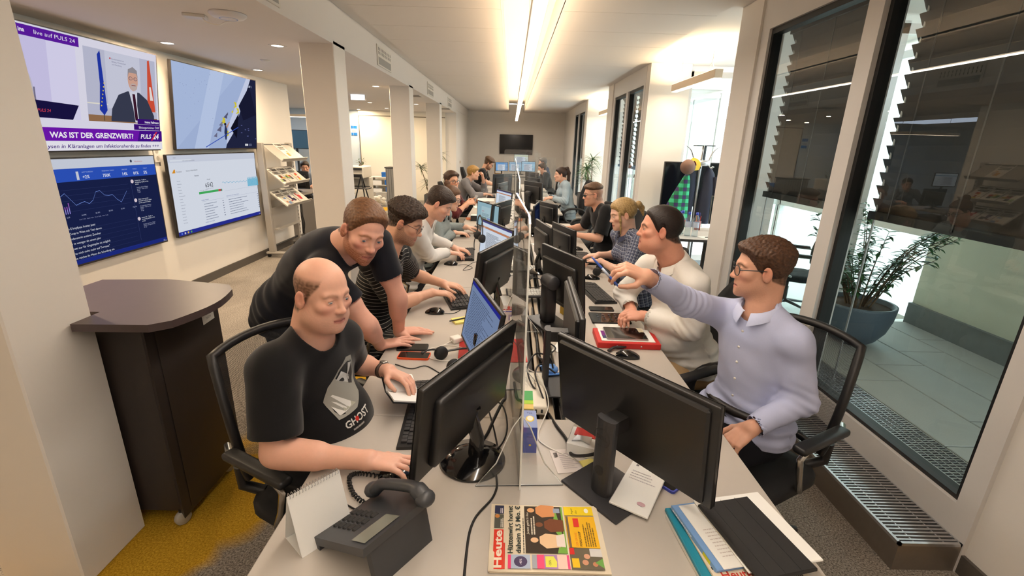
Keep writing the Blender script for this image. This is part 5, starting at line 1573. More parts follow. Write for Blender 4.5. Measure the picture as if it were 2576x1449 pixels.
def pic_analytics(w, h):
 p = Pic(w, h, (222, 228, 240), .0004)
 p.rect(0, h * .91, w, h * .09, (208, 214, 230)); p.rect(0, 0, w, h * .05, (40, 48, 150)); p.rect(w * .02, h * .925, w * .2, h * .02, (224, 230, 240)); p.text('Analytics', w * .05, h * .965, h * .016, (90, 96, 120)); p.text('analytics.google.com/analytics/web/', w * .13, h * .925, h * .017, (90, 96, 120))
 for k in range(4): p.rect(w * (.02 + .03 * k), h * .012, w * .014, h * .024, ((90, 120, 220), (200, 206, 226), (220, 190, 90), (90, 170, 110))[k])
 p.text('Analytics', w * .06, h * .79, h * .028, (90, 90, 100)); p.poly([(w * .02, h * .785), (w * .05, h * .785), (w * .05, h * .83), (w * .04, h * .83)], (224, 150, 40)); p.text('heute.at WEB GESAMT', w * .15, h * .795, h * .024, (60, 66, 80))
 for k, tx in enumerate(('Startseite', 'Anpassung', 'Echtzeit', 'Übersicht', 'Standorte', 'Besucherquellen', 'Content', 'Ereignisse', 'Conversions', 'Zielgruppe', 'Akquisition', 'Verhalten', 'Attribution', 'Entdecken', 'Verwaltung')):
  p.text(tx, w * .05, h * (.68 - .038 * k), h * .017, (110, 116, 140))
 p.text('Übersicht', w * .22, h * .725, h * .022, (50, 56, 70), bold=.02); p.text('Aktuell', w * .36, h * .66, h * .026, (80, 86, 100), 'C'); p.text('6542', w * .36, h * .565, h * .088, (40, 44, 54), 'C'); p.text('aktive Nutzer auf der Website', w * .36, h * .54, h * .014, (120, 126, 140), 'C')
 p.rect(w * .24, h * .485, w * .26, h * .030, (70, 176, 96)); p.rect(w * .455, h * .485, w * .028, h * .030, (200, 70, 70)); p.rect(w * .483, h * .485, w * .01, h * .030, (110, 110, 116)); p.text('MOBIL   TABLET   DESKTOP', w * .25, h * .525, h * .014, (110, 116, 130))
 p.graph([(w * (.51 + .012 * k), h * (.60 + .012 * math.sin(k * 1.7) - .001 * k)) for k in range(28)], h * .003, (86, 176, 214))
 for k in range(34): p.rect(w * (.84 + .0042 * k), h * .49, w * .0038, h * (.10 + .045 * abs(math.sin(k * 2.3))), (92, 186, 220))
 p.rect(w * .51, h * .48, w * .48, h * .0015, (150, 160, 180))
 for x, w_, tx in ((.24, .25, 'Häufigste Verweise:'), (.52, .44, 'Seiten mit den meisten aktiven Nutzern:')):
  p.text(tx, w * x, h * .40, h * .020, (70, 90, 160)); p.rect(w * x, h * .385, w * w_, h * .0015, (120, 130, 160))
  for k in range(7): p.lines(w * (x + .02), h * (.345 - .035 * k), w * w_ * .6, h * .016, 1, (130, 138, 160), k); p.rect(w * (x + w_ - .02), h * (.348 - .035 * k), w * .014, h * .010, (110, 116, 140))
 p.text('Häufigste soziale Zugriffe:', w * .24, h * .10, h * .020, (70, 90, 160)); p.text('14:20\n05.08.2021', w * .93, h * .032, h * .014, (200, 206, 230))
 return p
tv('upper left wall screen showing a purple television news broadcast', -3.52, 3.27, 4.86, 1.55, 2.435, 8.5, pic_news)
tv('upper right wall screen showing a pale climbing wall on television', -3.53, 5.10, 6.72, 1.545, 2.43, 6.5, pic_climb)
tv('lower left wall screen showing a dark blue website traffic dashboard', -3.58, 3.20, 4.80, .632, 1.505, 1.5, pic_traffic)
tv('lower right wall screen showing a white analytics page with the number 6542', -3.58, 4.97, 6.69, .632, 1.505, 1.5, pic_analytics)
t = thing('television', 'dark switched-off television on the back wall', 'television', (.17, BW - .06, 1.345), 0)
b = MB(); b.rbox((-.62, 0, 0), (.62, .05, .70), .006, 1); b.build('housing', TVB, t)
b = MB(); b.add([(-.605, -.001, .02), (.605, -.001, .02), (.605, -.001, .688), (-.605, -.001, .688)], [(0, 1, 2, 3)]); b.build('screen', SCR_OFF, t)
for (y, z, lab) in ((4.955, 1.71, 'white double wall socket between the two upper screens'), (4.96, 1.50, 'white wall socket with a plugged cable between the screens')):
 t = thing('wall_socket', lab, 'socket', (-3.65, y, z))
 b = MB(); b.rbox((0, -.04, -.075), (.014, .04, .075), .004, 1); b.build('plate', FRAME, t)
 b = MB()
 for dz in (-.035, .035): b.M = Matrix.Translation((.0145, 0, dz)) @ Matrix.Rotation(PI / 2, 4, 'Y'); b.lathe([(.0001, 0), (.02, 0), (.022, .001)], 16, False, False)
 b.build('outlet', mat_plain('socket hole', (170, 166, 158), .6), t)
WOOD = mat('dark anthracite wood', (48, 42, 40), .45, noise=.12, nscale=25, bump=.04, bscale=300)
WOODT = mat('dark brown table top', (74, 62, 62), .38, noise=.1, nscale=20)
t = thing('lectern_cabinet', 'dark wheeled standing desk cabinet with curved top behind the near pillar', 'cabinet', (-1.66, 1.92, 0))
b = MB(); b.prism([(-.30, -.205), (.20, -.205), (.25, -.25 + .0), (.25, .21), (-.30, .21)], .075, 1.0); b.build('body', WOOD, t)
b = MB(); b.box((.251, -.20, .10), (.2525, .205, .985)); b.build('side_panel', WOOD, t)
tp = [(.055, -.33), (.33, -.32), (.385, -.27)] + [(.40 + .025 * math.sin(PI * k / 6), -.22 + .30 * k / 6) for k in range(7)] + [(.385, .13), (.33, .20), (0, .26), (-.29, .225), (-.29, -.20), (.055, -.20)]
b = MB(); b.prism(tp, 1.0, 1.03); b.build('top', WOODT, t)
for (x, y) in ((.20, -.20), (.20, .16), (-.25, .16), (-.25, -.17)):
 b = MB(); b.M = Matrix.Translation((x, y, .035)) @ Matrix.Rotation(PI / 2, 4, 'Y') @ Matrix.Rotation(.5, 4, 'X'); b.lathe([(.0001, -.014), (.030, -.014), (.034, -.008), (.034, .008), (.030, .014), (.0001, .014)], 18)
 c = b.build('caster', mat_plain('caster grey', (176, 174, 168), .4), t)
 b = MB(); b.tube([(x, y, .04), (x, y, .08)], .012, 8); b.build('caster_stem', DARKBOX, c)
p = Pic(.085, .075, (226, 222, 214)); p.text('REDAKTIONS', .0425, .040, .0125, (60, 56, 54), 'C', it=.1); p.text('TISCH', .0425, .018, .0135, (60, 56, 54), 'C', it=.1)
lb = p.build('paper_label', PRINTM, t, Matrix.Translation((.2535, .085, .865)) @ Matrix.Rotation(.06, 4, 'X') @ Matrix.Rotation(PI / 2, 4, 'Z') @ Matrix.Rotation(PI / 2, 4, 'X'))
lb['label'] = 'white handwritten paper label'
RACKM = mat('rack grey metal', (172, 166, 158), .45, metal=.25)
t = thing('newspaper_rack', 'grey metal newspaper rack on castors beside the lower right wall screen', 'rack', (-3.50, 7.18, 0))
for yy, nm_ in ((-.43, 'near'), (.43, 'far')):
 b = MB(); b.rbox((-.045, yy - .03, .05), (.045, yy + .03, 1.63), .006, 1); b.rbox((-.09, yy - .035, .05), (.33, yy + .035, .085), .008, 1); b.build('side_post', RACKM, t)
 for xx in (-.06, .30):
  b = MB(); b.M = Matrix.Translation((xx, yy, .026)) @ Matrix.Rotation(PI / 2, 4, 'X'); b.lathe([(.0001, -.012), (.025, -.012), (.025, .012), (.0001, .012)], 12); b.build('caster', DARKBOX, t)
b = MB(); b.tube([(.01, -.40, 1.60), (.01, .40, 1.60)], .012, 8); b.tube([(0, -.4, .16), (0, .4, .16)], .015, 8); b.build('crossbar', DARKBOX, t)
def rshelf(z, dz=.24):
 M = Matrix.Translation((.02, 0, z)) @ Matrix.Rotation(R_(40), 4, 'Y')
 b = MB(); b.M = M; b.box((-.02, -.40, -.006), (.34, .40, 0)); b.box((.325, -.40, -.006), (.335, .40, .045)); b.build('shelf', RACKM, t); return M
for z in (1.60, 1.27, .96): rshelf(z)
b = MB(); b.box((.03, -.40, .42), (.045, .40, .72)); b.box((.02, -.40, .40), (.10, .40, .42)); b.build('front_panel', RACKM, t)
b = MB()
for k in range(26): b.box((.046, .425, .1 + k * .058), (.048, .438, .125 + k * .058))
b.build('perforation', GASKET, t)
def paper_on_rack(z, y, w, h, label, seed, name='newspaper', pal=None, lift=0.006, title=None):
 rn = random.Random(seed)
 R0 = thing(name, label, name, (0, 0, 0), 0, 'papers displayed on the rack')
 p = Pic(w, h, (232, 226, 214), .0003)
 pal = pal or [(196, 60, 50), (70, 120, 70), (220, 190, 90), (90, 80, 76), (150, 170, 120)]
 p.rect(w * .04, h * .84, w * .92, h * .12, (90, 84, 80)); p.text(title or 'Heute', w * .08, h * .865, h * .085, (240, 236, 226), bold=.02)
 p.lines(w * .06, h * .62, w * .88, h * .18, 3, (60, 56, 54), seed, .7)
 for k in range(5):
  x = rn.uniform(.05, .6); y_ = rn.uniform(.05, .45); p.rect(w * x, h * y_, w * rn.uniform(.15, .38), h * rn.uniform(.08, .2), pal[k % len(pal)])
 M = Matrix.Translation((-3.50 + .02, 7.18 + y, z)) @ Matrix.Rotation(R_(40), 4, 'Y') @ Matrix.Translation((.322 - h, w / 2, lift)) @ Matrix.Rotation(-PI / 2, 4, 'Z')
 M = Matrix.Translation((-3.50 + .02, 7.18 + y, z)) @ Matrix.Rotation(R_(40), 4, 'Y') @ Matrix(((0, -1, 0, .318), (1, 0, 0, -w / 2), (0, 0, 1, lift), (0, 0, 0, 1)))
 b = MB(); b.M = M; b.box((0, 0, -.005), (w, h, 0)); bo = b.build('pages', PAPER, R0)
 p.build('front_page', PRINTM, R0, M @ Matrix.Translation((0, 0, .0003)))
 R0.location = (0, 0, 0)
paper_on_rack(1.60, .02, .22, .34, 'single newspaper draped over the top shelf of the rack', 2, pal=[(214, 150, 70), (200, 190, 180), (230, 200, 150)])
for k in range(3): paper_on_rack(1.27, -.27 + .25 * k, .23, .31, ['near newspaper on the middle rack shelf', 'middle newspaper of three on the middle rack shelf', 'far newspaper on the middle rack shelf with yellow and red print'][k], 5 + k, pal=None if k < 2 else [(220, 190, 40), (200, 50, 40), (230, 200, 150)])
for k in range(3): paper_on_rack(.96, -.27 + .24 * k, .215, .30, ['magazine with a person on its pale cover on the lowest rack shelf', 'dark magazine on the lowest rack shelf', 'red magazine at the far end of the lowest rack shelf'][k], 15 + k, 'magazine', [[(210, 150, 110), (120, 150, 190), (220, 190, 120)], [(40, 30, 60), (60, 40, 90), (150, 40, 60)], [(196, 30, 40), (210, 60, 60), (230, 210, 200)]][k], title=['Woche', 'Profil', 'News'][k])
def cable(label, pts, r=.0028, col=(20, 20, 21), group=None, seg=6, n=7):
 t = thing('cable', label, 'cable', (0, 0, 0), 0, group)
 b = MB(); b.tube(smooth_path(pts, n), r, seg); b.build('cord', mat_plain('cable', col, .5), t); return t
RED = mat('red cardboard', (196, 38, 34), .55, noise=.04)
GLOSSB = mat('black glass', (10, 10, 12), .06, coat=.4)
RUBBER = mat('matte black rubber', (26, 26, 27), .65, noise=.05)
t = thing('newspaper', 'folded tabloid newspaper with red masthead and footballers lying on the near desk', 'newspaper', (.262, .843, DZ), R_(90))
W_, H_ = .215, .292
b = MB()
nx, ny = 8, 10
pts = []
for j in range(ny + 1):
 for i in range(nx + 1):
  x, y = W_ * i / nx, H_ * j / ny
  pts.append((x, y, .006 + .003 * math.sin(x * 14 + 1) * math.sin(y * 11) + .003 * (j == ny) * (i < 3)))
fs = [(j * (nx + 1) + i, j * (nx + 1) + i + 1, (j + 1) * (nx + 1) + i + 1, (j + 1) * (nx + 1) + i) for j in range(ny) for i in range(nx)]
b.sheet(pts, fs, .003); b.rbox((.001, .001, 0), (W_ - .002, H_ - .003, .004), .001, 1); b.build('pages', mat_plain('newsprint', (222, 208, 182), .85), t)
p = Pic(W_, H_, None, .0002)
p.z = .0
w, h = W_, H_
p.rect(w * .03, h * .88, w * .55, h * .085, (214, 62, 46)); p.text('Heute', w * .045, h * .895, h * .092, (240, 228, 208), bold=.03, width=w * .52)
p.rect(w * .03, h * .865, w * .35, h * .014, (206, 70, 56)); p.rect(w * .60, h * .88, w * .22, h * .085, (84, 86, 78)); p.rect(w * .83, h * .88, w * .14, h * .085, (52, 56, 84)); p.disc(w * .79, h * .94, w * .03, (200, 130, 70)); p.lines(w * .61, h * .885, w * .19, h * .03, 2, (220, 214, 200), 3); p.lines(w * .84, h * .89, w * .12, h * .03, 2, (220, 214, 220), 4)
p.text('Hüttenwirt hortet', w * .235, h * .80, h * .062, (42, 52, 50), bold=.02, width=w * .735); p.text('daheim 3,5 Mio. €', w * .235, h * .73, h * .062, (42, 52, 50), bold=.02, width=w * .735)
p.lines(w * .235, h * .70, w * .73, h * .016, 1, (90, 84, 76), 7)
p.rect(w * .235, h * .335, w * .735, h * .355, (62, 52, 42))
p.poly([(w * .235, h * .335), (w * .97, h * .335), (w * .97, h * .40), (w * .62, h * .44), (w * .44, h * .38), (w * .235, h * .42)], (116, 164, 70))
for (hx, hy, c, c2) in ((.42, .61, (222, 180, 140), (226, 190, 150)), (.66, .56, (120, 76, 50), (112, 66, 42)), (.90, .63, (214, 160, 112), (206, 140, 92))):
 p.poly([(w * (hx - .10), h * (hy - .22)), (w * (hx - .12), h * (hy - .10)), (w * (hx - .05), h * (hy - .045)), (w * (hx + .05), h * (hy - .045)), (w * (hx + .10), h * (hy - .10)), (w * (hx + .08), h * (hy - .22))], c2)
 p.disc(w * hx, h * hy, w * .038, c, h * .034)
p.poly([(w * .32, h * .345), (w * .33, h * .42), (w * .49, h * .42), (w * .52, h * .345)], (226, 210, 200)); p.rect(w * .86, h * .36, w * .08, h * .06, (150, 160, 180))
p.text("Jetzt geht's los", w * .50, h * .655, h * .03, (236, 226, 206), it=.15, width=w * .36); p.lines(w * .50, h * .60, w * .34, h * .045, 2, (220, 210, 190), 11)
for (x, ww, c) in ((.03, .03, (222, 80, 110)), (.065, .20, (168, 178, 200)), (.29, .02, (150, 150, 150)), (.32, .14, (226, 84, 124)), (.46, .20, (176, 136, 180)), (.67, .14, (236, 196, 180)), (.81, .03, (226, 90, 140))):
 pass
p.rect(w * .03, h * .815, w * .18, h * .025, (226, 70, 116)); p.rect(w * .03, h * .655, w * .18, h * .16, (166, 178, 200)); p.disc(w * .12, h * .735, w * .07, (76, 66, 96), h * .055); p.text('-40%', w * .08, h * .725, h * .028, (230, 224, 236))
p.rect(w * .03, h * .60, w * .18, h * .04, (160, 162, 170)); p.rect(w * .03, h * .54, w * .18, h * .06, (228, 84, 124)); p.rect(w * .03, h * .43, w * .18, h * .11, (170, 130, 176)); p.poly([(w * .05, h * .44), (w * .05, h * .53), (w * .19, h * .53), (w * .19, h * .46), (w * .12, h * .435)], (226, 222, 90)); p.text('-25%', w * .07, h * .485, h * .026, (60, 60, 60))
p.rect(w * .03, h * .35, w * .18, h * .08, (240, 200, 184)); p.rect(w * .03, h * .33, w * .18, h * .02, (226, 84, 130))
p.rect(w * .82, h * .05, w * .15, h * .27, (238, 206, 40)); p.text('August', w * .84, h * .24, h * .026, (50, 46, 40), it=.2); p.text('Uno', w * .85, h * .20, h * .026, (50, 46, 40), it=.2); p.disc(w * .90, h * .11, w * .04, (240, 236, 220), h * .02)
p.rect(w * .32, h * .05, w * .48, h * .27, (236, 182, 40)); p.rect(w * .32, h * .292, w * .48, h * .022, (110, 90, 70)); p.text('DER GROSSE', w * .34, h * .235, h * .026, (214, 110, 40)); p.text('FINALCOUP', w * .34, h * .20, h * .03, (60, 50, 40), bold=.01); p.rect(w * .63, h * .20, w * .14, h * .05, (214, 60, 50)); p.lines(w * .34, h * .08, w * .42, h * .10, 5, (130, 100, 40), 9)
p.rect(w * .03, h * .05, w * .28, h * .27, (104, 96, 80)); p.rect(w * .05, h * .25, w * .12, h * .06, (230, 190, 40)); p.rect(w * .2, h * .05, w * .11, h * .1, (214, 210, 206)); p.disc(w * .12, h * .20, w * .035, (206, 150, 120)); p.disc(w * .2, h * .18, w * .035, (214, 160, 130)); p.disc(w * .1, h * .12, w * .03, (190, 130, 100)); p.poly([(w * .05, h * .05), (w * .18, h * .05), (w * .12, h * .12)], (110, 160, 80)); p.rect(w * .22, h * .28, w * .09, h * .04, (200, 50, 44))
for i, q in enumerate(p.b.v):
 x, y, z = q
 p.b.v[i] = (x, y, .0064 + .003 * math.sin(x * 14 + 1) * math.sin(y * 11) + z * .25 + .0012)
p.build('front_page', PRINTM, t)
def sheet_thing(name, label, cat, x, y, z, deg, w, h, th, m, r=.002, grp=None):
 t = thing(name, label, cat, (x, y, z), R_(deg), grp)
 b = MB(); b.rbox((-w / 2, -h / 2, 0), (w / 2, h / 2, th), min(r, th * .45), 1); b.build('body', m, t); return t
TEAL = mat('teal plastic folder', (36, 134, 160), .4); MAG = mat('magenta card', (160, 40, 110), .5)
s0 = sheet_thing('paper_stack', 'lowest loose white papers of the pile at the near right corner', 'paper', .585, .925, DZ, 6, .255, .235, .014, PAPER)
s1 = sheet_thing('folder', 'teal plastic folder in the pile of papers at the near right corner', 'folder', .578, .930, DZ + .014, 5, .245, .235, .012, TEAL)
s2 = sheet_thing('newspaper', 'folded newspaper with black print under the white sheets of the near right pile', 'newspaper', .590, .920, DZ + .026, 6, .225, .240, .008, mat_plain('newsprint', (222, 208, 182), .85))
p = Pic(.225, .06, (226, 210, 186)); p.text('Heute', .02, .02, .03, (190, 60, 50), bold=.02); p.lines(.09, .01, .12, .04, 3, (90, 80, 70), 5); p.rect(.005, .045, .09, .008, (30, 26, 24)); p.build('print', PRINTM, s2, Matrix.Translation((-.1125, -.12, .0084)))
s3 = sheet_thing('magazine', 'magazine with a blue striped spine in the near right pile', 'magazine', .572, .945, DZ + .034, 11, .195, .205, .010, mat_plain('magazine blue', (120, 160, 210), .4))
p = Pic(.20, .012, (130, 170, 214)); p.lines(.01, .002, .13, .008, 1, (236, 240, 248), 3); p.rect(.15, .001, .03, .010, (226, 220, 60)); p.build('spine_print', PRINTM, s3, Matrix.Translation((-.0978, .10, 0)) @ Matrix.Rotation(-PI / 2, 4, 'Z') @ Matrix.Rotation(PI / 2, 4, 'X'))
s4 = sheet_thing('sheet_of_paper', 'white sheet with faint print left of the black covered tablet', 'paper', .585, .942, DZ + .044, 11, .185, .20, .003, PAPER)
p = Pic(.15, .12); p.lines(.01, .01, .12, .09, 9, (206, 196, 190), 8, .3); p.build('print', PRINTM, s4, Matrix.Translation((-.085, -.08, .0033)))
s5 = sheet_thing('paper_stack', 'white papers sticking out right of the black tablet in the near right pile', 'paper', .640, .945, DZ + .047, 11, .20, .228, .006, PAPER)
s6 = sheet_thing('tablet', 'tablet in a black folding cover on top of the near right pile', 'tablet', .622, .915, DZ + .053, 13, .155, .235, .011, RUBBER, .004)
b = MB()
for x in (-.045, -.008, .035): b.box((x - .0006, -.116, .0110), (x + .0006, .116, .0114))
b.build('cover_fold', GASKET, s6)
e0 = sheet_thing('envelope', 'white letters lying half under the flat monitor stand at the near right', 'letter', .402, 1.128, DZ + .009, -32, .11, .215, .008, PAPER)
p = Pic(.10, .20); p.lines(.01, .12, .08, .05, 4, (190, 184, 186), 3, .3); p.rect(.012, .185, .008, .008, (120, 116, 120)); p.disc(.075, .03, .012, (206, 170, 176), .008); p.build('print', PRINTM, e0, Matrix.Translation((-.05, -.10, .0083)))
e1 = sheet_thing('receipt', 'crumpled receipt with a barcode beside the white box', 'receipt', .203, 1.258, DZ, 9, .09, .115, .003, mat_plain('receipt paper', (216, 206, 200), .8))
p = Pic(.08, .10); p.lines(.02, .01, .055, .08, 9, (170, 160, 160), 4, .35)
for k in range(8): p.rect(.004 + .0015 * k, .065, .0008, .025, (60, 60, 60))
p.build('print', PRINTM, e1, Matrix.Translation((-.04, -.05, .0033)))
e2 = sheet_thing('note_pad', 'small yellow notes beside the receipt behind the flat monitor stand', 'notes', .272, 1.238, DZ, 20, .05, .05, .006, mat_plain('yellow note paper', (236, 222, 130), .8))
t = thing('box', 'small open white box with red flap and shiny film behind the near right monitor', 'box', (.262, 1.325, DZ), R_(-20))
b = MB(); b.rbox((-.045, -.05, 0), (.055, .05, .045), .003, 1); b.build('carton', PAPER, t)
b = MB(); b.box((-.03, .0, .0452), (.05, .045, .047)); b.build('flap', RED, t)
b = MB(); b.add([(-.03, -.04, .047), (.0, -.03, .052), (.03, -.04, .047), (.03, .0, .051), (-.02, .0, .048)], [(0, 1, 4), (1, 2, 3), (1, 3, 4)], True); b.build('film', ALU, t)
def phone(label, x, y, deg, case, w=.072, l=.148):
 t = thing('mobile_phone', label, 'phone', (x, y, DZ), R_(deg), 'mobile phones on the desks')
 b = MB(); b.prism(rrect(-l / 2, -w / 2, l / 2, w / 2, .010), 0, .0085); b.build('case', case, t)
 b = MB(); b.add([(xx, yy, .0088) for xx, yy in rrect(-l / 2 + .004, -w / 2 + .004, l / 2 - .004, w / 2 - .004, .007)], [list(range(20))]); b.build('screen', GLOSSB, t); return t
phone('black mobile phone under the leaning man\'s hand', -.458, 2.080, 2, RUBBER)
phone('mobile phone in an orange red case next to the black phone', -.432, 1.988, -2, mat_plain('orange case', (226, 84, 30), .5))
phone('mobile phone in a blue case under the near right monitor', .478, 1.195, -50, mat_plain('blue case', (70, 84, 190), .5))
phone('black mobile phone above the tablet in front of the man in the white shirt', .583, 2.712, 0, RUBBER)
t = thing('tea_box', 'blue tea box standing in the middle of the desk behind the near shield', 'box', (.085, 1.345, DZ), 0)
b = MB(); b.rbox((-.022, -.05, 0), (.022, .05, .095), .002, 1); b.build('carton', mat_plain('tea box blue', (74, 92, 176), .5), t)
p = Pic(.044, .095, (74, 92, 176)); p.text('Guten', .022, .070, .010, (36, 44, 100), 'C'); p.text('Abend', .022, .058, .010, (36, 44, 100), 'C'); p.disc(.022, .03, .004, (226, 200, 90)); p.build('front_print', PRINTM, t, Matrix.Translation((-.022, -.0505, 0)) @ Matrix.Rotation(PI / 2, 4, 'X'))
p = Pic(.044, .1, (150, 164, 206)); p.disc(.022, .05, .014, (236, 206, 90), .018); p.disc(.022, .052, .010, (240, 236, 220), .014); p.text('Tee', .012, .08, .012, (40, 50, 110)); p.build('lid_print', PRINTM, t, Matrix.Translation((-.022, -.05, .0955)))
t = thing('power_strip', 'white power strip block with sockets and two usb ports in the desk middle', 'power strip', (.100, 1.65, DZ), 0)
b = MB(); b.rbox((-.062, -.135, 0), (.058, .14, .038), .006, 2); b.build('housing', mat_plain('power strip white', (226, 216, 196), .45), t)
for x in (-.032, .028):
 for y in (.015, .075):
  b = MB(); b.mtx((x, y, .0383)); b.lathe([(.0001, -.002), (.019, -.002), (.022, .0005)], 18, True, False); b.build('socket', mat_plain('socket grey', (206, 198, 182), .5), t)
b = MB()
for x in (.012, .034): b.box((x, -.1362, .012), (x + .008, -.1350, .026))
b.build('usb_port', GASKET, t)
t = thing('card', 'green and yellow card leaning on the power strip in the desk middle', 'card', (.073, 1.55, DZ + .042), 0); t.rotation_euler = (R_(10), 0, 0)
b = MB(); b.box((-.035, -.05, 0), (.033, .05, .004)); b.build('card_body', mat_plain('card yellow', (214, 206, 110), .6), t)
p = Pic(.068, .1, (226, 196, 120)); p.rect(0, .025, .068, .075, (92, 170, 104)); p.rect(0, .025, .068, .02, (170, 210, 80)); p.build('print', PRINTM, t, Matrix.Translation((-.035, -.05, .0042)))
t = thing('snack_packet', 'blue foil snack packet among the cables behind the near right monitor', 'packet', (.195, 1.86, DZ), R_(12))
b = MB()
for j in range(5):
 pass
b.ball((0, 0, .018), .04, 14, 8, (.95, 1.0, .45)); b.box((-.036, -.050, .012), (.036, -.036, .016)); b.box((-.036, .036, .012), (.036, .050, .016)); b.build('foil', mat_plain('blue foil', (86, 136, 206), .25), t)
t = thing('charger', 'white plug charger with white cable beside the blue screen', 'charger', (-.255, 2.17, DZ), R_(35))
b = MB(); b.rbox((-.026, -.026, 0), (.026, .026, .028), .005, 2); b.rbox((.026, -.018, .003), (.045, .018, .025), .004, 1); b.build('housing', mat_plain('charger white', (238, 232, 222), .4), t)
b = MB(); b.tube(smooth_path([(-.026, .0, .012), (-.09, -.02, .006), (-.16, -.02, .004), (-.20, -.10, .004), (-.15, -.19, .012), (-.06, -.20, .012), (.0, -.14, .004), (-.04, -.04, .004), (-.10, -.02, .008), (-.13, -.09, .004)], 6), .0024, 6); b.build('cord', mat_plain('white cable', (236, 230, 220), .5), t)
t = thing('note_pad', 'yellow sticky notes with a pen lying before the blue screen', 'notes', (-.262, 2.452, DZ), R_(28))
b = MB(); b.rbox((-.045, -.04, 0), (.042, .04, .012), .001, 1); b.build('pad', mat_plain('yellow note paper', (236, 222, 130), .8), t)
t = thing('pen', 'dark pen lying across the yellow sticky notes', 'pen', (-.262, 2.452, DZ + .016), R_(35))
b = MB(); b.tube([(-.07, 0, 0), (.06, 0, 0), (.072, 0, 0)], [.0042, .0042, .0015], 8); b.build('barrel', DARKBOX, t)
t = thing('folder', 'red cardboard folder lying under the monitor with the blue document', 'folder', (-.065, 2.06, DZ), R_(4))
b = MB(); b.rbox((-.165, -.115, 0), (.158, .15, .004), .001, 1); b.build('cover', RED, t)
def headset(label, x, y, z, deg, tilt=0, hang=False):
 t = thing('headset', label, 'headset', (x, y, z), R_(deg), 'black headsets')
 M0 = Matrix.Rotation(R_(tilt), 4, 'X')
 b = MB(); b.M = M0; b.tube(smooth_path([(-.075, 0, .0), (-.082, .05, 0), (-.065, .13, .0), (0, .165, 0), (.065, .13, 0), (.082, .05, 0), (.075, 0, 0)], 5), .008, 8, flat=.5); b.build('headband', DARKBOX, t)
 for s in (-1, 1):
  b = MB(); b.M = M0 @ Matrix.Translation((s * .074, -.005, 0)) @ Matrix.Rotation(PI / 2, 4, 'Y'); b.lathe([(.0001, -.014), (.024, -.014), (.033, -.006), (.033, .006), (.024, .014), (.0001, .014)], 16); b.build('ear_cup', RUBBER, t)
 b = MB(); b.M = M0; b.tube(smooth_path([(-.075, -.01, .015), (-.07, -.06, .03), (-.03, -.11, .04)], 5), .004, 6); b.ball((-.03, -.11, .04), .008, 8, 6); b.build('microphone_arm', DARKBOX, t)
 return t
headset('black headset lying between the orange phone and the bald man\'s keyboard', -.26, 1.90, DZ + .034, -60)
headset('black headset hanging on the corner of the screen with the orange bar', -.232, 3.64, 1.00, -72, 90)
headset('black headset lying behind the white-shirted man\'s mouse', .72, 3.56, DZ + .034, -110)
headset('black headphones lying on the papers in front of the man in dark red', -.46, 7.42, DZ + .034, -80)
t = thing('telephone', 'dark grey desk telephone in the near left foreground, handset askew', 'telephone', (-.318, .935, DZ), R_(-126))
TEL = mat('telephone plastic', (58, 60, 64), .42, noise=.04)
b = MB()
def wedge(b, x0, x1, y0, y1, zf, zb, th): b.add([(x0, y0, zf - th), (x1, y0, zf - th), (x1, y1, zb - th), (x0, y1, zb - th), (x0, y0, zf), (x1, y0, zf), (x1, y1, zb), (x0, y1, zb)], [(3, 2, 1, 0), (4, 5, 6, 7), (0, 1, 5, 4), (1, 2, 6, 5), (2, 3, 7, 6), (3, 0, 4, 7)])
wedge(b, -.105, .105, -.10, .10, .030, .120, .024); b.build('base', TEL, t)
b = MB(); b.add([(-.085, .095, .10), (.085, .095, .10), (.085, .115, 0), (-.085, .115, 0), (-.085, .075, .09), (.085, .075, .09), (.085, .098, 0), (-.085, .098, 0)], [(0, 1, 2, 3), (7, 6, 5, 4), (0, 3, 7, 4), (1, 5, 6, 2), (3, 2, 6, 7), (0, 4, 5, 1)]); b.box((-.105, -.10, 0), (-.085, -.08, .012)); b.box((.085, -.10, 0), (.105, -.08, .012)); b.build('stand', TEL, t)
b = MB()
for r in range(5):
 for c in range(3):
  u, v = -.01 + c * .026, -.085 + r * .020
  zz = .030 + .09 * (v + .10) / .20
  b.rbox((u, v, zz - .002), (u + .020, v + .014, zz + .007), .002, 1)
b.build('keypad', RUBBER, t)
b = MB(); zz = lambda v: .030 + .09 * (v + .10) / .20
b.add([(-.01, .035, zz(.035) + .002), (.09, .035, zz(.035) + .002), (.09, .085, zz(.085) + .002), (-.01, .085, zz(.085) + .002)], [(0, 1, 2, 3)]); b.build('display', mat_plain('phone display', (126, 128, 118), .2), t)
b = MB(); b.tube(smooth_path([(-.068, -.085, .062), (-.070, -.05, .096), (-.07, .02, .130), (-.07, .075, .150), (-.068, .11, .142)], 5), [.021] * 5 + [.017] * 11 + [.022] * 5, 10, flat=.8); b.ball((-.068, -.09, .060), .026, 12, 8, (1, .9, .75)); b.ball((-.068, .112, .140), .026, 12, 8, (1, .9, .75)); b.build('handset', TEL, t)
b = MB()
_c, _s = math.cos(R_(126)), math.sin(R_(126))
cp = smooth_path([((x + .318) * _c - (y - .935) * _s, (x + .318) * _s + (y - .935) * _c, z) for x, y, z in ((-.215, .99, .10), (-.26, 1.08, .02), (-.33, 1.14, .01), (-.42, 1.165, .01), (-.455, 1.15, .01), (-.42, 1.08, .01), (-.36, 1.035, .012), (-.325, 1.01, .04))], 34)
hel = []
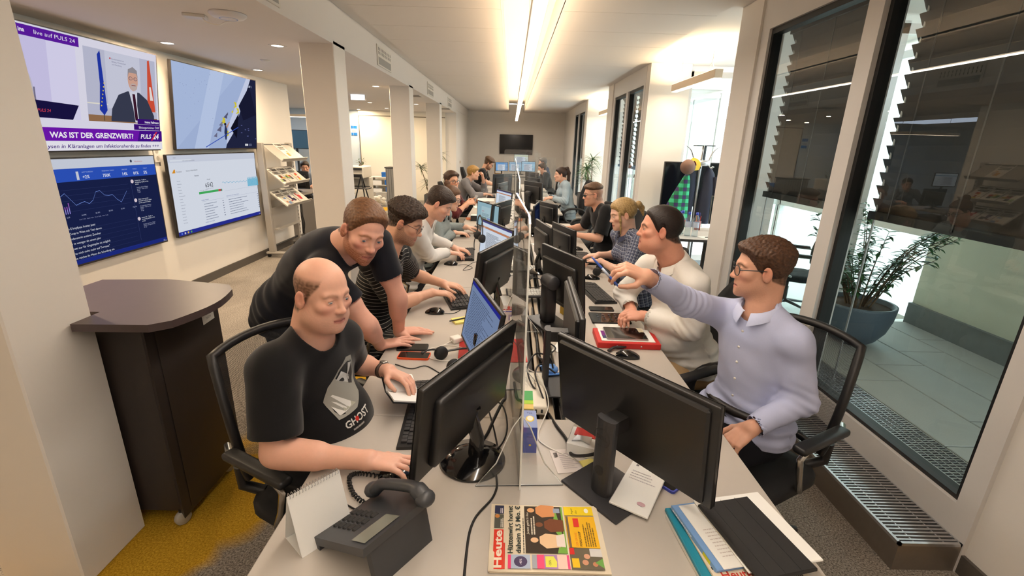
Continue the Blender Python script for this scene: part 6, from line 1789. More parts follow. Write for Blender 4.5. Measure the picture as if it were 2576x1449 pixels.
for i, q in enumerate(cp):
 a = i * 1.35; tt = (cp[min(i + 1, len(cp) - 1)] - cp[max(i - 1, 0)]).normalized(); s_ = tt.cross(Vector((0, 0, 1))).normalized()
 hel.append(q + s_ * math.cos(a) * .0055 + Vector((0, 0, 1)) * (math.sin(a) * .0055))
b.tube(hel, .0026, 5); b.build('coiled_cord', RUBBER, t)
t = thing('desk_calendar', 'white spiral bound tent pad standing beside the telephone at the near left', 'calendar', (-.468, .955, DZ), R_(49))
wq, hq, dq = .135, .152, .045
b = MB(); b.add([(-wq / 2, -dq, 0), (wq / 2, -dq, 0), (wq / 2, 0, hq), (-wq / 2, 0, hq), (-wq / 2, dq, 0), (wq / 2, dq, 0)], [(0, 1, 2, 3), (5, 4, 3, 2)]); b.add([(-wq / 2, -dq + .003, 0), (wq / 2, -dq + .003, 0), (wq / 2, 0, hq - .008), (-wq / 2, 0, hq - .008), (-wq / 2, dq - .003, 0), (wq / 2, dq - .003, 0)], [(3, 2, 1, 0), (2, 3, 4, 5)]); b.box((-wq / 2, -dq, 0), (wq / 2, dq, .0015)); b.build('pages', PAPER, t)
b = MB()
for k in range(17):
 x = -wq / 2 + .006 + k * (wq - .012) / 16
 b.tube([(x, .007 * math.cos(a), hq - .001 + .007 * math.sin(a)) for a in [2 * PI * j / 10 for j in range(10)]], .0008, 4, closed=True)
b.build('spiral_binding', ALU, t)
t = thing('ring_binder', 'red ring binder lying at the right desk edge with a tablet on it', 'binder', (.618, 2.225, DZ), R_(-2))
b = MB(); b.rbox((-.158, -.095, 0), (.158, .10, .032), .003, 1); b.build('cover', RED, t)
b = MB()
for x in (-.06, .06): b.M = Matrix.Translation((x, -.0955, .016)) @ Matrix.Rotation(PI / 2, 4, 'X'); b.lathe([(.0001, .0012), (.004, .0012), (.004, 0)], 10, True, False)
b.build('rivet', ALU, t)
p0 = sheet_thing('sheet_of_paper', 'white printed sheet with a purple patch on the red binder', 'paper', .618, 2.232, DZ + .032, -2, .27, .165, .003, PAPER)
p = Pic(.06, .10, (120, 50, 130)); p.rect(0, 0, .06, .035, (60, 66, 100)); p.build('print', PRINTM, p0, Matrix.Translation((-.125, -.055, .0033)))
def tablet(label, x, y, z, deg, w=.245, h=.17, icons=False):
 t = thing('tablet', label, 'tablet', (x, y, z), R_(deg), 'tablet computers')
 b = MB(); b.prism(rrect(-w / 2, -h / 2, w / 2, h / 2, .010), 0, .0075); b.build('body', ALU if not icons else RUBBER, t)
 b = MB(); b.add([(xx, yy, .0078) for xx, yy in rrect(-w / 2 + .003, -h / 2 + .003, w / 2 - .003, h / 2 - .003, .008)], [list(range(20))]); b.build('screen', GLOSSB, t)
 if icons:
  q = Pic(w, h)
  for i in range(5):
   for j in range(3): q.disc(.045 + .035 * i, .05 + .035 * j, .006, (70, 76, 84))
  q.build('icons', PRINTM, t, Matrix.Translation((-w / 2, -h / 2, .0080)))
 return t
tablet('silver edged tablet with a dark shiny screen lying on the red binder', .615, 2.237, DZ + .0355, -2, .21, .155)
tablet('black tablet lying between the black phone and the red binder under the man\'s pen', .60, 2.545, DZ + .004, 0, .225, .165, True)
sheet_thing('sheet_of_paper', 'white sheets under the black tablet on the right bench', 'paper', .612, 2.49, DZ, 2, .23, .19, .004, PAPER)
t = thing('cable', 'rolled up black cable lying between the red binder and the mouse', 'cable', (.556, 2.115, DZ + .008), R_(25))
b = MB()
for k in range(3): b.tube(smooth_path([(-.06, -.008 + .006 * k, 0), (-.02, .006 + .004 * k, .006), (.02, -.004 + .006 * k, .006), (.06, .006 * k, .002)], 5), .0042, 6)
b.build('cord', RUBBER, t)
t = thing('box', 'white box with blue and red stripes and barcode behind the large black monitor back', 'box', (.02, 2.55, DZ), R_(8))
b = MB(); b.rbox((-.055, -.09, 0), (.055, .09, .10), .002, 1); b.build('carton', PAPER, t)
p = Pic(.11, .10, (232, 226, 222)); p.rect(0, .075, .05, .006, (200, 60, 60)); p.rect(0, .062, .06, .006, (60, 80, 190))
for k in range(12): p.rect(.03 + .005 * k, .012, .0022, .035, (60, 60, 150))
for k in range(3): p.disc(.03 + .022 * k, .09, .008, (222, 86, 70))
p.build('print', PRINTM, t, Matrix.Translation((-.055, -.0905, 0)) @ Matrix.Rotation(PI / 2, 4, 'X'))
t = thing('box', 'flat white box with three red dots under the clear shield', 'box', (.062, 2.42, DZ), R_(2))
b = MB(); b.rbox((-.045, -.04, 0), (.045, .04, .035), .002, 1); b.build('carton', PAPER, t)
p = Pic(.09, .035, (236, 228, 222)); [p.disc(.03 + .022 * k, .018, .009, (222, 86, 70)) for k in range(3)]; p.build('print', PRINTM, t, Matrix.Translation((-.045, -.0405, 0)) @ Matrix.Rotation(PI / 2, 4, 'X'))
t = thing('box', 'yellow box half hidden behind the thick monitor column', 'box', (.36, 2.62, DZ), R_(20))
b = MB(); b.rbox((-.035, -.03, 0), (.035, .03, .05), .002, 1); b.build('carton', mat_plain('yellow carton', (230, 186, 30), .5), t)
t = thing('box', 'low black box with a pale top on the left bench near the woman in denim', 'box', (-.455, 6.05, DZ), 0)
b = MB(); b.rbox((-.05, -.06, 0), (.05, .06, .07), .002, 1); b.build('carton', DARKBOX, t); b = MB(); b.box((-.05, -.06, .0702), (.05, .06, .073)); b.build('lid', PAPER, t)
sheet_thing('folder', 'orange folder on the left bench beside the low black box', 'folder', -.53, 6.17, DZ, 10, .10, .20, .006, mat_plain('orange card', (206, 110, 50), .6))
sheet_thing('sheet_of_paper', 'broad white sheet before the man in dark red on the left bench', 'paper', -.44, 8.45, DZ, 2, .30, .50, .002, PAPER)
sheet_thing('sheet_of_paper', 'white sheets with headphones on them on the left bench', 'paper', -.45, 7.38, DZ, 10, .24, .30, .006, PAPER)
CLEAR = glass('drinking glass', (.95, .97, .97), 1.5, haze=.04)
WATER = glass('water', (.92, .95, .95), 1.33, haze=.03)
def jug(label, x, y):
 t = thing('water_jug', label, 'jug', (x, y, DZ), 0, 'glass water jugs')
 b = MB(); b.lathe([(.0001, .004), (.045, .004), (.050, .02), (.047, .12), (.052, .17), (.050, .17), (.045, .12), (.046, .02)], 18, True, False); b.tube([(.045, 0, .14), (.085, 0, .12), (.085, 0, .06), (.047, 0, .04)], .006, 6); b.build('glass_body', CLEAR, t)
 b = MB(); b.lathe([(.0001, .006), (.043, .006), (.043, .08), (.0001, .08)], 16); b.build('water', WATER, t)
jug('glass water jug on the left bench beside the blond person\'s arm', -.50, 8.85)
jug('glass water jug on the far right desk before the woman in pale denim', .63, 8.58)
t = thing('drinking_glass', 'half full drinking glass beside the water jug on the far right desk', 'glass', (.74, 8.62, DZ)); b = MB(); b.lathe([(.0001, .003), (.03, .003), (.036, .11), (.034, .11), (.028, .006)], 16, True, False); b.build('glass_body', CLEAR, t)
t = thing('mug', 'white mug on the far right desk', 'mug', (.56, 8.28, DZ)); b = MB(); b.lathe([(.0001, 0), (.036, 0), (.040, .09), (.036, .09), (.034, .01), (.0001, .01)], 16, True, False); b.tube([(.038, 0, .075), (.065, 0, .06), (.06, 0, .03), (.037, 0, .02)], .005, 6); b.build('cup', PAPER, t)
t = thing('bottle', 'clear plastic water bottle on the desk by the back wall', 'bottle', (.70, 15.6, DZ)); b = MB(); b.lathe([(.0001, 0), (.035, 0), (.036, .18), (.014, .25), (.014, .28), (.0001, .28)], 14); b.build('bottle_body', CLEAR, t)
t = thing('picture_frame', 'small gold framed certificate on the desk by the back wall', 'picture frame', (-.42, 15.95, DZ), R_(5)); b = MB(); b.box((-.13, 0, 0), (.13, .02, .34)); b.build('frame', mat_plain('gilt frame', (150, 116, 70), .4, metal=.4), t); b = MB(); b.box((-.10, -.002, .03), (.10, 0, .31)); b.build('sheet', PAPER, t)
for k in range(2): sheet_thing('carton', ['red and white carton on the floor under the far right desk', 'grey carton on the floor beside the red and white one'][k], 'box', .60 + .17 * k, 7.15, 0, 5, .16, .22, .28, [RED, PAPER][k], .004)
CG = 'black cables between the monitors'
cable('long black flat cable running over the near desk beside the newspaper', [(-.06, 1.30, DZ + .004), (-.02, 1.17, DZ + .004), (-.026, 1.09, DZ + .004), (-.075, 1.00, DZ + .004), (-.085, .88, DZ + .004), (-.075, .60, DZ + .004)], .0034)
rnd = random.Random(11)
lab = ['black cable bundle tied in the middle behind the bald man\'s monitor', 'loop of black cable hanging beside the tied bundle', 'black cable curling to the round glossy monitor foot', 'black cable arching over the power strip',
 'second black cable arching over the power strip towards the flat stand', 'black cable passing through the hole of the flat monitor stand', 'thin white cable curving from the tea box to the flat stand', 'black cable dropping into the channel beside the thick column',
 'black cable tangle near the pale keyboards', 'black cable coiled in front of the second shield', 'black cable crossing the white box under the shield', 'black cable lying beside the edge-on monitor']
cable(lab[0], [(-.10, 1.26, DZ + .02), (-.06, 1.34, DZ + .03), (-.04, 1.42, DZ + .035), (-.01, 1.52, DZ + .05), (.00, 1.60, DZ + .02), (-.005, 1.75, DZ + .005)], .006, group=CG)
cable(lab[1], [(-.10, 1.24, DZ + .02), (-.02, 1.30, DZ + .01), (.01, 1.40, DZ + .02), (-.01, 1.50, DZ + .05), (-.06, 1.49, DZ + .06), (-.09, 1.40, DZ + .03), (-.08, 1.30, DZ + .01)], .003, group=CG)
cable(lab[2], [(-.05, 1.20, DZ + .005), (-.02, 1.27, DZ + .006), (-.03, 1.37, DZ + .01), (-.055, 1.45, DZ + .05)], .003, group=CG)
cable(lab[3], [(.16, 1.62, DZ + .005), (.105, 1.66, DZ + .05), (.09, 1.74, DZ + .09), (.13, 1.82, DZ + .11), (.19, 1.84, DZ + .08), (.21, 1.84, DZ + .02)], .0036, group=CG)
cable(lab[4], [(.165, 1.55, DZ + .0), (.135, 1.60, DZ + .06), (.12, 1.70, DZ + .08), (.15, 1.78, DZ + .08), (.21, 1.76, DZ + .05)], .0036, group=CG)
cable(lab[5], [(.17, 1.56, DZ - .02), (.185, 1.45, DZ + .005), (.215, 1.36, DZ + .006), (.22, 1.28, DZ + .01), (.25, 1.22, DZ + .05), (.285, 1.19, DZ + .085), (.34, 1.22, DZ + .10)], .0055, group=CG)
cable(lab[6], [(.10, 1.85, DZ + .02), (.14, 1.70, DZ + .06), (.165, 1.55, DZ + .03), (.12, 1.40, DZ + .004), (.14, 1.33, DZ + .004), (.26, 1.24, DZ + .004)], .0022, (226, 220, 210))
cable(lab[7], [(.16, 2.8, DZ - .03), (.15, 2.5, DZ - .01), (.16, 2.3, DZ - .02), (.155, 2.05, DZ - .01), (.17, 1.9, DZ + .03), (.165, 1.75, DZ - .02)], .006, group=CG)
cable(lab[8], [(.12, 3.25, DZ + .004), (.20, 3.30, DZ + .03), (.26, 3.22, DZ + .01), (.18, 3.12, DZ + .004), (.10, 3.18, DZ + .02), (.14, 3.34, DZ + .004)], .003, group=CG)
cable(lab[9], [(.10, 3.95, DZ + .004), (.16, 4.10, DZ + .03), (.08, 4.25, DZ + .02), (.15, 4.35, DZ + .004)], .003, group=CG)
cable(lab[10], [(-.03, 2.75, DZ + .03), (.02, 2.60, DZ + .105), (.06, 2.50, DZ + .06), (.08, 2.36, DZ + .004)], .004, group=CG)
cable(lab[11], [(.20, 2.2, DZ + .004), (.24, 2.08, DZ + .02), (.20, 1.98, DZ + .03), (.16, 1.93, DZ + .01)], .0036, group=CG)
cable('thin black headset cable lying across the desk before the bald man', [(-.50, 1.90, DZ + .003), (-.42, 1.86, DZ + .003), (-.36, 1.89, DZ + .003), (-.28, 1.82, DZ + .003), (-.22, 1.80, DZ + .003)], .0022)
cable('mouse cable of the glossy mouse by the striped man', [(-.37, 2.56, DZ + .004), (-.31, 2.58, DZ + .003), (-.27, 2.66, DZ + .003), (-.22, 2.72, DZ + .003)], .002)
cable('mouse cable curling beside the white sweatshirt man\'s keyboard', [(-.415, 3.70, DZ + .004), (-.35, 3.72, DZ + .003), (-.29, 3.62, DZ + .003), (-.36, 3.55, DZ + .003), (-.30, 3.80, DZ + .003), (-.23, 3.84, DZ + .003)], .002)
cable('thin black telephone cable lying at the near left desk edge', [(-.58, 1.10, DZ + .003), (-.50, 1.085, DZ + .003), (-.40, 1.03, DZ + .003)], .0025)
for k in range(10):
 y0 = 4.2 + k * .5; x0 = .04 + rnd.uniform(-.03, .12)
 cable('tangled cable lying in the middle of the bench, far part', [(x0, y0, DZ + .004), (x0 + rnd.uniform(-.1, .1), y0 + .15, DZ + rnd.uniform(.02, .08)), (x0 + rnd.uniform(-.1, .1), y0 + .3, DZ + .01), (x0 + rnd.uniform(-.08, .08), y0 + .45, DZ + .02)], .004, [(20, 20, 22), (150, 146, 140)][k % 2], 'tangled cables far along the bench')
for k in range(7):
 y0 = 1.95 + k * .3
 sheet_thing('document', 'loose document lying between the monitors in the middle of the bench', 'paper', [.06, .30, -.02, .33, .04, .30, -.03][k], [2.62, 2.14, 3.05, 3.15, 3.85, 4.6, 4.45][k], DZ, [10, -20, 30, 12, -8, 25, 4][k], .11, .16, .003, PAPER, grp='loose documents in the middle of the bench')
def leaf(b, base, d, L, w, droop, up=Vector((0, 0, 1))):
 """curved blade from base along d"""
 d = Vector(d).normalized(); s = d.cross(up); s = s.normalized() if s.length > 1e-4 else Vector((1, 0, 0))
 n = 4; vs = []
 p = Vector(base)
 for i in range(n + 1):
  t = i / n; ww = w * math.sin(PI * min(.12 + t * .88, 1)) * .5 if i < n else .0005
  q = p + d * (L * t) + Vector((0, 0, -droop * L * t * t))
  m = q + Vector((0, 0, .12 * ww))
  vs += [tuple(q - s * ww + Vector((0, 0, .25 * ww))), tuple(m - Vector((0, 0, .25 * ww))), tuple(q + s * ww + Vector((0, 0, .25 * ww)))]
 b.add(vs, [f for i in range(n) for f in ((i * 3, i * 3 + 1, i * 3 + 4, i * 3 + 3), (i * 3 + 1, i * 3 + 2, i * 3 + 5, i * 3 + 4))], True)
LEAFM = mat('glossy leaf', (58, 96, 52), .3, noise=.35, nscale=9)
LEAFD = mat('dark slim leaf', (62, 82, 50), .45, noise=.3, nscale=12)
SOIL = mat('soil', (70, 54, 42), .95, noise=.4, nscale=90, bump=.8, bscale=120)
POTM = mat('slate blue planter', (76, 88, 98), .5, noise=.08, nscale=8)
STEMM = mat('woody stem', (104, 84, 62), .8)
t = thing('potted_shrub', 'leafy green shrub in a big round slate planter on the terrace', 'plant', (3.08, 3.86, .10))
b = MB(); b.lathe([(.0001, 0), (.13, 0), (.19, .05), (.245, .14), (.275, .25), (.285, .35), (.285, .37), (.262, .37), (.255, .33), (.0001, .33)], 36); b.build('planter', POTM, t)
b = MB(); b.lathe([(.0001, .335), (.254, .332)], 24, False, False); b.build('soil', SOIL, t)
rnd = random.Random(5)
b = MB(); bl = MB()
for k in range(26):
 a = rnd.uniform(0, 2 * PI); r0 = rnd.uniform(.02, .10)
 lean_ = rnd.uniform(.15, .62); H = rnd.uniform(.45, .85)
 p0 = Vector((r0 * math.cos(a), r0 * math.sin(a), .33)); p1 = p0 + Vector((math.cos(a) * lean_ * .4, math.sin(a) * lean_ * .4, H * .6)); p2 = p0 + Vector((math.cos(a) * lean_, math.sin(a) * lean_, H * rnd.uniform(.85, 1.1)))
 pth = smooth_path([p0, p1, p2], 8)
 b.tube(pth, [.007 - .005 * i / (len(pth) - 1) for i in range(len(pth))], 5)
 for i in range(3, len(pth)):
  for m in range(3):
   aa = rnd.uniform(0, 2 * PI)
   leaf(bl, pth[i], (math.cos(aa), math.sin(aa), rnd.uniform(-.1, .7)), rnd.uniform(.06, .105), rnd.uniform(.022, .036), rnd.uniform(.1, .5))
b.build('stems', STEMM, t); f_ = bl.build('foliage', LEAFM, t); f_['kind'] = 'stuff'
def dracaena(label, loc, heads, potbox=None, seed=1, m=LEAFD, blades=46):
 t = thing('potted_plant', label, 'plant', loc)
 rnd = random.Random(seed)
 if potbox:
  w, d, h = potbox
  b = MB(); b.rbox((-w / 2, -d / 2, 0), (w / 2, d / 2, h), .008, 2); b.build('planter', mat_plain('dark grey planter', (72, 74, 76), .5), t)
  b = MB(); b.box((-w / 2 + .02, -d / 2 + .02, h), (w / 2 - .02, d / 2 - .02, h + .006)); b.build('soil', SOIL, t)
 b = MB(); bl = MB()
 for (x, y, z, L) in heads:
  z0 = potbox[2] if potbox else .0
  b.tube(smooth_path([(x * .3, y * .3, z0), (x * .7 + .03, y * .7, z0 + (z - z0) * .5), (x, y, z)], 5), .012, 6)
  for k in range(blades):
   a = rnd.uniform(0, 2 * PI); e = rnd.uniform(-.2, 1.1)
   leaf(bl, (x, y, z + rnd.uniform(-.05, .06)), (math.cos(a), math.sin(a), e), L * rnd.uniform(.7, 1.1), .022, rnd.uniform(.2, .7))
 b.build('stem', STEMM, t); f = bl.build('foliage', m, t); f['kind'] = 'stuff'
 return t
dracaena('tall plants in a dark grey planter box by the far windows', (2.02, 12.25, 0), [(-.12, -.25, 1.15, .42), (.05, .05, 1.35, .45), (.0, .3, 1.1, .42), (-.05, .15, .85, .4)], (.42, .95, .52), 3, LEAFM)
dracaena('slender dark plant between the second and third slim pillars', (-2.15, 12.9, 0), [(-.28, 0, 1.02, .34), (-.1, .05, .62, .34), (.2, .1, 1.35, .34), (.42, .1, .75, .36)], (.36, .36, .34), 4)
t = thing('television', 'big black television on a floor stand in the bright bay behind the coats', 'television', (2.75, 6.85, 0), R_(-2))
b = MB(); b.rbox((-.55, 0, .90), (.55, .05, 1.53), .006, 1); b.build('housing', TVB, t)
b = MB(); b.add([(-.535, -.001, .915), (.535, -.001, .915), (.535, -.001, 1.515), (-.535, -.001, 1.515)], [(0, 1, 2, 3)]); b.build('screen', SCR_OFF, t)
b = MB(); b.tube([(0, .07, .02), (0, .07, 1.75)], .035, 8); b.rbox((-.13, .0, 1.75), (.13, .16, 1.765), .003, 1); b.build('stand_pole', DARKBOX, t)
b = MB(); b.rbox((-.40, -.22, 0), (.40, .32, .03), .006, 1); b.build('stand_base', DARKBOX, t)
t = thing('coat_stand', 'silver coat stand with curved hooks in front of the big bay television', 'coat stand', (2.52, 6.38, 0))
b = MB(); b.tube([(0, 0, .02), (0, 0, 1.58)], .022, 12); b.build('pole', ALU, t)
b = MB(); b.lathe([(.0001, 0), (.20, 0), (.20, .012), (.03, .03), (.0001, .03)], 28); b.build('base', ALU, t)
b = MB(); b.lathe([(.02, 1.50), (.12, 1.50), (.12, 1.57), (.02, 1.57)], 20, True, False); b.build('hook_ring', ALU, t)
for k in range(6):
 a = k * PI / 3 + .2
 b = MB(); b.mtx(rz=a); b.tube(smooth_path([(.10, 0, 1.54), (.13, 0, 1.63), (.17, 0, 1.70), (.24, 0, 1.75)], 5), [.009] * 11 + [.006] * 5, 6, flat=.6); b.tube(smooth_path([(.11, 0, 1.51), (.15, 0, 1.47), (.18, 0, 1.49)], 4), .006, 6); b.ball((.18, 0, 1.49), .009, 8, 6); b.build('hook', ALU, t)
PLAIDG = plaid_g = None
def plaid_obj():
 m, nt, out = node_mat('green purple plaid flannel')
 p = N(nt, 'ShaderNodeBsdfPrincipled'); p.inputs['Roughness'].default_value = .85; tc = N(nt, 'ShaderNodeTexCoord'); s = N(nt, 'ShaderNodeSeparateXYZ'); nt.links.new(tc.outputs['Object'], s.inputs[0])
 def bd(o, per, ph):
  ad = N(nt, 'ShaderNodeMath', operation='ADD'); ad.inputs[1].default_value = 10 + ph; md = N(nt, 'ShaderNodeMath', operation='MODULO'); md.inputs[1].default_value = per; lt = N(nt, 'ShaderNodeMath', operation='LESS_THAN'); lt.inputs[1].default_value = per * .5
  nt.links.new(o, ad.inputs[0]); nt.links.new(ad.outputs[0], md.inputs[0]); nt.links.new(md.outputs[0], lt.inputs[0]); return lt.outputs[0]
 a, b_ = bd(s.outputs['X'], .10, 0), bd(s.outputs['Z'], .10, .03)
 sm_ = N(nt, 'ShaderNodeMath', operation='ADD'); nt.links.new(a, sm_.inputs[0]); nt.links.new(b_, sm_.inputs[1])
 hf = N(nt, 'ShaderNodeMath', operation='MULTIPLY'); hf.inputs[1].default_value = .5; nt.links.new(sm_.outputs[0], hf.inputs[0])
 r = N(nt, 'ShaderNodeValToRGB'); r.color_ramp.interpolation = 'CONSTANT'; e = r.color_ramp.elements; e[0].position = 0; e[0].color = (*lin((64, 190, 136)), 1); e[1].position = .4; e[1].color = (*lin((36, 120, 84)), 1); q = e.new(.8); q.color = (*lin((62, 44, 96)), 1)
 nt.links.new(hf.outputs[0], r.inputs[0]); nt.links.new(r.outputs[0], p.inputs['Base Color']); nt.links.new(p.outputs[0], out.inputs[0]); return m
def garment(name, label, loc, prof, m, cat='coat', sleeve=None, seed=1):
 """hanging cloth: rings (z, half width, half depth, x shift)"""
 t = thing(name, label, cat, loc)
 b = MB(); n = 20; vs = []
 for (z, w, d, sx) in prof:
  for k in range(n):
   a = 2 * PI * k / n
   f = 1 + .16 * math.sin(5 * a + seed + z * 3) * min(1, (1.5 - z))
   vs.append((sx + w * f * math.cos(a), d * f * math.sin(a), z))
 m_ = len(prof)
 fs = [(i * n + k, i * n + (k + 1) % n, (i + 1) * n + (k + 1) % n, (i + 1) * n + k) for i in range(m_ - 1) for k in range(n)]
 b.add(vs, fs, True); b.add(vs[:n], [list(range(n))]); b.add(vs[-n:], [list(reversed(range(n)))])
 b.build('cloth', m, t)
 if sleeve:
  b = MB(); b.tube(smooth_path(sleeve, 5), [.055 - .001 * i for i in range((len(sleeve) - 1) * 5 + 1)], 10, flat=.7); b.build('sleeve', m, t)
 return t
NAVY = mat('navy coat cloth', (44, 48, 66), .8, noise=.1, nscale=40)
garment('flannel_shirt', 'green and purple plaid shirt hanging at the left of the coat stand', (2.28, 6.30, 0), [(1.38, .03, .03, .05), (1.30, .06, .05, .04), (1.12, .11, .07, 0), (.95, .15, .08, -.03), (.75, .15, .08, -.02), (.66, .14, .07, -.01)], plaid_obj(), 'shirt', seed=2)
garment('jacket', 'long dark navy coat hanging between the plaid shirt and the pole', (2.42, 6.42, 0), [(1.48, .03, .03, 0), (1.38, .07, .06, 0), (1.2, .09, .08, .0), (.9, .09, .08, -.01), (.62, .10, .09, -.01)], NAVY, seed=4)
garment('jacket', 'navy jacket with sleeve hanging right of the coat stand pole', (2.66, 6.36, 0), [(1.48, .03, .03, -.03), (1.40, .07, .06, -.02), (1.2, .10, .08, 0), (.92, .11, .09, -.01), (.74, .10, .08, -.02)], NAVY, sleeve=[(.06, -.03, 1.36), (.09, -.06, 1.15), (.08, -.07, .95), (.07, -.06, .86)], seed=6)
t = thing('cap', 'brown and yellow cap hanging on the left hook of the coat stand', 'cap', (2.30, 6.24, 1.48)); t.rotation_euler = (R_(70), R_(-25), 0)
b = MB(); b.lathe([(.095, 0), (.093, .04), (.075, .085), (.04, .11), (.0001, .118)], 20, True, False); b.build('crown', mat_plain('cap brown', (124, 96, 84), .8), t)
b = MB(); b.prism([(.085 * math.cos(a), .085 * math.sin(a)) for a in [-1.0 + 2.0 * k / 10 for k in range(11)]] + [(.17 * math.cos(a) ** .7, .105 * math.sin(a)) for a in [1.0 - 2.0 * k / 10 for k in range(11)]], -.006, .0); b.build('brim', mat_plain('cap yellow', (222, 200, 70), .7), t)
b = MB(); b.M = Matrix.Translation((.088, 0, .05)) @ Matrix.Rotation(PI / 2, 4, 'Y'); b.lathe([(.0001, .008), (.03, .006), (.032, 0)], 14, True, False); b.build('front_patch', mat_plain('cap orange', (176, 84, 40), .7), t)
t = thing('side_table', 'pale table with black legs in the bright bay carrying water bottles and a monitor', 'table', (2.42, 5.55, 0), R_(0))
b = MB(); b.prism([(-.56, -.40), (.60, -.55), (.62, .42), (-.40, .42)], .715, .74); b.build('tabletop', mat_plain('pale table top', (206, 202, 196), .4), t)
b = MB(); b.prism([(-.56, -.402), (.60, -.552), (.60, -.548), (-.56, -.398)], .712, .741); b.build('edge', CHARCOAL, t)
for (x, y) in ((-.16, -.34), (.45, -.38), (-.3, .3), (.45, .3)):
 b = MB(); b.rbox((x - .035, y - .025, 0), (x + .035, y + .025, .712), .004, 1); b.build('leg', DARKBOX, t)
monitor(2.62, 5.62, .84, -4, 3, 'silver framed monitor with dark screen on the bay table', 'grey', w=.40, h=.34, pic=None, base_z=.74)
BOTC = glass('bottle plastic', (.90, .95, .98), 1.35, haze=.10)
for i, (x, y, lab) in enumerate(((1.98, 5.40, 'leftmost plastic water bottle of the bay table row'), (2.04, 5.48, 'water bottle standing behind the others on the bay table, red label'), (2.075, 5.36, 'middle water bottle of the bay table row'), (2.15, 5.33, 'rightmost plastic water bottle of the bay table row'), (1.93, 5.52, 'farthest left water bottle on the bay table, half hidden'))):
 t = thing('water_bottle', lab, 'bottle', (x, y, .74), 0, 'plastic water bottles on the bay table')
 b = MB(); b.lathe([(.0001, 0), (.034, 0), (.036, .02), (.033, .06), (.036, .10), (.033, .14), (.036, .18), (.016, .235), (.013, .25)], 16, True, False); b.build('bottle_body', BOTC, t)
 b = MB(); b.lathe([(.0001, .275), (.0155, .275), (.0155, .248), (.013, .246)], 12); b.build('cap', mat_plain('bottle cap blue', (60, 80, 190), .5), t)
 b = MB(); b.lathe([(.0365, .105), (.0365, .165)], 16, True, False); b.build('label_band', mat_plain('bottle label %d' % (i == 1), (206, 60, 70) if i == 1 else (196, 206, 226), .5), t)
 b = MB(); b.lathe([(.0001, .004), (.031, .004), (.031, .10), (.0001, .10)], 14); b.build('water', WATER, t)
t = thing('pen_cup', 'red pen cup beside the bay monitor', 'cup', (2.36, 5.80, .74)); b = MB(); b.lathe([(.0001, 0), (.036, 0), (.038, .11), (.034, .11), (.032, .01)], 16, True, False); b.build('cup', mat_plain('cup brick red', (160, 60, 40), .4), t)
for k in range(4):
 a = k * 1.6; b = MB(); b.tube([(.01 * math.cos(a), .01 * math.sin(a), .02), (.03 * math.cos(a), .03 * math.sin(a), .17 + .015 * k)], .004, 6); b.build('pen', mat_plain('pen colour %d' % k, [(200, 60, 50), (40, 40, 44), (220, 130, 50), (50, 60, 140)][k], .4), t)
sheet_thing('sheet_of_paper', 'white paper with a pen before the bottles on the bay table', 'paper', 2.30, 5.28, .74, 20, .21, .15, .002, PAPER)
t = thing('pen', 'dark pen on the white paper of the bay table', 'pen', (2.30, 5.27, .747), R_(20)); b = MB(); b.tube([(-.06, 0, 0), (.06, 0, 0)], .004, 6); b.build('barrel', DARKBOX, t)
dup(KB, (2.58, 5.32, .74), R_(5), 'black keyboard at the right edge of the bay table', KBG)
t = thing('cable', 'black cables hanging below the bay table', 'cable', (2.50, 5.25, 0)); b = MB(); b.tube(smooth_path([(0, 0, .70), (.02, .02, .4), (.06, 0, .1), (.05, 0, .004)], 6), .004, 5); b.tube(smooth_path([(.05, .02, .70), (-.02, .03, .35), (-.05, .01, .004)], 6), .004, 5); b.build('cord', RUBBER, t)
chair('black mesh chair on the terrace side seen through the far near-window pane', (3.1, 4.95), R_(60), 'mesh', .95)
t = thing('wifi_access_point', 'round white wireless access point on the walkway ceiling at the top left', 'access point', (-2.00, 3.655, 2.52)); t.rotation_euler = (PI, 0, 0)
b = MB(); b.lathe([(.0001, .035), (.06, .034), (.10, .026), (.118, .010), (.118, 0), (.0001, 0)], 32); b.build('housing', mat_plain('access point white', (228, 224, 226), .4), t)
b = MB(); b.lathe([(.052, .0345), (.056, .0352), (.060, .0335)], 32, True, False); b.build('light_ring', mat_plain('access point ring', (120, 150, 214), .3), t)
t = thing('cable_box', 'flat white ceiling box with a looped cable beside the access point', 'box', (-2.27, 3.72, 2.52)); t.rotation_euler = (PI, 0, R_(20))
b = MB(); b.rbox((-.07, -.05, 0), (.07, .05, .02), .003, 1); b.build('housing', FRAME, t)
b = MB(); b.tube(smooth_path([(.05, .02, .02), (.08, .06, .05), (.15, .06, .06), (.18, .0, .03), (.24, -.02, .006)], 6), .004, 6); b.build('cable', mat_plain('white cable', (236, 230, 220), .5), t)
t = thing('smoke_detector', 'small flat round detector on the walkway ceiling', 'detector', (-2.75, 5.65, 2.52)); t.rotation_euler = (PI, 0, 0)
b = MB(); b.lathe([(.0001, .018), (.035, .016), (.045, .006), (.05, 0), (.0001, 0)], 24); b.build('housing', FRAME, t)
t = thing('exit_sign', 'glowing white box sign hanging from the walkway ceiling', 'sign', (-2.94, 9.5, 2.43))
b = MB(); b.rbox((-.135, -.02, 0), (.135, .02, .125), .006, 1); b.build('lamp_box', emit('sign glow', (236, 244, 255), 3.2), t)
b = MB(); b.box((-.142, -.025, -.006), (-.132, .025, .131)); b.box((.132, -.025, -.006), (.142, .025, .131)); b.build('frame', ALU, t)
b = MB(); b.box((-.08, -.012, .125), (.08, .012, .137)); b.build('ceiling_mount', FRAME, t)
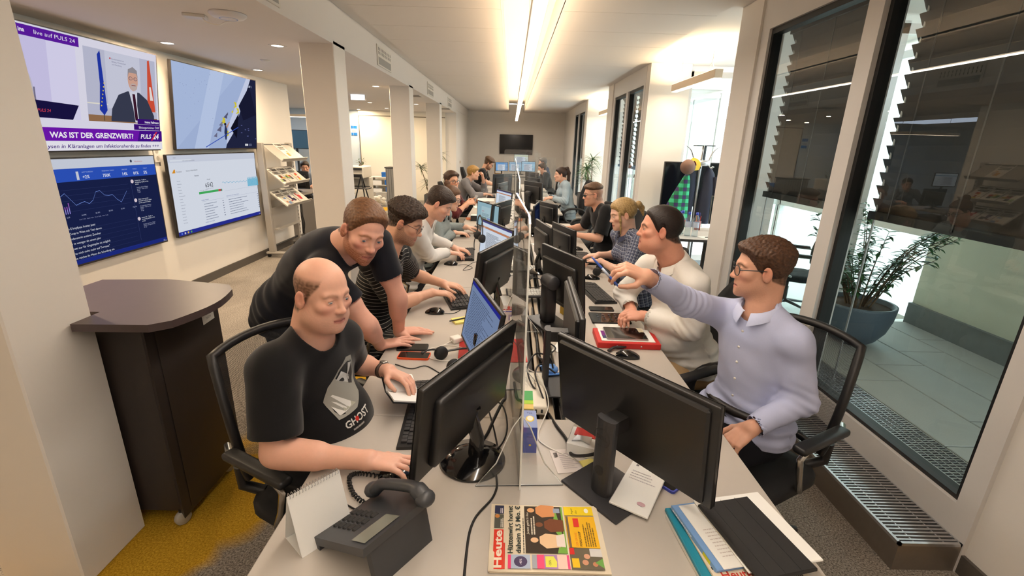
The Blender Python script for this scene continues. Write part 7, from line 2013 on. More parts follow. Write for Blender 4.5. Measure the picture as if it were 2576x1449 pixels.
for (x, y, lab) in ((-2.15, 9.35, 'dark slotted ceiling vent just beyond the second slim pillar'), (-2.02, 12.6, 'dark slotted ceiling vent near the third slim pillar')):
 t = thing('ceiling_vent', lab, 'vent', (x + .25, y, 2.519)); b = MB(); b.box((-.2, -.22, -.006), (.2, .22, .0)); b.build('plate', FRAME, t)
 b = MB(); b.box((-.17, -.16, -.008), (.17, -.02, -.006)); b.box((-.17, .03, -.008), (.17, .16, -.006)); b.build('slots', GASKET, t)
t = thing('framed_notice', 'edge of a framed notice on the wall at the right picture border', 'notice', (1.968, 1.46, .98), 0)
b = MB(); b.rbox((-.022, -.14, -.10), (0, .08, .14), .004, 1); b.build('frame', ALU, t); b = MB(); b.box((-.0235, -.12, -.08), (-.022, .06, .12)); b.build('sheet', PAPER, t)
t = thing('light_switch', 'small white switch on the far left wall near the back', 'switch', (-1.618, 15.2, 1.12)); b = MB(); b.rbox((0, -.04, -.04), (.012, .04, .04), .003, 1); b.build('plate', mat_plain('switch beige', (206, 170, 130), .5), t)
for k, (x, z) in enumerate(((.27, 1.10), (-.02, 1.28))):
 t = thing('notice', ['white notice sheet on the back wall right of the screens', 'pale blue notice sheet under the dark television'][k], 'notice', ([1.0, .35][k], BW - .004, [1.02, 1.16][k])); b = MB(); b.box((-.12, 0, 0), (.12, .003, [.40, .22][k])); b.build('sheet', [PAPER, mat_plain('pale blue sheet', (190, 206, 236), .7)][k], t)
t = thing('photocopier', 'white office photocopier behind the first slim pillar', 'copier', (-3.62, 11.2, 0))
CW = mat('copier white', (228, 222, 210), .5)
b = MB(); b.rbox((-.30, -.33, .02), (.28, .33, .62), .01, 1); b.rbox((-.30, -.33, .62), (-.16, .33, .86), .01, 1); b.rbox((-.30, .10, .62), (.28, .33, .86), .006, 1); b.rbox((-.32, -.34, .86), (.26, .33, 1.12), .015, 1); b.build('body', CW, t)
b = MB(); b.box((-.10, -.332, .88), (.20, -.3405, .955)); b.box((-.15, -.3, .64), (.27, .09, .66)); b.build('output_tray', DARKBOX, t)
for k in range(3): b = MB(); b.rbox((-.27, -.345, .06 + .18 * k), (.25, -.33, .22 + .18 * k), .004, 1); dd = b.build('drawer', CW, t); b = MB(); b.box((-.05, -.350, .15 + .18 * k), (.05, -.345, .17 + .18 * k)); b.build('drawer_handle', CHARCOAL, dd)
b = MB(); b.rbox((.02, -.40, 1.05), (.24, -.30, 1.10), .006, 1); b.build('control_panel', CHARCOAL, t)
dracaena('little green plant on top of the photocopier', (-3.58, 11.3, 1.12), [(0, 0, .10, .10), (.08, .05, .08, .09)], None, 9, LEAFM, 14)
t = thing('shelf_unit', 'low white open shelf with blue boxes in front of the partition', 'shelf', (-3.62, 13.9, 0))
b = MB(); b.box((-.42, -.22, 0), (-.40, .22, .70)); b.box((.55, -.22, 0), (.57, .22, .70)); b.build('side_panel', CW, t)
for z in (.06, .26, .46, .68): b = MB(); b.box((-.40, -.22, z), (.55, .22, z + .02)); b.build('shelf', CW, t)
BB = mat('blue carton', (32, 104, 186), .5)
bl = ['blue carton on top of the low white shelf', 'second blue carton on top of the low white shelf', 'blue carton on the upper level of the low white shelf', 'blue carton at the right on the upper level of the low white shelf', 'blue carton on the lower level of the low white shelf', 'blue carton at the right on the lower level of the low white shelf']
for k, (x, z) in enumerate(((.02, .70), (.30, .70), (.10, .48), (.40, .48), (.12, .28), (.42, .28))):
 t = thing('carton', bl[k], 'box', (-3.62 + x, 13.82, z), 0, 'blue cartons on the low white shelf'); b = MB(); b.rbox((-.12, -.10, 0), (.12, .10, .13), .004, 1); b.build('carton_body', BB, t); b = MB(); b.rbox((-.123, -.103, .09), (.123, .103, .135), .004, 1); b.build('lid', BB, t)
for k in range(2): sheet_thing('paper_ream', ['stack of white paper reams on the low white shelf, upper level', 'stack of white paper reams on the low white shelf, lower level'][k], 'paper', -3.86, 13.82, [.48, .28][k], 0, .26, .22, [.12, .09][k], PAPER, .004)
t = thing('plastic_bin', 'clear plastic bin full of crumpled paper beside the photocopier', 'bin', (-3.55, 12.75, 0)); CLB = glass('clear plastic bin', (.93, .94, .94), 1.35, haze=.25)
b = MB(); P0 = rrect(-.20, -.15, .20, .15, .03); P1 = rrect(-.24, -.19, .24, .19, .03); n = len(P0); b.add([(x, y, .0) for x, y in P0] + [(x, y, .36) for x, y in P1], [list(range(n - 1, -1, -1))] + [(i, (i + 1) % n, n + (i + 1) % n, n + i) for i in range(n)]); b.build('tub', CLB, t)
b = MB(); rnd = random.Random(8)
for k in range(14): b.ball((rnd.uniform(-.13, .13), rnd.uniform(-.09, .09), rnd.uniform(.05, .27)), rnd.uniform(.05, .08), 7, 5, (1, rnd.uniform(.6, 1), rnd.uniform(.5, 1)))
o_ = b.build('crumpled_paper', PAPER, t); o_['kind'] = 'stuff'
t = thing('cabinet', 'tall grey roller cabinet left of the second slim pillar', 'cabinet', (-2.62, 11.2, 0)); b = MB(); b.rbox((-.26, -.22, 0), (.26, .22, 1.10), .004, 1); b.build('body', STEEL, t); b = MB(); b.rbox((-.28, -.24, 1.10), (.28, .24, 1.125), .003, 1); b.build('top', CHARCOAL, t)
b = MB()
for k in range(9): b.box((-.25 + .055 * k, -.223, .03), (-.245 + .055 * k, -.220, 1.08))
b.build('slat_front', CHARCOAL, t)
t = thing('flip_stand', 'black tripod stand with a small shelf beside the photocopier', 'stand', (-3.15, 10.2, 0)); b = MB(); b.tube([(-.05, 0, 1.0), (.12, -.25, 0)], .014, 6); b.tube([(-.05, 0, 1.0), (.12, .25, 0)], .014, 6); b.tube([(-.05, 0, 1.0), (-.35, 0, 0)], .014, 6); b.build('tripod_leg', DARKBOX, t); b = MB(); b.rbox((-.25, -.15, .70), (.12, .15, .72), .004, 1); b.build('tray', DARKBOX, t)
for k, (x, z) in enumerate(((-4.55, 1.84),)):
 t = thing('poster', 'blue and white poster strip on the pale wall beside the partition', 'poster', (-4.60, 14.296, 1.82)); p = Pic(.17, .27, (226, 232, 240)); p.rect(0, .19, .17, .08, (44, 124, 206)); p.rect(0, 0, .17, .08, (44, 124, 206)); p.rect(.055, 0, .006, .27, (220, 228, 240)); p.lines(.02, .10, .13, .06, 3, (120, 130, 150), 2); p.build('print', PRINTM, t, Matrix.Translation((-.085, -.004, 0)) @ Matrix.Rotation(PI / 2, 4, 'X')); b = MB(); b.box((-.085, -.003, 0), (.085, 0, .27)); b.build('sheet', PAPER, t)
t = thing('television', 'grey blue television on the pale rear office wall above the desk', 'television', (-5.95, 13.4, 1.42), R_(0)); b = MB(); b.rbox((-.65, 0, 0), (.75, .05, .50), .006, 1); b.build('housing', TVB, t); b = MB(); b.add([(-.63, -.001, .015), (.73, -.001, .015), (.73, -.001, .485), (-.63, -.001, .485)], [(0, 1, 2, 3)]); b.build('screen', mat_plain('rear screen', (66, 92, 106), .2), t); b = MB(); b.tube([(0, .06, -1.42), (0, .06, .1)], .03, 8); b.rbox((-.3, -.1, -1.42), (.3, .3, -1.40), .003, 1); b.build('floor_stand', DARKBOX, t)
t = thing('office_desk', 'rear office desk behind the newspaper rack with cables under it', 'desk', (-4.05, 9.0, 0), R_(0), 'rear office desks'); b = MB(); b.rbox((-.7, -.75, .715), (.32, .4, .74), .003, 1); b.build('desktop', mat_plain('rear desk top', (126, 118, 110), .5), t); b = MB(); b.rbox((.05, -.55, 0), (.30, -.02, .60), .004, 1); b.build('pedestal', mat_plain('pedestal', (104, 98, 92), .5), t)
for (x, y) in ((-.62, -.68), (-.62, .32), (.26, .32)): b = MB(); b.rbox((x - .025, y - .025, 0), (x + .025, y + .025, .715), .003, 1); b.build('leg', STEEL, t)
monitor(-4.02, 8.95, .80, -8, 3, 'black monitor back in the rear office behind the newspaper rack', 'round', w=.5, h=.32, back=True, group='rear office monitors', pic=pic_dark)
monitor(-4.45, 9.25, 1.14, 6, 0, 'bright white screen seen in the rear office above the rack shelves', 'round', w=.42, h=.26, pic=lambda w, h: pic_doc(w, h, 31, (120, 170, 190), (226, 238, 244)), group='rear office monitors')
t = thing('cable', 'bunch of black and white cables hanging under the rear office desk', 'cable', (-3.78, 8.40, 0)); b = MB()
for k in range(4): b.tube(smooth_path([(.02 * k, 0, .68), (-.04 + .02 * k, -.03, .5), (.03 * k - .02, -.02, .25), (.01 * k, -.02, .004)], 6), .008, 5)
b.build('cord', RUBBER, t)
pendant_ = thing('pendant_lamp', 'wide white pendant lamp of the rear office seen above the rack', 'lamp', (-4.75, 10.4, 2.13)); b = MB(); b.rbox((-.7, -.10, 0), (.7, .10, .05), .006, 1); b.build('housing', mat_plain('pendant housing', (232, 214, 190), .5), pendant_); b = MB(); b.box((-.68, -.09, -.002), (.68, .09, 0)); b.build('diffuser', LAMPW, pendant_); b = MB()
for x in (-.5, .5): b.tube([(x, 0, .05), (x, 0, .39)], .004, 5)
b.build('hanging_wire', ALU, pendant_)
def stripe_mat():
 m, nt, out = node_mat('black jersey with thin white stripes')
 p = N(nt, 'ShaderNodeBsdfPrincipled'); p.inputs['Roughness'].default_value = .85
 a = N(nt, 'ShaderNodeAttribute', attribute_name='suv'); s = N(nt, 'ShaderNodeSeparateXYZ'); nt.links.new(a.outputs['Vector'], s.inputs[0])
 md = N(nt, 'ShaderNodeMath', operation='MODULO'); ad = N(nt, 'ShaderNodeMath', operation='ADD'); ad.inputs[1].default_value = 10.0
 nt.links.new(s.outputs['Y'], ad.inputs[0]); nt.links.new(ad.outputs[0], md.inputs[0]); md.inputs[1].default_value = .022
 gt = N(nt, 'ShaderNodeMath', operation='GREATER_THAN'); gt.inputs[1].default_value = .0195; nt.links.new(md.outputs[0], gt.inputs[0])
 mx = N(nt, 'ShaderNodeMix', data_type='RGBA'); mx.inputs[6].default_value = (*lin((22, 22, 23)), 1); mx.inputs[7].default_value = (*lin((190, 186, 176)), 1)
 nt.links.new(gt.outputs[0], mx.inputs[0]); nt.links.new(mx.outputs[2], p.inputs['Base Color']); nt.links.new(p.outputs[0], out.inputs[0]); return m
def plaid_mat(name, base, dark, line, sx, sy, wl=.12):
 m, nt, out = node_mat(name)
 p = N(nt, 'ShaderNodeBsdfPrincipled'); p.inputs['Roughness'].default_value = .8
 a = N(nt, 'ShaderNodeAttribute', attribute_name='suv'); s = N(nt, 'ShaderNodeSeparateXYZ'); nt.links.new(a.outputs['Vector'], s.inputs[0])
 def band(o, per, w):
  ad = N(nt, 'ShaderNodeMath', operation='ADD'); ad.inputs[1].default_value = 10.0; md = N(nt, 'ShaderNodeMath', operation='MODULO'); md.inputs[1].default_value = per
  lt = N(nt, 'ShaderNodeMath', operation='LESS_THAN'); lt.inputs[1].default_value = per * w
  nt.links.new(o, ad.inputs[0]); nt.links.new(ad.outputs[0], md.inputs[0]); nt.links.new(md.outputs[0], lt.inputs[0]); return lt.outputs[0]
 def addn(x, y, op='ADD'):
  n = N(nt, 'ShaderNodeMath', operation=op); nt.links.new(x, n.inputs[0]); nt.links.new(y, n.inputs[1]); return n.outputs[0]
 f = addn(band(s.outputs['X'], sx, .5), band(s.outputs['Y'], sy, .5))
 h = N(nt, 'ShaderNodeMath', operation='MULTIPLY'); h.inputs[1].default_value = .5; nt.links.new(f, h.inputs[0])
 mx = N(nt, 'ShaderNodeMix', data_type='RGBA'); mx.inputs[6].default_value = (*lin(base), 1); mx.inputs[7].default_value = (*lin(dark), 1); nt.links.new(h.outputs[0], mx.inputs[0])
 l = addn(band(s.outputs['X'], sx, wl), band(s.outputs['Y'], sy, wl), 'MAXIMUM')
 m2 = N(nt, 'ShaderNodeMix', data_type='RGBA'); m2.inputs[7].default_value = (*lin(line), 1); nt.links.new(l, m2.inputs[0]); nt.links.new(mx.outputs[2], m2.inputs[6])
 nt.links.new(m2.outputs[2], p.inputs['Base Color']); nt.links.new(p.outputs[0], out.inputs[0]); return m
STRIPE = stripe_mat()
CHECK = plaid_mat('blue checked shirt cloth', (96, 104, 128), (44, 50, 76), (176, 182, 196), .024, .024, .12)
LY = [-.12, -.085, -.03, -.008, .004, .012, .028, .05, .066, .08]
def hairline(front=.066, temple=.036, burn=-.012, nape=-.07):
 return dict(ly=LY, lz=[nape, nape + .004, -.036, .022, .020, burn, burn + .012 if burn > -.005 else .010, temple, front, front + .004])
def collar(p, col, m, h=.040, rad=.064, name='collar', gap=.42):
 """turned-down shirt collar round the neck with two points at the front"""
 nb, A = p['nb'], p['nA']
 r, f, u = A
 b = MB()
 nseg = 20
 top, mid, low = [], [], []
 for k in range(nseg + 1):
  a = -PI + gap * .5 + (2 * PI - gap) * k / nseg
  d = -f * math.cos(a) * 1.0 + r * math.sin(a)
  fr = 1 - abs(abs(a) / PI - 1) if False else abs(a) / PI
  c = nb + f * .006
  top.append(c + d * rad + u * (.030 - .018 * fr ** 2) + f * .004 * fr)
  mid.append(c + d * (rad + .010) + u * (.034 - .020 * fr ** 2))
  drop = h * (.72 + .75 * fr ** 3)
  low.append(c + d * (rad + .020 + .016 * fr ** 3) + u * (.034 - drop) + f * .014 * fr ** 3)
 pts = [tuple(q - p['org']) for q in top + mid + low]
 n = nseg + 1
 fs = [(k, k + 1, n + k + 1, n + k) for k in range(nseg)] + [(n + k, n + k + 1, 2 * n + k + 1, 2 * n + k) for k in range(nseg)]
 b.add(pts, fs, True)
 inn = [tuple(c0 - p['org'] - (c0 - nb) / np.linalg.norm(c0 - nb) * .0025) for c0 in top + mid + low]
 b.add(inn, [tuple(reversed(q)) for q in fs], True)
 b.col = lin(col)
 b.fc = [lin(col)] * len(b.f)
 return b.build(name, m, p['root'])
def buttons(p, n, col=(236, 232, 226), x0=.14, x1=.80, off=.02):
 V, F = p['top'][0], p['top'][1]
 bvh = BVHTree.FromPolygons([tuple(v) for v in V], [tuple(f) for f in F])
 fr = p['fr']; b = MB()
 for k in range(n):
  t = x0 + (x1 - x0) * k / max(n - 1, 1)
  i = t * (len(fr) - 1); j = int(i); w = i - j
  c = fr[j][0] * (1 - w) + fr[min(j + 1, len(fr) - 1)][0] * w; A = fr[j][1]
  hit = bvh.ray_cast(Vector(c + A[1] * .4), Vector(-A[1]))
  if hit[0] is None: continue
  b.M = Matrix.Translation(Vector(np.array(hit[0]) + A[1] * .001 - p['org'])) @ Vector(A[1]).to_track_quat('Z', 'Y').to_matrix().to_4x4()
  b.lathe([(.0001, .0018), (.0045, .0018), (.0055, .0)], 10, True, False)
 o = b.build('button_row', mat_plain('shirt button', col, .35), p['root']); return o
def belt(p, col=(30, 26, 24)):
 p0, A = p['fr'][0]
 b = MB(); pts = [p0 + A[2] * .088 + A[0] * (.158 * math.cos(a)) + A[1] * (.124 * math.sin(a)) - p['org'] for a in [2 * PI * k / 28 for k in range(28)]]
 b.tube([tuple(q) for q in pts], .019, 8, closed=True, flat=1.0); return b.build('belt', mat_plain('belt leather', col, .45), p['root'])
def wristwatch(p, side, col, face=(30, 30, 32), off=.03):
 S, E_, W, d = p['arms'][side]
 ax = nrm(W - E_); c = W - ax * off
 n = nrm(np.array(d.get('back', (0, 0, 1)), float) - ax * (np.array(d.get('back', (0, 0, 1))) @ ax)); t = np.cross(ax, n)
 b = MB(); b.tube([tuple(c + (t * math.cos(a) * .033 + n * math.sin(a) * .026) - p['org']) for a in [2 * PI * k / 20 for k in range(20)]], .0075, 8, closed=True)
 o = b.build('wristwatch', mat_plain('watch strap', col, .5), p['root'])
 b = MB(); b.M = Matrix.Translation(Vector(c + n * .030 - p['org'])) @ Vector(n).to_track_quat('Z', 'Y').to_matrix().to_4x4(); b.lathe([(.0001, .006), (.013, .006), (.016, .003), (.016, -.004), (.0001, -.004)], 16); b.build('watch_case', mat_plain('watch case', face, .25, metal=.6), o)
def ring(p, side, finger, col=(220, 180, 90)):
 S, E_, W, d = p['arms'][side]
 hd = nrm(d.get('dir', W - E_)); hn = np.array(d.get('back', (0, 0, 1)), float); hn = nrm(hn - hd * (hn @ hd)); t = np.cross(hn, hd) if side == 'R' else np.cross(hd, hn)
 off, base, L = FING[finger]
 kn = W + hd * base + t * off; tip = p['tips'][side][finger]
 ax = nrm(tip - kn); c = kn + ax * .020 - hn * .004; u = nrm(np.cross(ax, t)); v = np.cross(ax, u)
 b = MB(); b.tube([tuple(c + (u * math.cos(a) + v * math.sin(a)) * .0103 - p['org']) for a in [2 * PI * k / 18 for k in range(18)]], .0022, 6, closed=True)
 b.build('finger_ring', mat_plain('gold', col, .25, metal=1.0), p['root'])
DARKP = dict(mat=MAT_TROUSER, col=(30, 30, 34))
JEANS = dict(mat=MAT_DENIM, col=(36, 42, 60))
def sit_legs(pel, fx, spread=.11, dy=0.0, foot=.02, thigh=.43, fwd=None):
 f = V3(*(fwd or (fx, 0, 0))); f = nrm(f); r = np.cross(f, V3(0, 0, 1))
 out = []
 for s in (-1, 1):
  hp = V3(*pel) + r * s * .088
  kn = hp + f * thigh + r * s * (spread - .088); kn[2] = .53
  an = kn + f * foot + r * s * .01; an[2] = .09
  out.append((tuple(kn), tuple(an)))
 return out
PB = (-.665, 1.49, .555)
bald = person('person', 'bald man in black printed t-shirt reading a small notebook at the near left desk', PB, (-.640, 1.420, 1.095),
 (-.588, 1.405, 1.236), (.80, -.50, -.14), up=(.10, -.05, 1), fwd=(.90, -.36, 0), bend=(-.05, .02, .02), sh=.175,
 shR=(-.705, 1.275, 1.035), shL=(-.600, 1.550, 1.020), scale=.95,
 Rr=dict(wrist=(-.405, 1.182, .785), elbow=(-.690, 1.195, .795), dir=(1, -.03, -.06), back=(.1, .05, 1), curl=(.22, .32, .28), spread=.18, thick=1.08),
 L=dict(wrist=(-.455, 1.625, .850), elbow=(-.640, 1.735, .835), dir=(.88, -.42, -.12), back=(-.15, .40, .9), curl=(.45, .45, .3), thumb=(.15, .1), thick=1.05),
 legs=sit_legs(PB, 1, .12, fwd=(.98, -.2, 0)), skin=(224, 172, 148),
 opts=dict(fat=True, wide=1.0, browa=.5, eye=.45, gaze=(.1, 1, -.5), nose=1.0), vox=.0030, bulk=.97, belly=.04, brow=(140, 100, 72), beard=((150, 112, 92), .20), neck_r=.066,
 buzz=((96, 68, 48), [-.07, -.06, -.025, .005, .05, .3], .85), blush=.10,
 top=dict(label='black t-shirt with a grey moon print and lettering', mat=MAT_COTTON, col=(19, 19, 21), sleeve=.80, sr=.024, flare=1.3, inf=.015, neckr=.071, neckdip=.32, fold=.0032, vox=.0045),
 pants=DARKP)
wristwatch(bald, 'L', (60, 40, 28), (150, 146, 140))
pp = Pic(.17, .24)
pp.poly([(.02, .06), (.01, .12), (.03, .17), (.08, .21), (.13, .23), (.16, .22), (.165, .14), (.15, .085), (.10, .06)], (150, 148, 140))
pp.poly([(.03, .07), (.02, .12), (.05, .17), (.09, .20), (.13, .16), (.12, .08)], (216, 214, 208)); pp.poly([(.12, .13), (.125, .20), (.15, .21), (.155, .15), (.14, .12)], (70, 68, 66)); pp.poly([(.05, .075), (.06, .11), (.10, .10), (.12, .075)], (168, 166, 150)); pp.poly([(.11, .16), (.13, .21), (.15, .20)], (190, 188, 184))
refine(pp, .02)
nA = bald['fr'][3][1]
q2 = Pic(.17, .24); q2.text('GHOST', .085, .022, .034, (220, 216, 208), 'C', bold=.02); q2.disc(.078, .034, .008, (190, 50, 40)); q2.lines(.05, .005, .07, .012, 1, (170, 166, 160), 3)
o_ = len(pp.b.v); pp.b.v += q2.b.v; pp.b.f += [[o_ + i for i in f] for f in q2.b.f]; pp.b.fc += q2.b.fc; pp.b.m += [0] * len(q2.b.f); pp.b.sm += [False] * len(q2.b.f)
c_ = bald['fr'][3][0] + nA[2] * .03
stick_on(bald, pp, 'chest_print', c_ + nA[1] * .1, -nA[0], nA[2], PRINTM)
t = thing('notebook', 'small open notebook with white pages held by the bald man over his keyboard', 'notebook', (-.392, 1.560, .795), R_(24)); t.rotation_euler = (R_(18), R_(-4), R_(118))
b = MB(); b.add([(-.10, -.065, .014), (0, -.065, .0), (.10, -.065, .022), (-.10, .065, .014), (0, .065, 0), (.10, .065, .022)], [(0, 3, 4, 1), (1, 4, 5, 2)]); b.add([(-.10, -.065, .016), (0, -.065, .002), (.10, -.065, .024), (-.10, .065, .016), (0, .065, .002), (.10, .065, .024)], [(0, 1, 4, 3), (1, 2, 5, 4)]); b.build('cover', RUBBER, t)
b = MB(); pts = []
for j in (0, 1):
 for i in range(13):
  x = -.096 + .192 * i / 12; e = abs(x) / .096
  pts.append((x, -.062 + .124 * j, .006 + (.026 if x > 0 else .018) * e ** .7 * (1.25 - .25 * e)))
b.sheet(pts, [(i, i + 1, 13 + i + 1, 13 + i) for i in range(12)], .006); b.build('pages', PAPER, t)
LEAN = person('person', 'man with short reddish hair in navy t-shirt leaning with both hands on the left bench', (-1.05, 2.16, .93), (-.715, 1.955, 1.262),
 (-.585, 1.850, 1.355), (.55, -.70, -.38), up=(.30, .05, 1), fwd=(.57, -.16, -.65), bend=(-.05, .02, .09), sh=.185,
 shR=(-.765, 1.845, 1.185), shL=(-.600, 2.055, 1.270),
 Rr=dict(wrist=(-.605, 2.045, .770), pole=(.5, -.8, .1), dir=(.85, .55, -.05), back=(0, 0, 1), curl=(.06, .10, .08), spread=.20, thick=1.05),
 L=dict(wrist=(-.555, 2.215, .770), pole=(.6, -.6, .1), dir=(.95, .30, -.05), back=(0, 0, 1), curl=(.06, .10, .08), spread=.20, thick=1.05),
 legs=[((-1.00, 2.28, .50), (-1.10, 2.30, .09)), ((-1.02, 2.08, .50), (-1.14, 2.06, .09))], skin=(226, 172, 150), opts=dict(roll=-.06, gaze=(.25, 1, -.25), eye=.75, wide=.97, jaw=.95), vox=.0032, bulk=1.02,
 brow=(150, 100, 66), beard=((140, 80, 46), .75), blush=.14, eyecol=(96, 120, 140),
 top=dict(label='navy short-sleeved shirt', mat=MAT_COTTON, col=(20, 22, 31), sleeve=.60, sr=.018, flare=1.3, inf=.013, neckr=.064, neckdip=.3, fold=.0035, hem=.08, vox=.0048),
 pants=JEANS,
 hair=dict(col=(122, 84, 54), col2=(84, 54, 34), side=.005, top=.013, z0=.03, z1=.095, front=.006, rough=.2, fuzz=.0026, **hairline(.080, .046, .0, -.068)))
ring(LEAN, 'R', 'ring'); ring(LEAN, 'L', 'ring', (226, 190, 96))
PS = (-.83, 2.66, .575)
STR = person('person', 'young man with glasses and short beard in black t-shirt with thin white stripes, typing', PS, (-.690, 2.645, 1.088),
 (-.592, 2.640, 1.262), (.91, -.10, -.42), up=(.4, 0, 1), fwd=(.98, -.18, 0), bend=(-.07, 0, .02), sh=.183,
 Rr=dict(wrist=(-.468, 2.735, .815), pole=(-.3, -.7, -.6), dir=(.92, .28, -.12), back=(0, 0, 1), curl=(.35, .45, .3), spread=.16),
 L=dict(wrist=(-.425, 2.93, .815), pole=(-.3, .8, -.5), dir=(.98, -.1, -.12), back=(0, 0, 1), curl=(.3, .4, .3), spread=.18),
 legs=sit_legs(PS, 1), skin=(222, 172, 144), opts=dict(gaze=(0, 1, -.45), eye=.8, nose=1.15), vox=.0034, bulk=.97, brow=(50, 36, 28), beard=((70, 46, 34), .55), eyecol=(70, 50, 36),
 top=dict(label='black t-shirt with thin white stripes', mat=STRIPE, col=(22, 22, 23), sleeve=.80, sr=.024, flare=1.5, inf=.014, neckr=.066, neckdip=.4, fold=.0035, vox=.0048),
 pants=dict(mat=STRIPE, col=(22, 22, 23)),
 hair=dict(col=(62, 44, 32), col2=(34, 24, 18), side=.004, top=.028, z0=.028, z1=.062, front=.010, rough=.45, fuzz=.005, **hairline(.060, .040, -.006, -.060)))
spectacles(STR, (40, 36, 34), 'round', .023, .0013)
pp = Pic(.15, .05); pp.text('GUESS JEANS', .075, .022, .027, (226, 222, 212), 'C', width=.13); pp.text('&', .075, .002, .018, (226, 222, 212), 'C')
nA = STR['fr'][3][1]; stick_on(STR, pp, 'chest_lettering', STR['fr'][3][0] + nA[2] * .0 + nA[1] * .1 + nA[0] * .015, -nA[0], nA[2], PRINTM)
PW = (-.83, 3.72, .575)
WSW = person('person', 'dark-haired man in a white sweatshirt looking down and typing', PW, (-.655, 3.60, 1.112),
 (-.535, 3.565, 1.258), (.86, -.06, -.60), up=(.5, 0, 1), fwd=(.98, -.12, 0), bend=(-.08, 0, .02), sh=.182,
 Rr=dict(wrist=(-.515, 3.845, .815), pole=(-.3, -.6, -.7), dir=(.95, .20, -.14), back=(0, 0, 1), curl=(.35, .45, .3), spread=.16),
 L=dict(wrist=(-.480, 4.02, .815), pole=(-.3, .7, -.6), dir=(.98, -.06, -.14), back=(0, 0, 1), curl=(.35, .45, .3), spread=.16),
 legs=sit_legs(PW, 1), skin=(226, 176, 152), opts=dict(gaze=(0, 1, -.5), eye=.6), vox=.0042, bulk=1.0, brow=(60, 44, 34), beard=((120, 84, 66), .22),
 top=dict(label='white sweatshirt', mat=MAT_SHIRT, col=(226, 222, 216), sleeve=1.93, sr=.016, inf=.016, neckr=.060, neckdip=.2, fold=.005),
 pants=DARKP,
 hair=dict(col=(52, 36, 26), col2=(30, 20, 15), side=.008, top=.017, front=.012, rough=.2, fuzz=.003, **hairline(.060, .040, -.010, -.064)))
PD = (-.86, 4.85, .575)
DEN = person('person', 'woman with a hair bun and glasses in a pale denim jacket using a mouse', PD, (-.705, 4.80, 1.020),
 (-.600, 4.775, 1.165), (.93, -.16, -.30), up=(.25, 0, 1), fwd=(.96, -.25, 0), bend=(-.06, 0, .02), sh=.165,
 Rr=dict(wrist=(-.575, 4.86, .795), pole=(-.4, -.6, -.6), dir=(.95, .25, -.08), back=(0, 0, 1), curl=(.25, .4, .3)),
 L=dict(wrist=(-.475, 5.16, .805), pole=(-.3, .7, -.6), dir=(.98, .05, -.1), back=(0, 0, 1), curl=(.3, .4, .3)),
 legs=sit_legs(PD, 1), skin=(232, 186, 160), opts=dict(jaw=.9, wide=.97, nose=.9, gaze=(0, 1, -.2)), vox=.0048, bulk=.92, bust=.012, brow=(90, 64, 46), lips=(186, 96, 92), neck_r=.05,
 top=dict(label='pale blue denim jacket', mat=MAT_DENIM, col=(150, 160, 160), sleeve=1.90, sr=.018, inf=.018, neckr=.064, neckdip=.5, fold=.006),
 pants=DARKP,
 hair=dict(col=(110, 78, 54), col2=(76, 52, 36), side=.010, top=.013, rough=.12, locks=[([(0, -.07, .10), (0, -.085, .125), (0, -.075, .14)], [.022, .030, .020])], **hairline(.062, .044, -.004, -.058)))
spectacles(DEN, (20, 18, 18), 'square', .022, .0022)
b = MB(); b.tube([tuple(DEN['nb'] + DEN['nA'][0] * .072 * math.sin(a) - DEN['nA'][1] * (.07 * math.cos(a) - .01) + DEN['nA'][2] * .005 - DEN['org']) for a in [-2.2 + 4.4 * k / 12 for k in range(13)]], .007, 6)
for s in (-1, 1): b.ball(tuple(DEN['nb'] + DEN['nA'][0] * .056 * s + DEN['nA'][1] * .075 - DEN['nA'][2] * .025 - DEN['org']), .032, 12, 8, (.6, .8, 1))
b.build('neck_headphones', RUBBER, DEN['root'])
PR = (-.98, 6.35, .575)
RM = person('person', 'man with dark-rimmed glasses in a dark red jacket turning towards the camera, phone in hand', PR, (-.815, 6.17, 1.068),
 (-.755, 6.10, 1.225), (.66, -.74, .02), fwd=(.90, -.44, 0), bend=(-.06, .02, .02), sh=.178,
 Rr=dict(wrist=(-.565, 6.16, .945), elbow=(-.70, 6.00, .82), dir=(.85, .4, .25), back=(.2, -.6, .6), curl=(.7, .6, .4)),
 L=dict(wrist=(-.535, 6.30, .945), pole=(-.2, .8, -.5), dir=(.9, -.2, .25), back=(.2, .6, .5), curl=(.7, .6, .4)),
 legs=sit_legs(PR, 1), skin=(212, 158, 128), vox=.0052, bulk=1.0, brow=(60, 40, 30), beard=((110, 74, 56), .3),
 top=dict(label='dark red jacket', mat=MAT_COTTON, col=(84, 28, 30), sleeve=1.35, sr=.018, inf=.016, neckr=.066, neckdip=.8, fold=.005),
 pants=dict(mat=MAT_TROUSER, col=(110, 106, 104)),
 hair=dict(col=(76, 52, 38), side=.008, top=.026, front=.010, rough=.25, fuzz=.004, **hairline(.068, .044, -.004, -.062)))
spectacles(RM, (20, 18, 18), 'square', .022, .0022)
t = thing('mobile_phone', 'silver mobile phone held by the man in dark red', 'phone', (-.475, 6.24, .98), R_(-60)); t.rotation_euler = (R_(60), 0, R_(-60))
b = MB(); b.prism(rrect(-.035, -.07, .035, .07, .008), -.004, .004); b.build('case', ALU, t)
PG = (-.98, 8.85, .575)
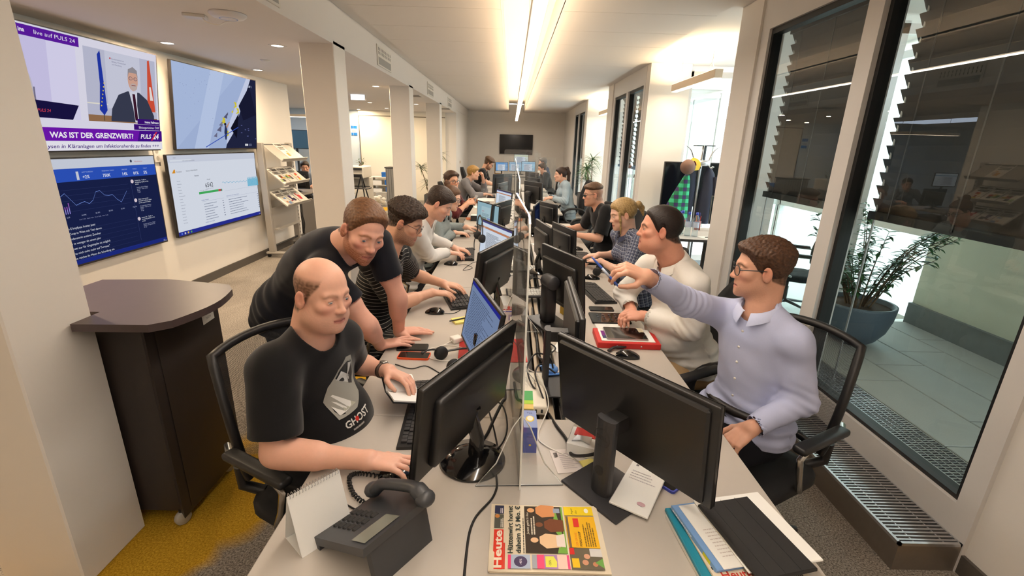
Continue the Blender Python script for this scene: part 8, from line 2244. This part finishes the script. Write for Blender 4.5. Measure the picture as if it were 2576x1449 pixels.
BG = person('person', 'person with short blond hair in a grey sweatshirt holding one hand up', PG, (-.79, 8.84, 1.035),
 (-.690, 8.83, 1.168), (.98, -.08, -.06), fwd=(.98, -.15, 0), bend=(-.06, 0, .02), sh=.165,
 Rr=dict(wrist=(-.46, 8.80, .80), pole=(-.3, -.6, -.6), dir=(.98, .15, -.08), back=(0, 0, 1)),
 L=dict(wrist=(-.515, 8.88, 1.08), elbow=(-.50, 9.0, .84), dir=(-.1, -.15, .98), back=(.9, .2, .1), curl=(.8, .9, .5)),
 legs=sit_legs(PG, 1), skin=(230, 182, 154), vox=.006, bulk=.92, brow=(120, 90, 60), opts=dict(jaw=.92),
 top=dict(label='grey sweatshirt', mat=MAT_COTTON, col=(132, 128, 128), sleeve=1.72, sr=.020, inf=.018, neckr=.062, fold=.006), pants=DARKP,
 hair=dict(col=(206, 164, 92), col2=(150, 108, 56), side=.010, top=.030, front=.010, back=.006, rough=.25, fuzz=.005, root=((96, 66, 44), .0), **hairline(.060, .038, -.008, -.070)))
PK = (-.70, 10.35, .62)
BK = person('person', 'bearded man with glasses dressed in black bending over the far left desk', PK, (-.575, 10.33, 1.150),
 (-.480, 10.32, 1.290), (.86, -.02, -.52), up=(.4, 0, 1), fwd=(.98, -.1, 0), bend=(-.09, 0, .03), sh=.19,
 Rr=dict(wrist=(-.36, 10.22, .86), elbow=(-.53, 10.12, .92), dir=(.95, .2, -.1), back=(0, 0, 1)),
 L=dict(wrist=(-.33, 10.5, .82), pole=(-.2, .7, -.5), dir=(.98, 0, -.1), back=(0, 0, 1)),
 legs=sit_legs(PK, 1), skin=(222, 170, 142), vox=.006, bulk=1.04, brow=(70, 50, 36), beard=((84, 56, 40), .8),
 top=dict(label='black short-sleeved shirt', mat=MAT_COTTON, col=(20, 20, 22), sleeve=.75, sr=.022, inf=.016, neckr=.066, fold=.005), pants=DARKP,
 hair=dict(col=(92, 66, 44), side=.007, top=.040, front=.018, z0=.04, z1=.085, rough=.2, fuzz=.004, **hairline(.064, .046, -.006, -.060)))
spectacles(BK, (20, 18, 18), 'square', .022, .002)
wristwatch(BK, 'R', (40, 40, 42), (210, 210, 214))
PBL = (1.02, 1.72, .60)
BLU = person('person', 'man with glasses in a pale blue shirt at the near right pointing a pen', PBL, (.985, 1.705, 1.118),
 (.975, 1.735, 1.270), (-.96, .22, -.05), fwd=(-.86, -.48, 0), bend=(.03, .02, .02), sh=.185,
 shL=(1.075, 1.590, 1.030), shR=(.915, 1.835, 1.045), scale=.96,
 Rr=dict(wrist=(.490, 1.590, 1.268), elbow=(.690, 1.715, 1.140), dir=(-.82, -.10, .34), back=(-.35, -.3, .9), curl=(.75, .75, .45), thumb=(.05, .28)),
 L=dict(wrist=(.920, 1.500, .715), elbow=(1.125, 1.560, .800), dir=(-.75, -.1, -.62), back=(-.4, -.3, .8), curl=(.5, .6, .4)),
 legs=sit_legs(PBL, -1, fwd=(-.95, -.3, 0)), skin=(216, 164, 138), opts=dict(mouth=.003, gaze=(.1, 1, 0), nose=1.05), vox=.0030, bulk=.97, brow=(76, 52, 36), beard=((140, 100, 80), .22), eyecol=(70, 60, 50),
 top=dict(label='pale blue dress shirt', mat=MAT_SHIRT, col=(186, 192, 222), sleeve=1.94, sr=.014, inf=.013, neckr=.062, neckdip=.5, fold=.0050, hem=.02, vox=.0045),
 pants=dict(mat=MAT_TROUSER, col=(24, 25, 32)),
 hair=dict(col=(92, 62, 42), col2=(56, 36, 25), side=.005, top=.022, front=.014, back=.004, z0=.02, z1=.075, rough=.3, fuzz=.0034, **hairline(.066, .044, -.004, -.064)))
spectacles(BLU, (36, 36, 40), 'round', .022, .0018); collar(BLU, (196, 202, 230), MAT_SHIRT, .044, .063); buttons(BLU, 6); belt(BLU)
tp = BLU['tips']['R']
t = thing('pen', 'blue ballpoint pen held out by the man in the pale blue shirt', 'pen', tuple((tp['thumb'] + tp['index']) / 2 + V3(-.03, .01, .034)))
dv = Vector((-.62, .18, .62)).normalized()
t.rotation_mode = 'QUATERNION'; t.rotation_quaternion = dv.to_track_quat('Z', 'Y')
b = MB(); b.lathe([(.0001, -.055), (.0035, -.055), (.0042, -.03), (.0042, .06), (.003, .075), (.0008, .086), (.0001, .086)], 10); b.build('barrel', mat_plain('pen blue', (60, 96, 190), .35), t)
b = MB(); b.lathe([(.0043, -.01), (.0046, -.01), (.0046, .03), (.0043, .03)], 10); b.build('grip', mat_plain('pen clear', (200, 210, 230), .3), t)
PWS = (1.00, 2.36, .58)
WS = person('person', 'man with slicked-back dark hair in a white shirt, pen over a tablet', PWS, (.845, 2.320, 1.150),
 (.745, 2.300, 1.318), (-.97, .10, .02), fwd=(-.90, -.36, 0), bend=(.05, .02, .02), sh=.205,
 shL=(.905, 2.160, 1.075), shR=(.770, 2.460, 1.080), scale=.95,
 Rr=dict(wrist=(.695, 2.455, .835), elbow=(.690, 2.600, .885), dir=(-.55, -.75, -.15), back=(-.2, .2, .95), curl=(.4, .5, .3)),
 L=dict(wrist=(.735, 2.330, .845), elbow=(.915, 2.145, .855), dir=(-.90, .38, -.12), back=(-.1, -.35, .9), curl=(.6, .6, .4), thumb=(.0, .2)),
 legs=sit_legs(PWS, -1, .14, fwd=(-.98, -.15, 0)), skin=(222, 160, 134), opts=dict(fat=True, wide=1.05, gaze=(0, 1, 0), eye=.8, nose=1.05), vox=.0034, bulk=1.10, belly=.05, brow=(60, 42, 34), neck_r=.060, blush=.14, beard=((160, 112, 92), .2),
 top=dict(label='white dress shirt', mat=MAT_SHIRT, col=(236, 232, 224), sleeve=1.92, sr=.020, inf=.016, neckr=.070, neckdip=.5, fold=.0055, hem=.02, vox=.0048),
 pants=dict(mat=MAT_TROUSER, col=(186, 156, 116)),
 hair=dict(col=(40, 27, 22), col2=(20, 13, 11), side=.010, top=.014, back=.008, rough=.06, fuzz=.0012, freq=.6, **hairline(.074, .050, -.008, -.066)))
collar(WS, (240, 236, 228), MAT_SHIRT, .046, .071); buttons(WS, 6, (226, 220, 210)); belt(WS)
tp = WS['tips']['L']
t = thing('pen', 'silver pen in the hand of the man in the white shirt above the tablet', 'pen', tuple((tp['thumb'] + tp['index']) / 2))
t.rotation_mode = 'QUATERNION'; t.rotation_quaternion = Vector((-.6, .1, -.45)).normalized().to_track_quat('Z', 'Y')
b = MB(); b.lathe([(.0001, -.07), (.004, -.07), (.004, .03), (.001, .045), (.0001, .045)], 10); b.build('barrel', ALU, t)
PBW = (1.09, 3.76, .575)
BW_ = person('person', 'blonde woman with a ponytail in a blue checked shirt typing at the right desk', PBW, (.945, 3.70, 1.045),
 (.893, 3.695, 1.195), (-.96, -.14, -.26), up=(-.15, 0, 1), fwd=(-.96, -.28, 0), bend=(.06, 0, .02), sh=.165,
 L=dict(wrist=(.745, 3.67, .815), pole=(.4, -.6, -.6), dir=(-.75, .62, -.14), back=(0, 0, 1), curl=(.4, .45, .3)),
 Rr=dict(wrist=(.775, 3.90, .815), pole=(.4, .6, -.6), dir=(-.95, .15, -.12), back=(0, 0, 1), curl=(.4, .45, .3)),
 legs=sit_legs(PBW, -1), skin=(234, 188, 164), opts=dict(jaw=.88, wide=.96, nose=.9, gaze=(0, 1, -.35), eye=.8), vox=.0042, bulk=.92, bust=.014, brow=(120, 90, 62), lips=(196, 100, 96), neck_r=.05,
 top=dict(label='blue checked shirt', mat=CHECK, col=(96, 104, 128), sleeve=1.22, sr=.018, inf=.014, neckr=.060, neckdip=.6, fold=.0045), pants=JEANS,
 hair=dict(col=(196, 166, 112), col2=(140, 110, 70), side=.013, top=.017, back=.006, rough=.12, fuzz=.002, locks=[([(0, -.10, .04), (0, -.145, .045), (.01, -.17, .01), (.0, -.17, -.05)], [.018, .026, .022, .008]), ([(-.072, .045, .03), (-.078, .05, -.03), (-.072, .055, -.09), (-.060, .06, -.14)], [.010, .008, .007, .004]), ([(.072, .045, .03), (.078, .05, -.03), (.072, .055, -.08)], [.010, .008, .004])], **hairline(.062, .042, -.004, -.056)))
collar(BW_, (96, 104, 128), plaid_mat('collar check', (110, 118, 140), (52, 58, 84), (176, 182, 196), .012, .012), .038)
PSG = (1.07, 4.96, .575)
SG = person('person', 'man with undercut hair and dark glasses in a black t-shirt at the right bench', PSG, (.935, 4.955, 1.088),
 (.868, 4.955, 1.220), (-.98, -.10, -.10), fwd=(-.97, -.22, 0), bend=(.06, 0, .02), sh=.182,
 L=dict(wrist=(.705, 4.85, .812), elbow=(.925, 4.72, .800), dir=(-.92, .36, -.1), back=(0, 0, 1), curl=(.35, .45, .3)),
 Rr=dict(wrist=(.640, 5.18, .815), pole=(.3, .7, -.5), dir=(-.98, .0, -.1), back=(0, 0, 1), curl=(.35, .45, .3)),
 legs=sit_legs(PSG, -1), skin=(222, 170, 144), vox=.0048, bulk=.98, brow=(90, 66, 48), beard=((140, 104, 82), .25), buzz=((130, 104, 84), [-.07, -.06, -.02, .01, .05, .3], .55),
 top=dict(label='black t-shirt with a grey print', mat=MAT_COTTON, col=(26, 26, 28), sleeve=.85, sr=.024, flare=1.4, inf=.015, neckr=.064, fold=.0045), pants=DARKP,
 hair=dict(col=(110, 82, 58), col2=(70, 50, 36), side=.001, top=.016, front=.016, z0=.05, z1=.072, rough=.2, fuzz=.003, ly=LY, lz=[.055, .055, .052, .052, .052, .052, .054, .058, .064, .066]))
spectacles(SG, (16, 16, 18), 'slim', .021, .0024, True)
pp = Pic(.14, .16); pp.poly([(.02, .01), (.01, .08), (.05, .15), (.10, .14), (.13, .07), (.09, .01)], (96, 94, 92)); pp.poly([(.04, .03), (.05, .10), (.09, .09), (.10, .04)], (150, 146, 142)); refine(pp, .02)
nA = SG['fr'][2][1]; stick_on(SG, pp, 'chest_print', SG['fr'][3][0] + nA[1] * .1, -nA[0], nA[2], PRINTM)
PBR = (1.02, 8.2, .575)
BR = person('person', 'brunette woman with a ponytail in a pale denim jacket at the far right desk', PBR, (.905, 8.2, 1.095),
 (.852, 8.2, 1.225), (-.99, -.08, -.08), fwd=(-.98, -.15, 0), bend=(.05, 0, .02), sh=.165,
 L=dict(wrist=(.72, 8.08, .84), pole=(.4, -.6, -.6), dir=(-.97, .1, -.1), back=(0, 0, 1)), Rr=dict(wrist=(.70, 8.34, .82), pole=(.4, .6, -.6), dir=(-.97, 0, -.1), back=(0, 0, 1)),
 legs=sit_legs(PBR, -1), skin=(226, 178, 152), opts=dict(jaw=.9, wide=.96), vox=.006, bulk=.90, bust=.010, brow=(60, 42, 32), lips=(180, 96, 92), neck_r=.05,
 top=dict(label='pale denim jacket', mat=MAT_DENIM, col=(160, 176, 186), sleeve=1.9, sr=.018, inf=.018, neckr=.062, neckdip=.5, fold=.006), pants=DARKP,
 hair=dict(col=(58, 38, 28), col2=(36, 24, 18), side=.012, top=.015, rough=.1, locks=[([(0, -.08, .10), (0, -.125, .10), (0, -.15, .02), (0, -.14, -.10), (0, -.13, -.18)], [.018, .026, .030, .026, .012])], **hairline(.062, .042, -.004, -.056)))
PM_ = (.90, 11.45, .575)
MK = person('person', 'person in a black jacket wearing a white face mask behind the tall clear shield', PM_, (.795, 11.45, 1.040),
 (.742, 11.45, 1.165), (-.97, -.2, -.16), fwd=(-.97, -.2, 0), bend=(.05, 0, .02), sh=.18,
 L=dict(wrist=(.60, 11.3, .82), pole=(.4, -.6, -.6), dir=(-.97, .1, -.1), back=(0, 0, 1)), Rr=dict(wrist=(.60, 11.6, .82), pole=(.4, .6, -.6), dir=(-.97, 0, -.1), back=(0, 0, 1)),
 legs=sit_legs(PM_, -1), skin=(220, 168, 142), vox=.007, brow=(50, 36, 28), top=dict(label='black jacket', mat=MAT_COTTON, col=(22, 22, 24), sleeve=1.9, sr=.022, inf=.020, neckr=.064, fold=.006), pants=DARKP,
 hair=dict(col=(44, 32, 26), side=.010, top=.018, rough=.15, **hairline(.062, .042, -.006, -.062)))
b = MB(); H = MK['HA']
vs = []
for j in range(7):
 for i in range(9):
  a = -1.15 + 2.3 * i / 8; z = -.028 - .085 * j / 6
  vs.append(tuple(MK['head'] + V3(.070 * math.sin(a), .036 + .078 * math.cos(a) * (1 - .25 * abs(j - 2.2) / 4), z) @ H - MK['org']))
b.add(vs, [(j * 9 + i, j * 9 + i + 1, (j + 1) * 9 + i + 1, (j + 1) * 9 + i) for j in range(6) for i in range(8)], True)
b.build('face_mask', PAPER, MK['root'])
PGB = (.98, 13.0, .575)
GB = person('person', 'grey-haired person in dark blue sitting behind the one in the mask', PGB, (.90, 13.0, 1.11),
 (.845, 13.0, 1.245), (-.98, -.1, -.05), fwd=(-.97, -.2, 0), bend=(.05, 0, .02), sh=.18,
 L=dict(wrist=(.66, 12.8, .82), pole=(.4, -.6, -.6), dir=(-.97, .1, -.1), back=(0, 0, 1)), Rr=dict(wrist=(.66, 13.2, .82), pole=(.4, .6, -.6), dir=(-.97, 0, -.1), back=(0, 0, 1)),
 legs=sit_legs(PGB, -1), skin=(206, 160, 140), vox=.007, brow=(90, 86, 84), top=dict(label='dark blue jacket', mat=MAT_COTTON, col=(52, 60, 80), sleeve=1.9, sr=.022, inf=.020, neckr=.064, fold=.006), pants=DARKP,
 hair=dict(col=(110, 106, 104), col2=(70, 68, 68), side=.014, top=.024, back=.01, rough=.2, **hairline(.062, .042, -.010, -.066)))
PO = (-4.35, 9.95, .575)
RO = person('person', 'dark-haired person sitting in the rear office half hidden by a monitor', PO, (-4.28, 9.90, 1.00),
 (-4.24, 9.86, 1.13), (.35, -.9, -.15), fwd=(.3, -.95, 0), bend=(0, .04, .02), sh=.175,
 L=dict(wrist=(-4.0, 9.62, .80), pole=(.5, .2, -.6), dir=(.1, -1, -.1), back=(0, 0, 1)), Rr=dict(wrist=(-4.5, 9.55, .80), pole=(-.6, .1, -.6), dir=(.1, -1, -.1), back=(0, 0, 1)),
 legs=sit_legs(PO, 1, fwd=(.3, -.95, 0), thigh=.30), skin=(214, 164, 138), vox=.007, top=dict(label='grey blue shirt', mat=MAT_COTTON, col=(120, 130, 146), sleeve=1.8, sr=.02, inf=.018, fold=.006), pants=DARKP,
 hair=dict(col=(54, 40, 32), side=.010, top=.018, rough=.15, **hairline(.060, .042, -.006, -.062)))
